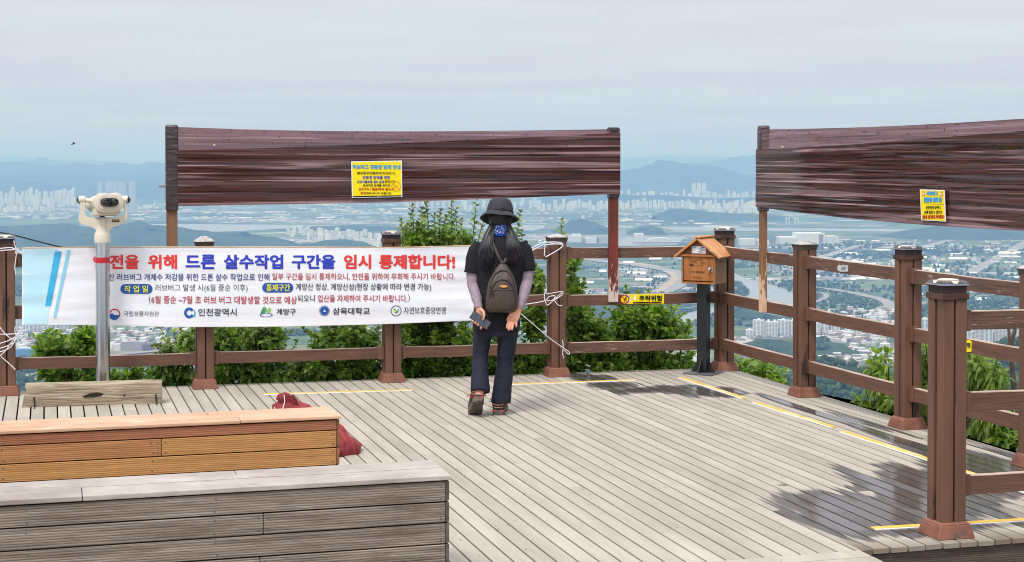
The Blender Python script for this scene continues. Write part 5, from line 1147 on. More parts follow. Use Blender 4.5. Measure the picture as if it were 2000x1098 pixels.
phone()

# stray leaf and bird
c = G(1173, 824); B = MB(); B.add([(-.03, -.012, .006), (0, -.02, .022), (.035, -.012, .010), (0, .012, .012)], [(0, 1, 3), (1, 2, 3)]); tag(B.build('leaf', flat('fallen_leaf', (130, 160, 70)), loc=c, fixn=False), 'single green leaf lying on the open deck boards', 'leaf')
c = atY(142.5, 281, 42); B = MB(); B.tube([(-.06, 0, -.022), (-.03, 0, -.012), (.01, 0, .0), (.045, 0, .012), (.06, 0, .018)], [.002, .012, .018, .013, .003], 8)
B.add([(-.01, 0, .004), (.03, .0, .012), (.035, .10, .045), (.0, .09, .03)], [(0, 1, 2, 3)]); B.add([(-.01, 0, .004), (.03, .0, .012), (.06, -.10, .05), (.03, -.09, .035)], [(0, 3, 2, 1)])
tag(B.build('bird', flat('bird_dark', (70, 70, 74)), loc=c, fixn=False), 'small dark bird flying in the sky over the binocular viewer', 'bird')
# ------------------------------------------------------------------ shrubs beyond the railings
def leaf_material(name, dark, mid, light, tip):
    m = Mat(name); r = m.island(); col = m.ramp(r, [(0.0, dark), (0.35, mid), (0.75, light), (1.0, tip)])
    v = m.noise(m.coords((30, 30, 30)), 1.0, 2); col = m.mix(1.0, col, m.ramp(v, [(0.3, 0.82), (0.7, 1.15)]), 'MULTIPLY')
    p = m.bsdf(col, 0.36, spec=0.5); t = m.n('ShaderNodeBsdfTranslucent'); m.L(m.mix(1.0, col, (1.4, 1.5, 0.6), 'MULTIPLY'), t.inputs[0])
    x = m.n('ShaderNodeMixShader'); x.inputs[0].default_value = 0.45; m.L(p, x.inputs[1]); m.L(t.outputs[0], x.inputs[2]); return m.done(x.outputs[0])
M['leaf_green'] = leaf_material('glossy_green_leaf', (.070, .135, .028), (.150, .262, .048), (.27, .40, .078), (.44, .52, .12))
M['leaf_round'] = leaf_material('rounded_green_leaf', (.075, .150, .028), (.160, .280, .048), (.28, .42, .08), (.40, .51, .12))
M['leaf_peach'] = leaf_material('long_green_leaf', (.10, .18, .026), (.20, .32, .045), (.32, .45, .075), (.46, .56, .12))
M['leaf_young'] = leaf_material('young_leaf', (.060, .100, .018), (.120, .170, .030), (.22, .26, .05), (.42, .40, .08))
M['twig'] = pmat('shrub_twig', lin(86, 62, 52), lin(58, 44, 38), (20, 20, 20), rough=0.8)
M['bark'] = pmat('dead_bark', lin(128, 112, 100), lin(82, 70, 62), (30, 30, 9), rough=0.9, bump=0.7, bscale=(50, 50, 14))
class Leaves:
    def __init__(self): self.v, self.f = [], []
    def leaf(self, p, d, n, L, w, kind, droop):
        d = d.normalized(); s = d.cross(n)
        if s.length < 1e-4: s = d.cross(Vector((1, 0, 0)))
        s.normalize(); n = s.cross(d).normalized(); o = len(self.v)
        if kind == 'long': prof = [(.12, .55), (.35, 1.0), (.65, .82), (.86, .42)]
        elif kind == 'round': prof = [(.15, .28), (.45, .72), (.72, 1.0), (.92, .62)]
        else: prof = [(.10, .45), (.32, 1.0), (.60, .88), (.84, .42)]
        def mid(t): return p+d*(L*t*(1-0.35*droop*t))-UP*(L*droop*t*t*0.75)
        self.v.append(tuple(mid(0)))
        for t, k in prof:
            c = mid(t); self.v += [tuple(c-s*w*k/2+n*w*k*0.16), tuple(c), tuple(c+s*w*k/2+n*w*k*0.16)]
        self.v.append(tuple(mid(1.0))); e = o+1+3*len(prof)
        self.f += [(o, o+2, o+1), (o, o+3, o+2)]
        for i in range(len(prof)-1):
            a = o+1+3*i; self.f += [(a, a+1, a+4, a+3), (a+1, a+2, a+5, a+4)]
        a = e-3; self.f += [(a, a+1, e), (a+1, a+2, e)]
    def build(self, name, mat, parent):
        me = bpy.data.meshes.new(name); me.from_pydata(self.v, [], self.f); me.materials.append(mat); me.polygons.foreach_set('use_smooth', [True]*len(me.polygons)); me.update()
        o = bpy.data.objects.new(name, me); COL.objects.link(o); o.parent = parent; return o
def shoot(LV, TW, p0, p1, rr, kind, size, n, droop, first=0.25, r=.0035):
    d = p1-p0; L = d.length; side = d.cross(Vector((rr.gauss(0, 1), rr.gauss(0, 1), rr.gauss(0, .5)))).normalized()*L*0.10
    pts = [p0, lerp(p0, p1, .35)+side, lerp(p0, p1, .7)+side*.8, p1]; TW.tube(pts, [r, r*.8, r*.6, r*.25], 4)
    def at(t):
        t *= 3; i = min(2, int(t)); return lerp(pts[i], pts[i+1], t-i)
    dn = d.normalized(); a0 = rr.uniform(0, 6.28); b1 = dn.cross(Vector((.3, .5, .8))).normalized(); b2 = dn.cross(b1)
    for k in range(n):
        t = first+(1-first)*(k+.5)/n; a = a0+k*2.4; out = b1*math.cos(a)+b2*math.sin(a)
        ld = (out*0.85+dn*(0.35+0.5*t)+UP*0.22+Vector((0, -.18, 0))); sz = size*rr.uniform(.7, 1.15)*(1-.28*max(0, t-.7)/.3)
        up = (UP*0.9+Vector((rr.gauss(0, .45), rr.gauss(-.35, .45), rr.gauss(0, .3))))
        asp = {'long': .20, 'round': .60, 'ovate': .50}[kind]
        LV.leaf(at(t), ld, up, sz, sz*asp*rr.uniform(.85, 1.15), kind, droop*rr.uniform(.5, 1.4))
    for k in range(2): LV.leaf(p1, dn+Vector((rr.gauss(0, .4), rr.gauss(0, .4), rr.gauss(0, .3))), Vector((rr.gauss(0, .6), -.6, .8)), size*.6, size*.6*({'long': .2, 'round': .5, 'ovate': .42}[kind]), kind, droop*.5)
def shrub(label, blobs, kind='ovate', size=.075, base=None, depth=0.6, dens=1.0, droop=.35, line=back_at, off=-0.55, seed=1, sprigs=(), name='shrub', cat='shrub', mat=None, group='shrubs behind the railing', stems=()):
    """blobs: (u, v, ru, rv) patches of crown in the photograph; they stand at the railing line plus off, depth thick"""
    rr = random.Random(seed); ub = base[0] if base else blobs[0][0]
    lp = line(ub, off); vb = base[1] if base else 790; bp_ = atY(ub, vb, lp.y); root = thing(name, label, cat, bp_, 0, group)
    LV, TW = Leaves(), MB(); YL = Leaves()
    for (u, v, ru, rv) in blobs:
        y0 = line(u, off).y; s = y0/F; c = atY(u, v, y0)-bp_; rx, rz, ry = ru*s, rv*s, depth/2
        m0 = Vector((0, 0, 0)); mid = lerp(m0, c, .55)+Vector((rr.gauss(0, .04), rr.gauss(0, .08), -.05))
        TW.tube([m0, mid, c], [.014, .010, .005], 6)
        n = max(4, int(dens*ru*rv*0.050)); size_ = size*1.28
        for k in range(n):
            a, b = rr.uniform(0, 6.283), rr.uniform(-1, 1); q = (rr.uniform(.25, 1))**.5; h = math.sqrt(1-b*b)
            e = c+Vector((rx*q*h*math.cos(a), ry*q*h*math.sin(a)*1.0, rz*q*b)); st = lerp(c-UP*rz*.35, e, rr.uniform(.1, .5))+Vector((rr.gauss(0, .03), rr.gauss(0, .05), -.05))
            Ls = (e-st).length
            if Ls < .11: st = e-(e-st).normalized()*.11 if Ls > 1e-3 else e-UP*.11
            shoot(LV, TW, st, e, rr, kind, size_, rr.randint(7, 11), droop, .05)
    sprigs = list(sprigs)
    for (u, v, ru, rv) in blobs:                        # loose shoots breaking the outline
        if kind == 'long': continue
        for k in range(max(2, int(ru/7))):
            t = R(rr.uniform(15, 165)); g = rr.uniform(1.15, 1.65); sprigs.append((u+ru*.45*math.cos(t), v-rv*.4*math.sin(t), u+ru*g*math.cos(t)*.9, v-rv*g*math.sin(t)-4, rr.randint(5, 7), rr.random() < .3))
    for (u0, v0, u1, v1, n, young) in sprigs:
        y0 = line(u0, off+rr.uniform(-.15, .15)).y; p0, p1 = atY(u0, v0, y0)-bp_, atY(u1, v1, y0)-bp_
        Lp = (p1-p0).length; side = Vector((rr.gauss(0, .015), 0, 0)); pts = [p0, lerp(p0, p1, .5)+side, p1]; TW.tube([p0-UP*.12]+pts, [.005, .0045, .0035, .0015], 5)
        n = int(n*1.8)
        for k in range(n):
            t = (k+.3)/n; a = k*2.4+u0; p = lerp(p0, p1, t) if t < 1 else p1; out = Vector((math.cos(a), math.sin(a)*.8, .42+.5*t)); yl = young and t > .72
            sz = size*1.4*(1.0-.45*t)*rr.uniform(.8, 1.1); (YL if yl else LV).leaf(p, out, Vector((rr.gauss(0, .3), -.5, 1)), sz, sz*({'long': .2, 'round': .6, 'ovate': .5}[kind]), kind, droop)
        for k in range(3): YL.leaf(p1, Vector((rr.gauss(0, .7), rr.gauss(0, .5), 1)), Vector((0, -1, .3)), size*.5, size*.2, kind, 0.1) if young else LV.leaf(p1, Vector((rr.gauss(0, .7), rr.gauss(0, .5), 1)), Vector((0, -1, .3)), size*.6, size*.28, kind, .2)
    for pth, r in stems:
        TW.tube([atY(u, v, line(u, off).y)-bp_ for u, v in pth], [r*(1-.5*i/len(pth)) for i in range(len(pth))], 7)
    fo = LV.build('foliage', mat or M['leaf_green'], root)
    if YL.v: YL.build('young_foliage', M['leaf_young'], root)
    TW.build('branches', M['twig'], root, smooth=60)
    return root
shrub('low shrub with rounded leaves left of the viewer pole, half under the lower rail', [(100, 674, 32, 17), (92, 690, 24, 10), (105, 722, 36, 13), (130, 736, 26, 10)], 'round', .078, (142, 775), .5, .9, .2, seed=2, mat=M['leaf_round'], stems=[([(142, 775), (138, 740), (146, 700), (120, 680)], .012)])
shrub('shrub with rounded leaves rising just left of the viewer pole', [(170, 662, 20, 26), (160, 688, 24, 16), (182, 684, 20, 18), (178, 726, 14, 14), (236, 742, 22, 10), (262, 726, 16, 12)], 'round', .078, (158, 780), .5, .9, .2, seed=3, mat=M['leaf_round'], stems=[([(158, 780), (157, 745), (162, 720), (172, 690)], .013)])
shrub('loose shrub with drooping pointed leaves left of the post with the grey pyramid cap', [(345, 690, 34, 16), (366, 668, 18, 18), (322, 726, 30, 18), (362, 734, 26, 22), (300, 740, 20, 12)], 'ovate', .09, (355, 790), .5, .62, .75, seed=4, sprigs=[(335, 690, 312, 640, 7, False), (352, 690, 340, 648, 6, False), (330, 712, 305, 676, 5, True), (372, 680, 378, 648, 6, True)])
shrub('dense drooping shrub right of the post with the grey pyramid cap', [(440, 660, 30, 26), (490, 656, 34, 26), (535, 662, 28, 24), (440, 716, 30, 28), (495, 720, 40, 30), (548, 728, 34, 24)], 'ovate', .086, (490, 800), .7, 1.0, .6, seed=5, sprigs=[(545, 690, 566, 650, 6, False), (560, 700, 580, 668, 5, True), (470, 660, 466, 632, 5, False)])
shrub('dense shrub with reddish tips left of the middle post under the banner', [(640, 664, 36, 22), (690, 656, 34, 26), (722, 672, 22, 26), (625, 716, 34, 26), (680, 724, 40, 28), (724, 728, 20, 22), (590, 728, 22, 18)], 'ovate', .08, (680, 800), .7, 1.0, .4, seed=6, sprigs=[(620, 690, 606, 652, 6, True), (650, 680, 640, 636, 6, True), (604, 735, 586, 700, 5, True)])
shrub('dense shrub under the right end of the banner, with young shoots standing above it', [(806, 660, 30, 30), (856, 654, 36, 30), (905, 660, 30, 28), (800, 712, 26, 28), (850, 718, 40, 26), (905, 720, 30, 26), (776, 690, 16, 40), (840, 590, 60, 50), (815, 468, 32, 16), (862, 470, 34, 15), (905, 474, 20, 12)], 'ovate', .074, (850, 800), .7, 1.0, .3, seed=7,
      sprigs=[(786, 480, 784, 430, 9, True), (803, 480, 805, 402, 15, True), (822, 480, 824, 408, 13, True), (834, 480, 832, 396, 16, True), (845, 480, 848, 420, 10, True), (794, 480, 795, 440, 9, True), (868, 480, 872, 424, 11, True), (888, 480, 890, 408, 12, True), (812, 480, 814, 436, 9, True), (858, 480, 860, 412, 13, True), (878, 480, 882, 396, 16, True), (896, 480, 900, 430, 9, True), (920, 490, 931, 384, 14, False), (932, 490, 944, 430, 8, True)])
shrub('shrub behind the walker and the post right of the walker, with tall shoots', [(1046, 545, 18, 20), (1040, 625, 26, 34), (985, 640, 24, 30), (940, 700, 40, 34), (1010, 706, 30, 28), (1050, 704, 22, 30), (1048, 590, 16, 26), (975, 712, 20, 24)], 'ovate', .072, (1020, 800), .6, 1.05, .3, seed=8,
      sprigs=[(1008, 480, 1016, 414, 10, True), (1022, 500, 1018, 452, 7, True), (1096, 490, 1098, 430, 8, True), (1030, 560, 1046, 520, 6, True), (946, 730, 938, 690, 6, True), (966, 735, 962, 700, 7, True), (868, 738, 864, 718, 6, True)])
shrub('broad leafy shrub between the post right of the walker and the red screen post', [(1114, 512, 16, 16), (1122, 558, 20, 12), (1128, 610, 32, 30), (1150, 645, 40, 22), (1120, 700, 26, 26), (1170, 708, 34, 22), (1112, 655, 18, 26), (1190, 668, 24, 30), (1196, 716, 20, 14)], 'ovate', .078, (1140, 800), .7, 1.0, .25, seed=9, mat=M['leaf_green'], sprigs=[(1105, 600, 1130, 500, 9, False), (1104, 620, 1140, 548, 7, False)])
shrub('broad leafy shrub under the fall danger sign', [(1225, 622, 32, 28), (1268, 614, 36, 26), (1302, 632, 26, 24), (1240, 658, 40, 18), (1290, 660, 36, 16), (1336, 652, 18, 14), (1215, 706, 36, 24), (1275, 708, 42, 22), (1330, 714, 30, 14)], 'ovate', .076, (1260, 800), .7, 1.0, .25, seed=10, mat=M['leaf_round'], sprigs=[(1216, 590, 1224, 562, 5, False), (1310, 625, 1324, 596, 5, False), (1335, 655, 1342, 636, 4, True)])
shrub('low bush peeping over the deck edge right of the corner post', [(1448, 716, 20, 10), (1486, 724, 24, 14), (1518, 740, 20, 14), (1470, 738, 30, 14)], 'round', .075, (1485, 790), .5, 1.15, .25, line=right_at, off=-.5, seed=11, mat=M['leaf_round'])
shrub('drooping long leaved plant left of the solar capped side post', [(1712, 716, 22, 20), (1718, 742, 22, 14), (1700, 786, 30, 18), (1728, 800, 20, 22), (1740, 770, 16, 24)], 'long', .135, (1738, 860), .45, .62, 1.0, line=right_at, off=-.42, seed=12, mat=M['leaf_peach'], name='long_leaved_plant', cat='plant', group='long leaved plants beyond the side railing', sprigs=[(1718, 760, 1712, 690, 12, False), (1736, 720, 1732, 690, 6, False)])
shrub('drooping long leaved plant between the solar capped side post and the nearest post', [(1800, 700, 18, 28), (1802, 748, 20, 34), (1800, 800, 22, 30), (1816, 730, 14, 50), (1836, 760, 20, 60), (1790, 830, 20, 16)], 'long', .135, (1806, 880), .45, .75, 1.0, line=right_at, off=-.42, seed=13, mat=M['leaf_peach'], name='long_leaved_plant', cat='plant', group='long leaved plants beyond the side railing', sprigs=[(1796, 700, 1788, 628, 10, False), (1808, 700, 1806, 664, 8, False)])
shrub('drooping long leaved plant right of the nearest post, beside a bare trunk', [(1915, 720, 22, 28), (1938, 730, 22, 28), (1910, 752, 24, 12), (1925, 836, 30, 18), (1960, 850, 34, 24), (1985, 868, 20, 20), (1940, 800, 40, 30), (1895, 690, 12, 14), (2010, 860, 20, 30)], 'long', .135, (1940, 930), .45, .62, 1.0, line=right_at, off=-.42, seed=14, mat=M['leaf_peach'], name='long_leaved_plant', cat='plant', group='long leaved plants beyond the side railing', sprigs=[(1914, 770, 1912, 696, 12, False), (1940, 770, 1946, 704, 10, False)])
def bare_trunk(label, paths, off, name, cat):
    pl = right_at(paths[0][0][0][0], off); bp_ = atY(paths[0][0][0][0], paths[0][0][0][1], pl.y); root = thing(name, label, cat, bp_)
    for i, (pth, r0, r1) in enumerate(paths):
        B = MB(); n = len(pth); pts = [atY(u, v, pl.y)-bp_+Vector((0, .02*nz(u, v), 0)) for u, v in pth]; fine = []
        for a, b in zip(pts, pts[1:]):
            for k in range(4): fine.append(lerp(a, b, k/4)+Vector((.006*nz(a.z*9+k, 1, i), .006*nz(a.z*9+k, 5, i), 0)))
        fine.append(pts[-1]); B.tube(fine, [lerp(r0, r1, k/(len(fine)-1))*(1+.18*nz(k*1.3, i)) for k in range(len(fine))], 9); B.build('trunk' if i == 0 else 'branch', M['bark'], root, smooth=70)
    return root
bare_trunk('bare forked grey trunk beyond the side railing at the right edge', [([(1984, 900), (1983, 800), (1981, 758), (1978, 730), (1976, 700), (1976, 672), (1982, 645), (1985, 610)], .024, .012), ([(1976, 690), (1973, 665), (1970, 645), (1968, 615)], .014, .008), ([(1977, 716), (1970, 726), (1961, 736)], .009, .003)], -.75, 'bare_tree', 'tree')
bare_trunk('cut grey stump behind the middle rail, right of the nearest post', [([(1893, 920), (1893, 860), (1894, 820), (1896, 780), (1896, 752)], .030, .026), ([(1893, 850), (1900, 842), (1906, 838)], .024, .012)], -.5, 'tree_stump', 'stump')
# ------------------------------------------------------------------ the mountain top and the plain far below
PL = -380.0
def GP(u, v, dz=0.0): return G(u, v, PL+dz)
M['hillside'] = pmat('hillside_scrub', (.030, .050, .016), (.055, .070, .028), (.12, .12, .12), rough=0.95, bump=0.8, bscale=(.5, .5, .5))
vs, fs = [], []; NA, radii = 72, [0, 4, 8, 11, 14.5, 20, 28, 45, 80, 140, 230, 340, 460, 600, 800]
for r in radii:
    for j in range(NA):
        a = 2*math.pi*j/NA; x, y = r*math.sin(a), 6+r*math.cos(a); k = max(0, r-8)
        z = -2.4-0.62*k*(1+.15*nz(x*.01, y*.01))
        if r > 24: z += 0.05*k*nz(x*.03, y*.03, 4)
        vs.append((x, y, max(z, PL-6)))
for i in range(len(radii)-1):
    for j in range(NA): a, b = i*NA+j, i*NA+(j+1) % NA; fs.append((a, b, b+NA, a+NA))
B = MB(); B.add(vs, fs); struct(B.build('hillside', M['hillside'], smooth=60))

def plain_material():
    m = Mat('plain_fields'); c = m.coords((1, 1, 1), 'Object', (0, 0, R(-12)))
    v = m.n('ShaderNodeTexVoronoi', distance='CHEBYCHEV'); v.inputs['Scale'].default_value = 1.0; v.inputs['Randomness'].default_value = 0.85
    sc_ = m.n('ShaderNodeVectorMath', operation='MULTIPLY'); m.L(c, sc_.inputs[0]); sc_.inputs[1].default_value = (1/190, 1/120, 1); m.L(sc_.outputs[0], v.inputs['Vector'])
    sp = m.n('ShaderNodeSeparateColor'); m.L(v.outputs['Color'], sp.inputs[0])
    fields = m.ramp(sp.outputs[0], [(0.0, (.050, .085, .030)), (0.22, (.090, .150, .045)), (0.45, (.065, .110, .036)), (0.62, (.115, .165, .060)), (0.78, (.16, .17, .085)), (0.90, (.24, .21, .14)), (0.96, (.42, .42, .40))], 'CONSTANT')
    big = m.noise(m.coords((1/1500, 1/900, 1)), 1.0, 5, 0.6)
    woods = m.ramp(m.noise(m.coords((1/60, 1/60, 1)), 1.0, 3), [(0.3, (.022, .042, .016)), (0.7, (.045, .075, .026))])
    col = m.mix(m.ramp(big, [(0.50, 0.0), (0.56, 1.0)]), fields, woods)
    town = m.noise(m.coords((1/1900, 1/1100, 1), loc=(4.2, 1.3, 0)), 1.0, 5, 0.65)
    v2 = m.n('ShaderNodeTexVoronoi'); v2.inputs['Scale'].default_value = 1/26; m.L(c, v2.inputs['Vector']); sp2 = m.n('ShaderNodeSeparateColor'); m.L(v2.outputs['Color'], sp2.inputs[0])
    roofs = m.ramp(sp2.outputs[1], [(0.0, (.05, .07, .04)), (0.25, (.20, .19, .19)), (0.5, (.36, .35, .36)), (0.75, (.50, .50, .52)), (0.9, (.30, .18, .15))], 'CONSTANT')
    col = m.mix(m.ramp(town, [(0.56, 0.0), (0.60, 1.0)]), col, roofs)
    return m.done(m.bsdf(col, 0.9, spec=0.2))
M['plain'] = plain_material()
B = MB(); B.add([(-32000, -5000, PL), (32000, -5000, PL), (32000, 52000, PL), (-32000, 52000, PL)], [(0, 1, 2, 3)]); struct(B.build('ground', M['plain']))

# ---- hills
def forest_mat(name, a, b, s):
    m = Mat(name); n1 = m.noise(m.coords((1/s, 1/s, 1/s)), 1.0, 5, 0.65); n2 = m.noise(m.coords((1/(s*7),)*3, loc=(3, 1, 2)), 1.0, 3)
    col = m.mix(m.ramp(n2, [(0.4, 0.0), (0.65, 0.6)]), m.ramp(n1, [(0.32, a), (0.68, b)]), tuple(x*1.35 for x in b))
    return m.done(m.bsdf(col, 0.95, m.bump(n1, 0.9, s*0.5), spec=0.1))
M['hill_far'] = forest_mat('far_hill_forest', (.020, .036, .018), (.040, .062, .026), 60)
M['hill_mid'] = forest_mat('wooded_hill', (.016, .032, .012), (.045, .075, .024), 16)
def hill(prof, Y, half, mat, rough=0.05, cols=150, rows=16, name='hill', crest=0.5):
    """prof: (u, v) skyline in the photograph seen at distance Y; a ridge half metres deep to each side"""
    u0, u1 = prof[0][0], prof[-1][0]; vs, fs = [], []
    for i in range(cols+1):
        u = lerp(u0, u1, i/cols); top = atY(u, smooth_interp(u, prof), Y); hgt = max(0, top.z-PL)
        for j in range(rows+1):
            t = -1+2*j/rows; y = Y+t*half; prof_t = (1-abs(t)**1.6)**1.1
            n = fbm(top.x/half*1.7, y/half*1.7, Y*.001, 4)
            z = PL-4+(hgt+4)*prof_t*(1+0.28*n*(1-prof_t)*1.4)+hgt*rough*fbm(top.x/half*6, y/half*6, 3, 3)*min(1, prof_t*2)*(0.35 if j == rows//2 else 1)
            vs.append((top.x, y+half*.25*n*(t != 0), z))
    for i in range(cols):
        for j in range(rows): k = i*(rows+1)+j; fs.append((k, k+1, k+rows+2, k+rows+1))
    B = MB(); B.add(vs, fs); o = struct(B.build(name, mat, smooth=80)); return o
FAR = M['hill_far']; MID = M['hill_mid']
hill([(-300, 312), (-120, 308), (0, 306), (30, 305), (60, 310), (95, 313), (160, 311), (210, 316), (300, 320), (420, 314), (560, 318), (700, 312), (860, 317), (1000, 313), (1130, 318), (1210, 310), (1255, 307), (1307, 303), (1340, 306), (1370, 304), (1410, 306), (1500, 312), (1700, 306), (1900, 310), (2300, 306)], 38000, 1500, FAR, cols=260)
hill([(-300, 330), (-60, 325), (20, 321), (55, 314), (82, 306), (104, 313), (125, 319), (180, 326), (300, 324), (420, 328), (700, 322), (1000, 328), (1240, 332)], 29500, 900, FAR)
hill([(-300, 326), (-100, 320), (0, 316.5), (50, 316), (70, 320), (100, 323), (125, 321), (152, 317), (166, 318), (188, 323), (220, 317), (240, 318), (262, 322), (298, 315.5), (318, 319), (345, 315), (420, 322), (600, 318), (800, 326), (1000, 322), (1180, 330)], 23000, 900, FAR, cols=220)
hill([(-260, 345), (-40, 342), (20, 338), (45, 333), (80, 336), (150, 340), (230, 343), (290, 337), (340, 340), (480, 338), (640, 344), (800, 340), (1000, 346), (1180, 344)], 19600, 700, FAR, cols=200)
hill([(-200, 356), (-40, 354), (20, 352.5), (70, 356), (110, 362), (200, 359), (330, 357), (470, 360), (600, 366)], 17200, 500, FAR)
hill([(1080, 345), (1170, 338), (1209, 333), (1246, 329), (1268, 321), (1289, 313), (1309, 313.5), (1331, 319), (1354, 322), (1400, 325), (1430, 334), (1462, 342), (1520, 350), (1600, 356)], 19600, 900, FAR)
hill([(1290, 330), (1331, 319), (1355, 316), (1382, 318), (1405, 312), (1440, 306), (1463, 304), (1490, 302), (1540, 306), (1620, 314), (1750, 308), (1900, 322), (2100, 315), (2300, 322)], 26500, 1000, FAR)
hill([(1560, 356), (1640, 350), (1760, 344), (1900, 350), (2060, 342), (2300, 350)], 19000, 1300, FAR)
hill([(1060, 386), (1160, 380), (1208, 379), (1255, 382), (1300, 381), (1340, 384), (1400, 388), (1450, 386), (1500, 386), (1580, 392)], 14600, 450, FAR)
hill([(1278, 420), (1294, 414), (1312, 408), (1332, 407.5), (1360, 410), (1384, 414), (1410, 416), (1450, 418), (1500, 419), (1540, 422)], 10600, 260, MID)
hill([(1078, 450), (1098, 440), (1118, 430), (1138, 428), (1156, 432), (1176, 440), (1192, 448)], 8700, 240, MID)
hill([(1222, 460), (1236, 448), (1254, 442), (1276, 441.5), (1290, 446), (1302, 456)], 8500, 150, MID)
hill([(1690, 470), (1740, 460), (1775, 451), (1800, 446), (1840, 440), (1875, 438), (1930, 443), (1990, 447), (2100, 440), (2300, 446)], 8200, 420, MID)
hill([(1430, 459), (1470, 455), (1520, 454), (1600, 456), (1680, 458), (1740, 462)], 8900, 120, MID)
hill([(-260, 452), (-90, 446), (0, 443), (40, 441), (90, 438), (120, 436), (160, 442), (186, 444), (240, 438), (268, 432), (300, 440), (345, 443), (385, 450), (420, 454), (470, 455)], 7700, 520, MID, 0.10, cols=200)
hill([(300, 470), (352, 458), (420, 456), (480, 458), (530, 462), (560, 470), (590, 480)], 7000, 300, MID, 0.10)
hill([(560, 486), (600, 476), (640, 469), (672, 467), (705, 472), (730, 482), (752, 488)], 6700, 180, MID)
hill([(570, 448), (620, 442), (680, 440), (740, 442), (790, 446), (860, 450), (960, 452)], 9000, 180, MID)
hill([(1210, 475), (1330, 474), (1420, 472), (1560, 482)], 7550, 60, MID)
hill([(-300, 520), (-60, 500), (0, 492), (30, 494), (60, 500), (110, 496), (200, 500), (330, 498), (470, 500), (640, 505), (800, 510)], 6000, 320, MID, 0.1)

# ---- woods made of crowns: near wooded slopes and belts of trees on the plain
def ico():
    bm = bmesh.new(); bmesh.ops.create_icosphere(bm, subdivisions=1, radius=1.0); v = [tuple(x.co) for x in bm.verts]; f = [tuple(x.index for x in y.verts) for y in bm.faces]; bm.free(); return np.array(v), np.array(f)
IV, IF = ico()
def crowns(name, pts, mat, seed):
    rr = np.random.default_rng(seed); n = len(pts); P_ = np.array([p[:3] for p in pts]); S_ = np.array([p[3] for p in pts])
    jit = 1+rr.uniform(-.28, .28, (n, len(IV), 1)); sc_ = np.stack([S_*rr.uniform(.85, 1.15, n), S_*rr.uniform(.85, 1.15, n), S_*rr.uniform(.8, 1.35, n)], 1)
    V = (IV[None]*jit*sc_[:, None, :]+P_[:, None, :]).reshape(-1, 3); Fc = (IF[None]+(np.arange(n)*len(IV))[:, None, None]).reshape(-1, 3)
    me = bpy.data.meshes.new(name); me.vertices.add(len(V)); me.vertices.foreach_set('co', V.ravel()); me.loops.add(len(Fc)*3); me.loops.foreach_set('vertex_index', Fc.ravel())
    me.polygons.add(len(Fc)); me.polygons.foreach_set('loop_start', np.arange(len(Fc))*3); me.polygons.foreach_set('loop_total', np.full(len(Fc), 3)); me.materials.append(mat); me.update(calc_edges=True); me.validate()
    o = bpy.data.objects.new(name, me); COL.objects.link(o); return stuff(o)
def crown_mat():
    m = Mat('wood_crowns'); r = m.island(); col = m.ramp(r, [(0, (.018, .036, .012)), (.4, (.035, .062, .020)), (.75, (.055, .092, .028)), (1, (.085, .125, .038))]); g = m.noise(m.coords((.5, .5, .5)), 1.0, 4)
    return m.done(m.bsdf(m.mix(1.0, col, m.ramp(g, [(.3, .6), (.7, 1.3)]), 'MULTIPLY'), 0.95, m.bump(g, 1.0, 1.2), spec=.1))
M['crowns'] = crown_mat()
def wooded_hill(prof, Y, half, n, size, seed):
    h = hill(prof, Y, half, MID, 0.06, 90, 14); rr = random.Random(seed); me = h.data; pts = []
    polys = [p for p in me.polygons if p.center.z > PL+3 and p.normal.z > 0.05]; w = [p.area for p in polys]
    for p in rr.choices(polys, w, k=n):
        q = [me.vertices[i].co for i in p.vertices]; a, b = rr.random(), rr.random(); c = lerp(lerp(q[0], q[1], a), lerp(q[3], q[2], a), b); s = size*rr.uniform(.6, 1.25); pts.append((c.x, c.y, c.z+s*.35, s))
    return pts
tp = []
tp += wooded_hill([(1405, 640), (1430, 612), (1450, 600), (1480, 604), (1510, 612), (1540, 622), (1580, 640), (1600, 650)], 4000, 170, 2200, 6.2, 1)
tp += wooded_hill([(1446, 690), (1462, 668), (1490, 662), (1520, 664), (1545, 668), (1580, 672), (1610, 666), (1640, 670), (1670, 684), (1690, 694)], 3150, 90, 1700, 5.2, 2)
tp += wooded_hill([(1300, 800), (1380, 752), (1440, 738), (1500, 742), (1550, 722), (1590, 706), (1620, 705), (1660, 715), (1700, 728), (1740, 738), (1790, 724), (1840, 700), (1890, 688), (1940, 676), (2000, 668), (2100, 660), (2300, 680)], 1750, 330, 5200, 5.2, 3)
tp += wooded_hill([(-200, 760), (-60, 738), (20, 740), (120, 748), (220, 742), (330, 746), (480, 752), (620, 748), (800, 750), (1000, 742), (1200, 730), (1320, 728)], 2400, 160, 1600, 5.5, 4)
crowns('woods', tp, M['crowns'], 5)
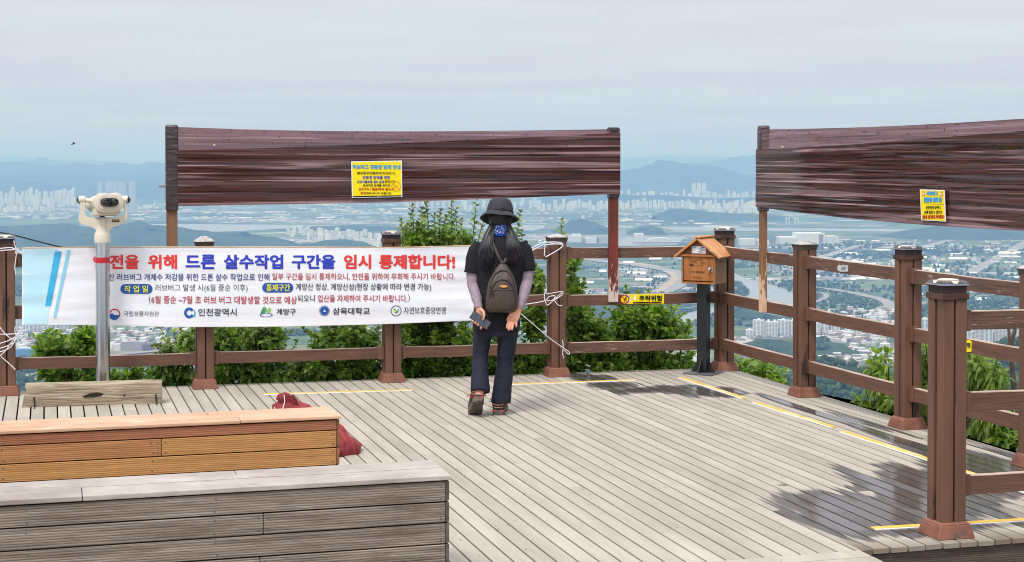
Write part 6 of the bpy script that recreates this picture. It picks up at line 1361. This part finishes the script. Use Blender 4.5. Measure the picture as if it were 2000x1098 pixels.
# ---- rivers, roads, fields
def water_mat():
    m = Mat('river_water'); n = m.noise(m.coords((1/30, 1/30, 1)), 1.0, 3); return m.done(m.bsdf((.22, .24, .26), 0.25, m.bump(n, 0.25, 1.0), spec=0.8))
M['water'] = water_mat()
WATER, ROADS = [], []
def sheet(name, pts, mat, dz):
    B = MB(); q = [GP(u, v, dz) for u, v in pts]
    if name == 'water': WATER.append([(p.x, p.y) for p in q]); B.add(q, [tuple(range(len(q)))]); return struct(B.build(name, mat))
for pts in ([(336, 437.5), (470, 438.5), (600, 439.5), (588, 445), (545, 447), (500, 450), (430, 452.5), (400, 452.5), (366, 447), (340, 443)], [(596, 440), (676, 440), (660, 444), (600, 444)], [(770, 439.5), (800, 439), (806, 443), (784, 443.5)], [(884, 440), (1066, 440), (1062, 446), (1040, 451), (985, 449), (930, 447)],
            [(1172, 441), (1240, 441), (1234, 445), (1190, 445)], [(1286, 442.5), (1400, 443.8), (1500, 445), (1620, 446), (1776, 448), (1752, 452.5), (1600, 452), (1480, 451.5), (1390, 450.8), (1316, 450.5), (1302, 447)], [(1200, 462), (1262, 464), (1338, 463), (1330, 471), (1322, 479), (1250, 480), (1200, 481)],
            [(1300, 494), (1335, 502), (1400, 516.5), (1434, 533), (1457, 544), (1496, 554), (1520, 560), (1546, 571), (1556, 580), (1550, 600), (1505, 594), (1470, 588), (1456, 582), (1464, 574), (1463, 567), (1446, 555), (1425, 546), (1395, 533), (1350, 514), (1312, 502)], [(1310, 622), (1340, 612), (1390, 600), (1424, 604), (1390, 612), (1340, 630)], [(40, 443), (95, 441), (140, 442), (110, 444.5), (60, 445)], [(155, 440), (187, 442), (180, 444), (150, 443)], [(290, 437.5), (330, 438), (330, 440), (300, 440)]):
    sheet('water', pts, M['water'], 1.0)
M['road'] = pmat('highway_concrete', (.28, .26, .25), (.22, .21, .205), (.02, .02, .02), rough=.85)
M['earth'] = pmat('bare_earth', (.42, .32, .22), (.34, .26, .18), (.02, .02, .02), rough=.95)
def ribbon(path, w, mat, dz, name='road'):
    pts = [GP(u, v, dz) for u, v in path]; fine = []
    for i in range(len(pts)-1):
        p0, p1, p2, p3 = pts[max(i-1, 0)], pts[i], pts[i+1], pts[min(i+2, len(pts)-1)]
        for k in range(6): t = k/6; fine.append(0.5*((2*p1)+(p2-p0)*t+(2*p0-5*p1+4*p2-p3)*t*t+(3*p1-p0-3*p2+p3)*t**3))
    fine.append(pts[-1]); vs, fs = [], []; ROADS.extend((lerp(p.x, q.x, k/4), lerp(p.y, q.y, k/4), w/2) for p, q in zip(fine, fine[1:]) for k in range(4))
    for i, p in enumerate(fine):
        d = (fine[min(i+1, len(fine)-1)]-fine[max(i-1, 0)]).normalized(); q = Vector((-d.y, d.x, 0))*w/2; vs += [p-q, p+q]
    for i in range(len(fine)-1): fs.append((2*i, 2*i+1, 2*i+3, 2*i+2))
    B = MB(); B.add(vs, fs); return struct(B.build(name, mat))
ribbon([(1095, 500), (1135, 505), (1188, 511.6), (1231, 516), (1272, 522), (1306, 527.6), (1324, 534), (1330, 545), (1318, 558), (1288, 572)], 62, M['road'], 3.0)
ribbon([(1135, 503.5), (1188, 509.6), (1240, 514), (1290, 521)], 40, M['earth'], 2.0, 'earth_bank'); ribbon([(1300, 530), (1312, 534), (1318, 542), (1310, 552), (1286, 570)], 26, M['earth'], 3.5, 'earth_bank')
ribbon([(1582, 535), (1608, 529), (1644, 522), (1690, 516)], 22, M['road'], 3.0); ribbon([(1590, 507), (1640, 491), (1680, 479)], 45, M['road'], 3.0)
ribbon([(1580, 560), (1625, 565), (1666, 572), (1699, 579), (1726, 586), (1739, 597), (1734, 609), (1712, 619)], 36, M['road'], 3.2); ribbon([(1575, 594), (1600, 587), (1613, 580), (1610, 573), (1596, 570)], 16, M['road'], 2.6)
ribbon([(1896, 534), (1917, 520), (1944.5, 506.6), (1975, 489), (2010, 470)], 45, M['road'], 3.0); ribbon([(1770, 492), (1827, 476.5), (1871, 465.6)], 55, M['road'], 3.0); ribbon([(1760, 600), (1850, 585), (1950, 575), (2040, 572)], 14, M['road'], 2.8)
ribbon([(10, 748), (28, 742), (60, 731), (110, 722), (180, 716)], 12, M['road'], 2.6); ribbon([(0, 735), (60, 741), (130, 734), (200, 729), (290, 722), (390, 716)], 16, M['road'], 3.0); ribbon([(190, 697), (260, 689), (330, 683), (400, 678)], 18, M['road'], 3.4); ribbon([(560, 700), (580, 690), (610, 684)], 20, M['road'], 3.0)
ribbon([(1310, 604), (1390, 597), (1440, 603), (1545, 619), (1620, 625)], 10, pmat('green_bridge', (.10, .30, .27), (.09, .26, .24), (.02, .02, .02)), 9.0)
def field(pts, c): sheet('field', pts, pmat('field_crop', c, tuple(x*.8 for x in c), (1/90, 1/25, 1), rough=.95), 0.5)
field([(1085, 507), (1190, 514), (1290, 523), (1318, 536), (1312, 552), (1280, 566), (1210, 563), (1100, 556)], (.105, .185, .055)); field([(1588, 540), (1740, 545), (1745, 560), (1690, 566), (1600, 556)], (.10, .17, .055)); field([(1640, 604), (1690, 600), (1710, 612), (1650, 617)], (.12, .19, .06)); field([(1760, 548), (1825, 550), (1825, 572), (1760, 570)], (.10, .17, .06)); field([(22, 545), (60, 543), (70, 572), (22, 574)], (.08, .17, .05))
field([(225, 637), (276, 635), (282, 645), (232, 648)], (.44, .33, .22)); field([(278, 634), (350, 634), (360, 650), (290, 648)], (.10, .20, .06)); field([(1425, 552), (1446, 560), (1458, 572), (1440, 580), (1415, 568)], (.10, .16, .05)); field([(1610, 500), (1760, 512), (1755, 524), (1600, 512)], (.11, .17, .07)); field([(560, 664), (612, 658), (614, 668), (560, 676)], (.36, .29, .22)); field([(1150, 534), (1175, 536), (1170, 540), (1136, 538)], (.34, .27, .19)); field([(1230, 551), (1250, 552), (1246, 556), (1222, 554)], (.40, .36, .24)); field([(1940, 520), (2010, 524), (2010, 532), (1930, 530)], (.24, .25, .14))

rr = random.Random(21); tp = []
def inside(x, y, q):
    r = False
    for (x0, y0), (x1, y1) in zip(q, q[1:]+q[:1]):
        if (y0 > y) != (y1 > y) and x < (x1-x0)*(y-y0)/(y1-y0)+x0: r = not r
    return r
def belt(path, w, n, s0):
    s0 *= 0.55; n = int(n*1.7)
    pts = [GP(*p) for p in path]; 
    for k in range(n):
        i = rr.randrange(len(pts)-1); c = lerp(pts[i], pts[i+1], rr.random()); s = s0*rr.uniform(.6, 1.3); d = (pts[i+1]-pts[i]).normalized(); q = Vector((-d.y, d.x, 0))
        c = c+q*rr.gauss(0, w)
        if any(inside(c.x, c.y, q_) for q_ in WATER) or any((c.x-x)**2+(c.y-y)**2 < (hw+5+s)**2 for x, y, hw in ROADS) or any(inside(c.x, c.y-s*2.5, q_) for q_ in WATER): continue
        tp.append((c.x, c.y, PL+s*.7, s))
for path, w, n, s in (([(1425, 549), (1446, 558), (1462, 568), (1464, 575)], 14, 120, 8), ([(1400, 545), (1440, 570), (1456, 582)], 60, 120, 9), ([(1550, 550), (1600, 560), (1625, 572), (1600, 596)], 70, 260, 9), ([(1640, 592), (1690, 590), (1730, 604), (1700, 622), (1640, 612)], 80, 320, 8),
                      ([(1325, 560), (1330, 545), (1345, 556), (1370, 560)], 40, 150, 11), ([(1210, 566), (1290, 574), (1330, 578)], 60, 130, 9), ([(1600, 520), (1700, 530), (1760, 540)], 90, 160, 9), ([(1790, 560), (1900, 590), (2000, 600)], 120, 240, 9), ([(1780, 600), (1900, 612), (2000, 616)], 80, 200, 8),
                      ([(1860, 510), (1950, 540), (2000, 560)], 160, 160, 10), ([(1480, 500), (1560, 520), (1600, 540)], 110, 140, 10), ([(1340, 505), (1400, 515), (1440, 524)], 40, 130, 10), ([(1580, 500), (1680, 498), (1760, 505)], 160, 150, 10), ([(1780, 490), (1880, 496), (2000, 480)], 200, 150, 11),
                      ([(1210, 500), (1260, 495), (1310, 502)], 60, 70, 10), ([(1560, 480), (1660, 486), (1750, 478)], 200, 120, 12), ([(30, 700), (110, 715), (187, 705)], 30, 160, 6), ([(215, 705), (300, 728), (385, 720)], 30, 200, 6), ([(28, 725), (187, 735)], 12, 110, 6), ([(340, 640), (385, 652)], 30, 60, 7), ([(575, 650), (600, 655)], 30, 60, 9),
                      ([(30, 560), (60, 580)], 60, 40, 9), ([(1110, 515), (1200, 525), (1300, 545)], 150, 60, 8), ([(1425, 600), (1540, 610)], 60, 90, 8), ([(1370, 600), (1420, 640)], 90, 160, 8)):
    belt(path, w, n, s)
crowns('tree_belts', tp, M['crowns'], 6)

# ---- buildings
def facade(name, wall, glass, nx, nzf, fx=.55, fz=.55, tint=0.10):
    m = Mat(name); tc = m.n('ShaderNodeTexCoord'); s = m.n('ShaderNodeSeparateXYZ'); m.L(tc.outputs['Object'], s.inputs[0])
    def cell(x, k, f): return m.math('LESS_THAN', m.math('FRACT', m.math('ADD', m.math('MULTIPLY', x, k), 100.25)), f)
    geo = m.n('ShaderNodeNewGeometry'); sn = m.n('ShaderNodeSeparateXYZ'); m.L(geo.outputs['Normal'], sn.inputs[0])
    w = m.math('MULTIPLY', m.math('MULTIPLY', m.math('MAXIMUM', cell(s.outputs[0], nx, fx), m.math('MULTIPLY', cell(s.outputs[1], 3, .3), 1.0)), cell(s.outputs[2], nzf, fz)), m.math('LESS_THAN', sn.outputs[2], 0.5))
    r = m.objrand(); wc = m.mix(1.0, wall, m.ramp(r, [(0, tuple([1-tint*2]*3)), (.5, (1-tint*.2, 1-tint*.6, 1-tint*.9)), (1, (1, 1, 1))]), 'MULTIPLY')
    return m.done(m.bsdf(m.mix(w, wc, glass), 0.6, spec=.3))
M['apt'] = facade('apartment_facade', (.80, .80, .80), (.34, .37, .42), 4, 15, .5, .5); M['apt_grey'] = facade('grey_tower_facade', (.52, .56, .58), (.24, .30, .34), 5, 26, .5, .6); M['apt_pink'] = facade('pinkish_apartment_facade', (.66, .56, .52), (.30, .28, .30), 4, 15)
M['apt_cream'] = facade('cream_apartment_facade', (.68, .64, .56), (.34, .33, .33), 3, 12, .35, .45)
M['roof_white'] = pmat('white_roof', (.70, .71, .72), (.58, .60, .61), (1, 1, 1), rough=.6); M['roof_dark'] = pmat('dark_roof', (.16, .15, .16), (.10, .10, .11), (1, 1, 1), rough=.8); M['roof_red'] = pmat('red_tile_roof', (.28, .16, .13), (.22, .13, .11), (1, 1, 1), rough=.8); M['roof_blue'] = pmat('blue_roof', (.10, .24, .42), (.08, .20, .36), (1, 1, 1), rough=.6); M['roof_green'] = pmat('green_roof', (.16, .30, .24), (.12, .24, .19), (1, 1, 1), rough=.7)
M['wall_brick'] = facade('brick_house_wall', (.36, .24, .20), (.12, .12, .13), 3, 3, .4, .45); M['wall_pale'] = facade('pale_house_wall', (.58, .55, .52), (.18, .18, .20), 3, 3, .4, .45); M['wall_grey'] = facade('grey_house_wall', (.40, .39, .40), (.15, .15, .17), 3, 4, .4, .45)
def box_mesh(name, parts, mats):
    B = MB()
    for c, s, m in parts: B.box(c, s, None, m)
    return B.mesh(name, mats)
mesh_slab = box_mesh('apartment_slab', [((0, 0, .48), (1, .92, .96), 0)]+[((-.375+.25*k, -.47, .48), (.11, .06, .94), 0) for k in range(4)]+[((-.25, 0, .985), (.12, .5, .05), 1), ((.25, 0, .985), (.12, .5, .05), 1)], [M['apt'], M['roof_white']])
mesh_tower = box_mesh('apartment_tower', [((0, 0, .48), (.62, 1, .96), 0), ((0, 0, .475), (1, .6, .95), 0), ((0, 0, .985), (.34, .4, .05), 1)], [M['apt'], M['roof_white']])
mesh_glass = box_mesh('tall_tower', [((0, 0, .49), (.7, 1, .98), 0), ((0, 0, .48), (1, .66, .95), 0), ((0, 0, .99), (.5, .5, .02), 1)], [M['apt_grey'], M['roof_green']])
mesh_pink = mesh_slab.copy(); mesh_pink.materials[0] = M['apt_pink']; mesh_cream = mesh_tower.copy(); mesh_cream.materials[0] = M['apt_cream']
def house_mesh(name, gable, wall, roof):
    B = MB(); B.box((0, 0, .38), (1, 1, .76), None, 0)
    if gable: B.prism([(-.54, -.54, .75), (.54, -.54, .75), (0, -.54, 1.05)], (0, 1.08, 0), 1)
    else:
        B.box((0, 0, .79), (1.06, 1.06, .06), None, 1); B.box((.2, .15, .90), (.35, .4, .2), None, 0)
    return B.mesh(name, [wall, roof])
houses = [house_mesh('house', False, M['wall_brick'], M['roof_green']), house_mesh('house', True, M['wall_brick'], M['roof_red']), house_mesh('house', False, M['wall_pale'], M['roof_white']), house_mesh('house', False, M['wall_grey'], M['roof_dark']), house_mesh('house', True, M['wall_pale'], M['roof_dark']), house_mesh('house', False, M['wall_pale'], M['roof_dark'])]
def hall_mesh(name, wall, roof):
    B = MB(); B.box((0, 0, .36), (1, 1, .72), None, 0); B.prism([(-.5, -.5, .721), (.5, -.5, .721), (.5, 0, 1.0), (-.5, 0, 1.0)], (0, 0, -.001), 1); B.prism([(.5, .5, .721), (-.5, .5, .721), (-.5, 0, 1.0), (.5, 0, 1.0)], (0, 0, -.001), 1)
    B.add([(-.5, -.5, .72), (-.5, .5, .72), (-.5, 0, 1)], [(0, 2, 1)], 0); B.add([(.5, -.5, .72), (.5, .5, .72), (.5, 0, 1)], [(0, 1, 2)], 0); return B.mesh(name, [wall, roof])
def tunnel_mesh(name, mat):
    B = MB(); n = 8; rings = [[(x, .5*math.cos(math.pi*k/n), math.sin(math.pi*k/n)**.8) for k in range(n+1)] for x in (-.5, .5)]; B.loft(rings, 0, True); return B.mesh(name, [mat])
M['vinyl'] = pmat('greenhouse_vinyl', (.82, .82, .82), (.70, .71, .72), (3, 9, 3), rough=.4)
tunnel = tunnel_mesh('greenhouse', M['vinyl']); halls = [hall_mesh('warehouse', M['wall_pale'], M['roof_white']), hall_mesh('warehouse', M['roof_white'], M['roof_blue']), hall_mesh('warehouse', M['wall_grey'], M['roof_white']), hall_mesh('warehouse', M['roof_white'], M['roof_red'])]
def put(name, me, u, v, wpx, hpx, dm, rz, label, cat, group, dz=0.0):
    p = GP(u, v, dz); s = (p-EYE).length/F; o = bpy.data.objects.new(name, me); COL.objects.link(o); o.location = p; o.rotation_euler = (0, 0, rz); o.scale = (wpx*s, dm, hpx*s); return tag(o, label, cat, group)
rr = random.Random(77)
def cluster(u0, u1, vr, n, hp, wp, label, group, meshes=(0, 0, 1), dm=13):
    for k in range(n):
        u = u0+(u1-u0)*(k+rr.uniform(.1, .9))/n; me = (mesh_slab, mesh_tower, mesh_pink, mesh_cream)[rr.choice(meshes)]
        put('apartment_block', me, u, rr.uniform(*vr), rr.uniform(*wp), rr.uniform(*hp), dm*rr.uniform(.9, 1.5), rr.uniform(-.5, .5), label, 'apartment block', group)
L_ = 'pale apartment block in the hazy city below the blue hills, left of the binocular viewer'; g = 'hazy city left of the viewer'
cluster(-30, 150, (393, 398), 24, (18, 28), (4.5, 7), L_, g); cluster(-30, 150, (398, 403), 18, (10, 18), (7, 10), L_, g); cluster(-20, 112, (411, 415), 15, (8, 13), (7, 10), L_, g)
for u, t, b, w in ((195, 358, 404, 9), (210, 357, 404, 7), (218, 355.5, 405, 8), (226, 354, 406, 8), (235, 354.5, 405, 8), (243, 357, 404, 7), (258.5, 354.5, 408, 12)):
    put('apartment_tower', mesh_glass, u, b, w, b-t, 34, .3, 'tall glassy tower standing hazily behind the binocular viewer head', 'tower', 'tall towers behind the viewer')
L_ = 'far white apartment block between the two film screens, under the blue ridge'; g = 'far city between the screens'
cluster(1208, 1490, (383, 388), 26, (7, 15), (4.5, 8), L_, g)
for u in (1355, 1365.5, 1375): put('apartment_tower', mesh_tower, u, 381, 8, 24, 25, .2, 'tallest white tower of three standing together below the far ridge', 'tower', 'three tall white towers')
L_ = 'white apartment block in the long dense row across the far plain'; g = 'long row of far apartments'
cluster(1195, 1500, (404, 411), 50, (10, 19), (4, 7), L_, g); cluster(1040, 1195, (404, 413), 24, (10, 19), (4.5, 8), L_, g); cluster(790, 1040, (400, 412), 24, (9, 17), (4.5, 7), L_, g); cluster(1380, 1500, (414, 417), 12, (7, 11), (8, 10), L_, g)
L_ = 'white apartment block of the town seen just above the middle of the banner'; g = 'town above the banner'
cluster(562, 715, (456, 464), 24, (9, 16), (5, 8), L_, g); cluster(600, 745, (466, 474), 17, (9, 14), (6, 9), L_, g); cluster(690, 748, (477, 486), 7, (10, 15), (9, 14), L_, g)
def near_block(u, v, w, h, dm, rz, label, group, mats=None):
    p = GP(u, v); s = (p-EYE).length/F; W_, H_ = w*s, h*s; o = thing('apartment_block', label, 'apartment block', p, rz, group); nb = max(2, round(w/6.5))
    B = MB(); B.box((0, 0, H_*.47), (W_, dm, H_*.94)); b = B.build('wall', M[mats or 'apt_near'], o)
    B = MB()
    for k in range(nb): B.box((-W_/2+W_*(k+.5)/nb, -dm/2-.6, H_*.46), (W_/nb*.5, 1.2, H_*.90))
    B.build('balcony_stack', M['apt_win'], b)
    for k in range(max(1, nb//2)): B = MB(); B.box((-W_/2+W_*(k+.5)/max(1, nb//2), 1, H_*.94+1.7), (5.5, 5, 3.4)); B.build('stair_head', M['roof_white'], o)
    return o
def near_mat(name, wall, glass, f):
    m = Mat(name); tc = m.n('ShaderNodeTexCoord'); s = m.n('ShaderNodeSeparateXYZ'); m.L(tc.outputs['Object'], s.inputs[0]); w = m.math('LESS_THAN', m.math('FRACT', m.math('DIVIDE', s.outputs[2], 2.8)), f)
    return m.done(m.bsdf(m.mix(w, wall, glass), .6, spec=.3))
M['apt_near'] = near_mat('apartment_wall', (.66, .67, .68), (.58, .60, .62), .25); M['apt_win'] = near_mat('balcony_glazing', (.50, .52, .55), (.22, .26, .32), .6); M['apt_pinkwall'] = near_mat('pinkish_apartment_wall', (.62, .50, .46), (.55, .45, .42), .25); M['apt_creamwall'] = near_mat('cream_apartment_wall', (.68, .63, .53), (.60, .56, .48), .25)
g = 'near apartment estate on the right'
Ln = 'white apartment block of the estate seen below the middle rail, around the first side post'
for u, v, w, h in ((1463.5, 657, 13, 14), (1482, 657, 22, 34), (1507, 661, 23, 35), (1530, 659, 22, 36), (1549, 658, 20, 34), (1569, 655, 22, 30), (1592, 655, 18, 27), (1610, 654, 16, 26), (1632, 650, 16, 18), (1658, 655, 14, 15), (1674, 656, 16, 15), (1695, 656, 20, 16), (1718, 655, 18, 16), (1738, 652, 16, 18)):
    near_block(u, v, w, h, 13, rr.uniform(-.35, -.1), Ln, g)
Ln2 = 'white apartment block seen between the solar capped side post and the nearest post'
for u, v, w, h in ((1764, 648, 18, 20), (1788, 647, 16, 22), (1806, 648, 14, 26), (1822, 646, 16, 22), (1845, 650, 20, 26)): near_block(u, v, w, h, 13, -.2, Ln2, 'apartments between the side posts')
for u, v, w, h, mt in ((1896, 664, 14, 18, None), (1912, 668, 16, 30, 'apt_pinkwall'), (1930, 669, 16, 31, 'apt_near'), (1953, 668, 20, 28, 'apt_pinkwall'), (1974, 667, 18, 30, 'apt_near'), (1996, 664, 18, 26, 'apt_near'), (2020, 664, 20, 26, 'apt_pinkwall')): near_block(u, v, w, h, 13, -.15, 'pink and white apartment block seen through the nearest railing at the right edge', 'apartments at the right edge', mt)
near_block(1728, 704, 18, 34, 14, -.25, 'single cream apartment tower left of the solar capped side post', None, 'apt_creamwall')
for u, v, w, h in ((20, 646, 14, 30), (37, 646, 17, 28), (58, 650, 15, 20), (74, 651, 14, 19), (94, 644, 14, 14), (110, 643, 13, 13), (126, 643, 13, 12)): near_block(u, v, w, h, 13, .1, 'grey white apartment block peeping out under the left end of the banner', 'apartments under the banner')
hl = {'R': 'small house in the dense quarter seen through the side railing', 'L': 'small house in the dense quarter seen under the banner beside the viewer pole'}
def quarter(u0, u1, v0, v1, n, key, w=(6, 12), h=(4, 7)):
    for k in range(n):
        put('house', rr.choice(houses), rr.uniform(u0, u1), rr.uniform(v0, v1), rr.uniform(*w), rr.uniform(*h), rr.uniform(9, 15), rr.uniform(-.7, .7), hl[key], 'house', 'houses in the valley, '+{'R': 'right', 'L': 'left'}[key])
quarter(1430, 1560, 657, 668, 30, 'R'); quarter(1580, 1742, 654, 668, 52, 'R'); quarter(1580, 1700, 688, 704, 34, 'R', (7, 13), (5, 8)); quarter(1640, 1742, 672, 716, 46, 'R', (8, 15), (5, 9)); quarter(1440, 1560, 692, 704, 14, 'R', (7, 12), (5, 7))
quarter(34, 190, 650, 688, 62, 'L', (7, 14), (5, 8)); quarter(214, 386, 646, 682, 60, 'L', (6, 13), (4, 8))
# the rest of the roofs, too many and too small to be told apart
B = MB()
for u0, u1, v0, v1, n in ((1580, 1742, 652, 672, 130), (1590, 1742, 684, 716, 110), (34, 190, 646, 690, 130), (214, 386, 644, 684, 140), (1590, 1760, 606, 640, 120), (1560, 1760, 505, 520, 60), (1780, 1990, 470, 530, 110), (0, 330, 398, 425, 160), (345, 800, 386, 436, 240), (1208, 1500, 392, 440, 130), (800, 1190, 410, 437, 120), (1890, 2000, 630, 650, 30), (1500, 1640, 500, 530, 50)):
    for k in range(n):
        p = GP(rr.uniform(u0, u1), rr.uniform(v0, v1)); far = p.y > 8000; s = (p-EYE).length/F
        sx, sy, sz = (rr.uniform(3, 9)*s, rr.uniform(10, 60), rr.uniform(1, 2.6)*s) if far else (rr.uniform(8, 16), rr.uniform(8, 14), rr.uniform(5, 11)); B.box((p.x, p.y, PL+sz/2), (sx, sy, sz), None, rr.choice((0, 0, 1, 2, 3)), rr.uniform(-.6, .6))
stuff(B.build('distant_roofs', [M['roof_white'], M['wall_grey'], M['wall_brick'], M['wall_pale']], fixn=False))
def scatter(name, meshes, u0, u1, v0, v1, n, w, h, d, label, cat, group):
    for k in range(n): put(name, rr.choice(meshes), rr.uniform(u0, u1), rr.uniform(v0, v1), rr.uniform(*w), rr.uniform(*h), rr.uniform(*d), rr.uniform(-.25, .25), label, cat, group)
scatter('warehouse', halls[:3]+[halls[0]]*2, 342, 800, 388, 432, 52, (10, 48), (1.4, 2.6), (40, 160), 'long pale shed on the far plain between the film screen and the banner', 'warehouse', 'sheds on the far plain')
scatter('warehouse', halls, 0, 330, 416, 430, 24, (8, 26), (1.6, 3), (30, 90), 'pale shed on the plain behind the binocular viewer', 'warehouse', 'sheds behind the viewer')
scatter('warehouse', halls, 1210, 1500, 418, 440, 22, (9, 34), (1.4, 2.6), (30, 120), 'white shed on the plain beyond the river, between the screens', 'warehouse', 'sheds beyond the river')
scatter('greenhouse', [tunnel], 1580, 1760, 488, 552, 26, (9, 34), (1.6, 3.0), (25, 70), 'white plastic greenhouse on the fields behind the upper side rail', 'greenhouse', 'greenhouses behind the side rail')
scatter('greenhouse', [tunnel], 1780, 2000, 484, 590, 34, (12, 46), (1.6, 3.4), (20, 60), 'white plastic greenhouse on the fields right of the solar capped side post', 'greenhouse', 'greenhouses at the right')
scatter('warehouse', halls, 1560, 2000, 462, 500, 26, (7, 22), (2, 4), (25, 70), 'small shed on the plain under the right film screen', 'warehouse', 'sheds under the right screen')
for u, v, w, d in ((1244, 534, 37, 70), (1289, 542, 28, 60), (1228, 513, 22, 60), (1280, 506, 24, 50), (1258, 547, 34, 40), (1140, 552, 40, 50), (1110, 548, 20, 40), (1372, 545, 18, 30), (1178, 530, 14, 40)):
    put('greenhouse', tunnel, u, v, w, 3.2, d, -.12, 'white greenhouse on the bright green fields between the rails', 'greenhouse', 'greenhouses on the green fields')
M['hall_wall'] = facade('hall_wall', (.70, .70, .71), (.44, .47, .52), 7, 4, .7, .35)
def big(label, u, v, parts, cat='building', name='building'):
    p = GP(u, v); s = (p-EYE).length/F; o = thing(name, label, cat, p)
    for nm, du, w, h, d, mt in parts:
        B = MB(); B.box((du*s, 0, h*s/2), (w*s, d, h*s)); B.box((du*s, -d*.1, h*s+.6), (w*s*.5, d*.4, 1.2)); B.build(nm, M[mt], o)
    return o
big('large white factory with red corners beyond the first side post', 1575, 475, [('wing', -38, 34, 12, 120, 'hall_wall'), ('main_block', 4, 52, 20, 150, 'roof_white'), ('wing', 44, 28, 14, 110, 'hall_wall'), ('red_corner', 22, 8, 18, 156, 'roof_red')])
big('white stepped building left of the red screen post', 1122, 473, [('main_block', 0, 26, 12, 60, 'hall_wall'), ('upper_block', 4, 16, 16, 40, 'roof_white')]); big('low pale building directly left of the red screen post', 1166, 475, [('wing', -10, 24, 10, 60, 'hall_wall'), ('main_block', 10, 22, 14, 60, 'wall_pale')])
big('grey block with a rounded hall right of the red screen post', 1215, 462, [('main_block', 0, 13, 19, 60, 'apt_grey'), ('annex', 32, 18, 6, 70, 'hall_wall')]); big('white office building right of the corner post', 1458, 479, [('main_block', 0, 30, 13, 80, 'hall_wall'), ('wing', 30, 22, 10, 80, 'hall_wall')])
big('white works building behind the lower rail by the letter box post', 1374, 712, [('main_block', -2, 30, 20, 26, 'hall_wall'), ('annex', -14, 14, 12, 30, 'roof_white')]); big('dark blue roofed shed beside the left railing post', 52, 694, [('main_block', 0, 48, 12, 26, 'roof_blue'), ('annex', 0, 30, 14, 10, 'roof_white')]); big('grey angular hall right of the viewer pole, under the banner', 262, 684, [('main_block', 0, 46, 17, 24, 'wall_grey'), ('wing', -28, 18, 12, 20, 'hall_wall'), ('wing', 26, 16, 12, 26, 'roof_dark')])
big('white domed tank and slim chimney behind the viewer, left of the screen post', 296, 408, [('main_block', -6, 16, 7, 70, 'roof_white'), ('chimney', 6, 1.6, 15, 12, 'roof_white'), ('wing', -20, 12, 4, 60, 'hall_wall')]); big('white roofed pavilion on the dark wooded hill behind the viewer', 231, 458, [('main_block', 0, 16, 7, 60, 'roof_white'), ('annex', 5, 10, 4, 70, 'roof_blue')])
def bridge(label, u0, u1, v, arch):
    a, b = GP(u0, v), GP(u1, v); c = lerp(a, b, .5); o = thing('bridge', label, 'bridge', c); d = (b-a).normalized(); L = (b-a).length; s = c.y/F
    B = MB(); B.bar(a-c-d*L*.5+UP*9, b-c+d*L*.9+UP*9, 26, 4); B.build('bridge_deck', M['road'], o)
    B = MB()
    for k in range(-8, 16): B.box(tuple(d*L*k/10+UP*3.5), (4, 16, 7))
    B.build('piers', M['roof_white'], o)
    if arch:
        for y in (-11, 11):
            B = MB(); B.tube([d*(L/2)*math.cos(math.pi*(1-k/20))+Vector((0, y, 10+arch*s*math.sin(math.pi*k/20))) for k in range(21)], 2.2, 6); ar = B.build('arch', M['roof_white'], o)
            B = MB()
            for k in range(2, 19): x = d*(L/2)*math.cos(math.pi*(1-k/20)); B.bar(x+Vector((0, y, 9)), x+Vector((0, y, 10+arch*s*math.sin(math.pi*k/20))), .9, .9, up=(1, 0, 0))
            B.build('hangers', M['roof_white'], ar)
bridge('white arched bridge over the water left of the letter box', 1262, 1314, 477, 8)
o = thing('bridge', 'grey cable bridge with two pylons just under the right film screen', 'bridge', GP(1547, 446)); B = MB(); B.box((0, 0, 22), (900, 24, 6)); B.build('bridge_deck', M['road'], o)
for dx in (-26, 26): B = MB(); B.box((dx-9, 0, 33), (4, 8, 66)); B.box((dx+9, 0, 33), (4, 8, 66)); B.box((dx, 0, 58), (16, 6, 4)); B.build('pylon', M['roof_white'], o)

# ------------------------------------------------------------------ haze: one even body of air round everything
m = Mat('air'); pv = m.n('ShaderNodeVolumePrincipled'); pv.inputs['Color'].default_value = (.29, .52, 1.0, 1); pv.inputs['Absorption Color'].default_value = (.62, .84, 1, 1); pv.inputs['Density'].default_value = 1.2e-4; pv.inputs['Anisotropy'].default_value = 0.15
m.L(pv.outputs[0], m.out.inputs['Volume']); B = MB(); B.box((0, 22500, (PL-8+188)/2), (66000, 58000, 188-(PL-8))); hz = B.build('haze', m.m); stuff(hz)
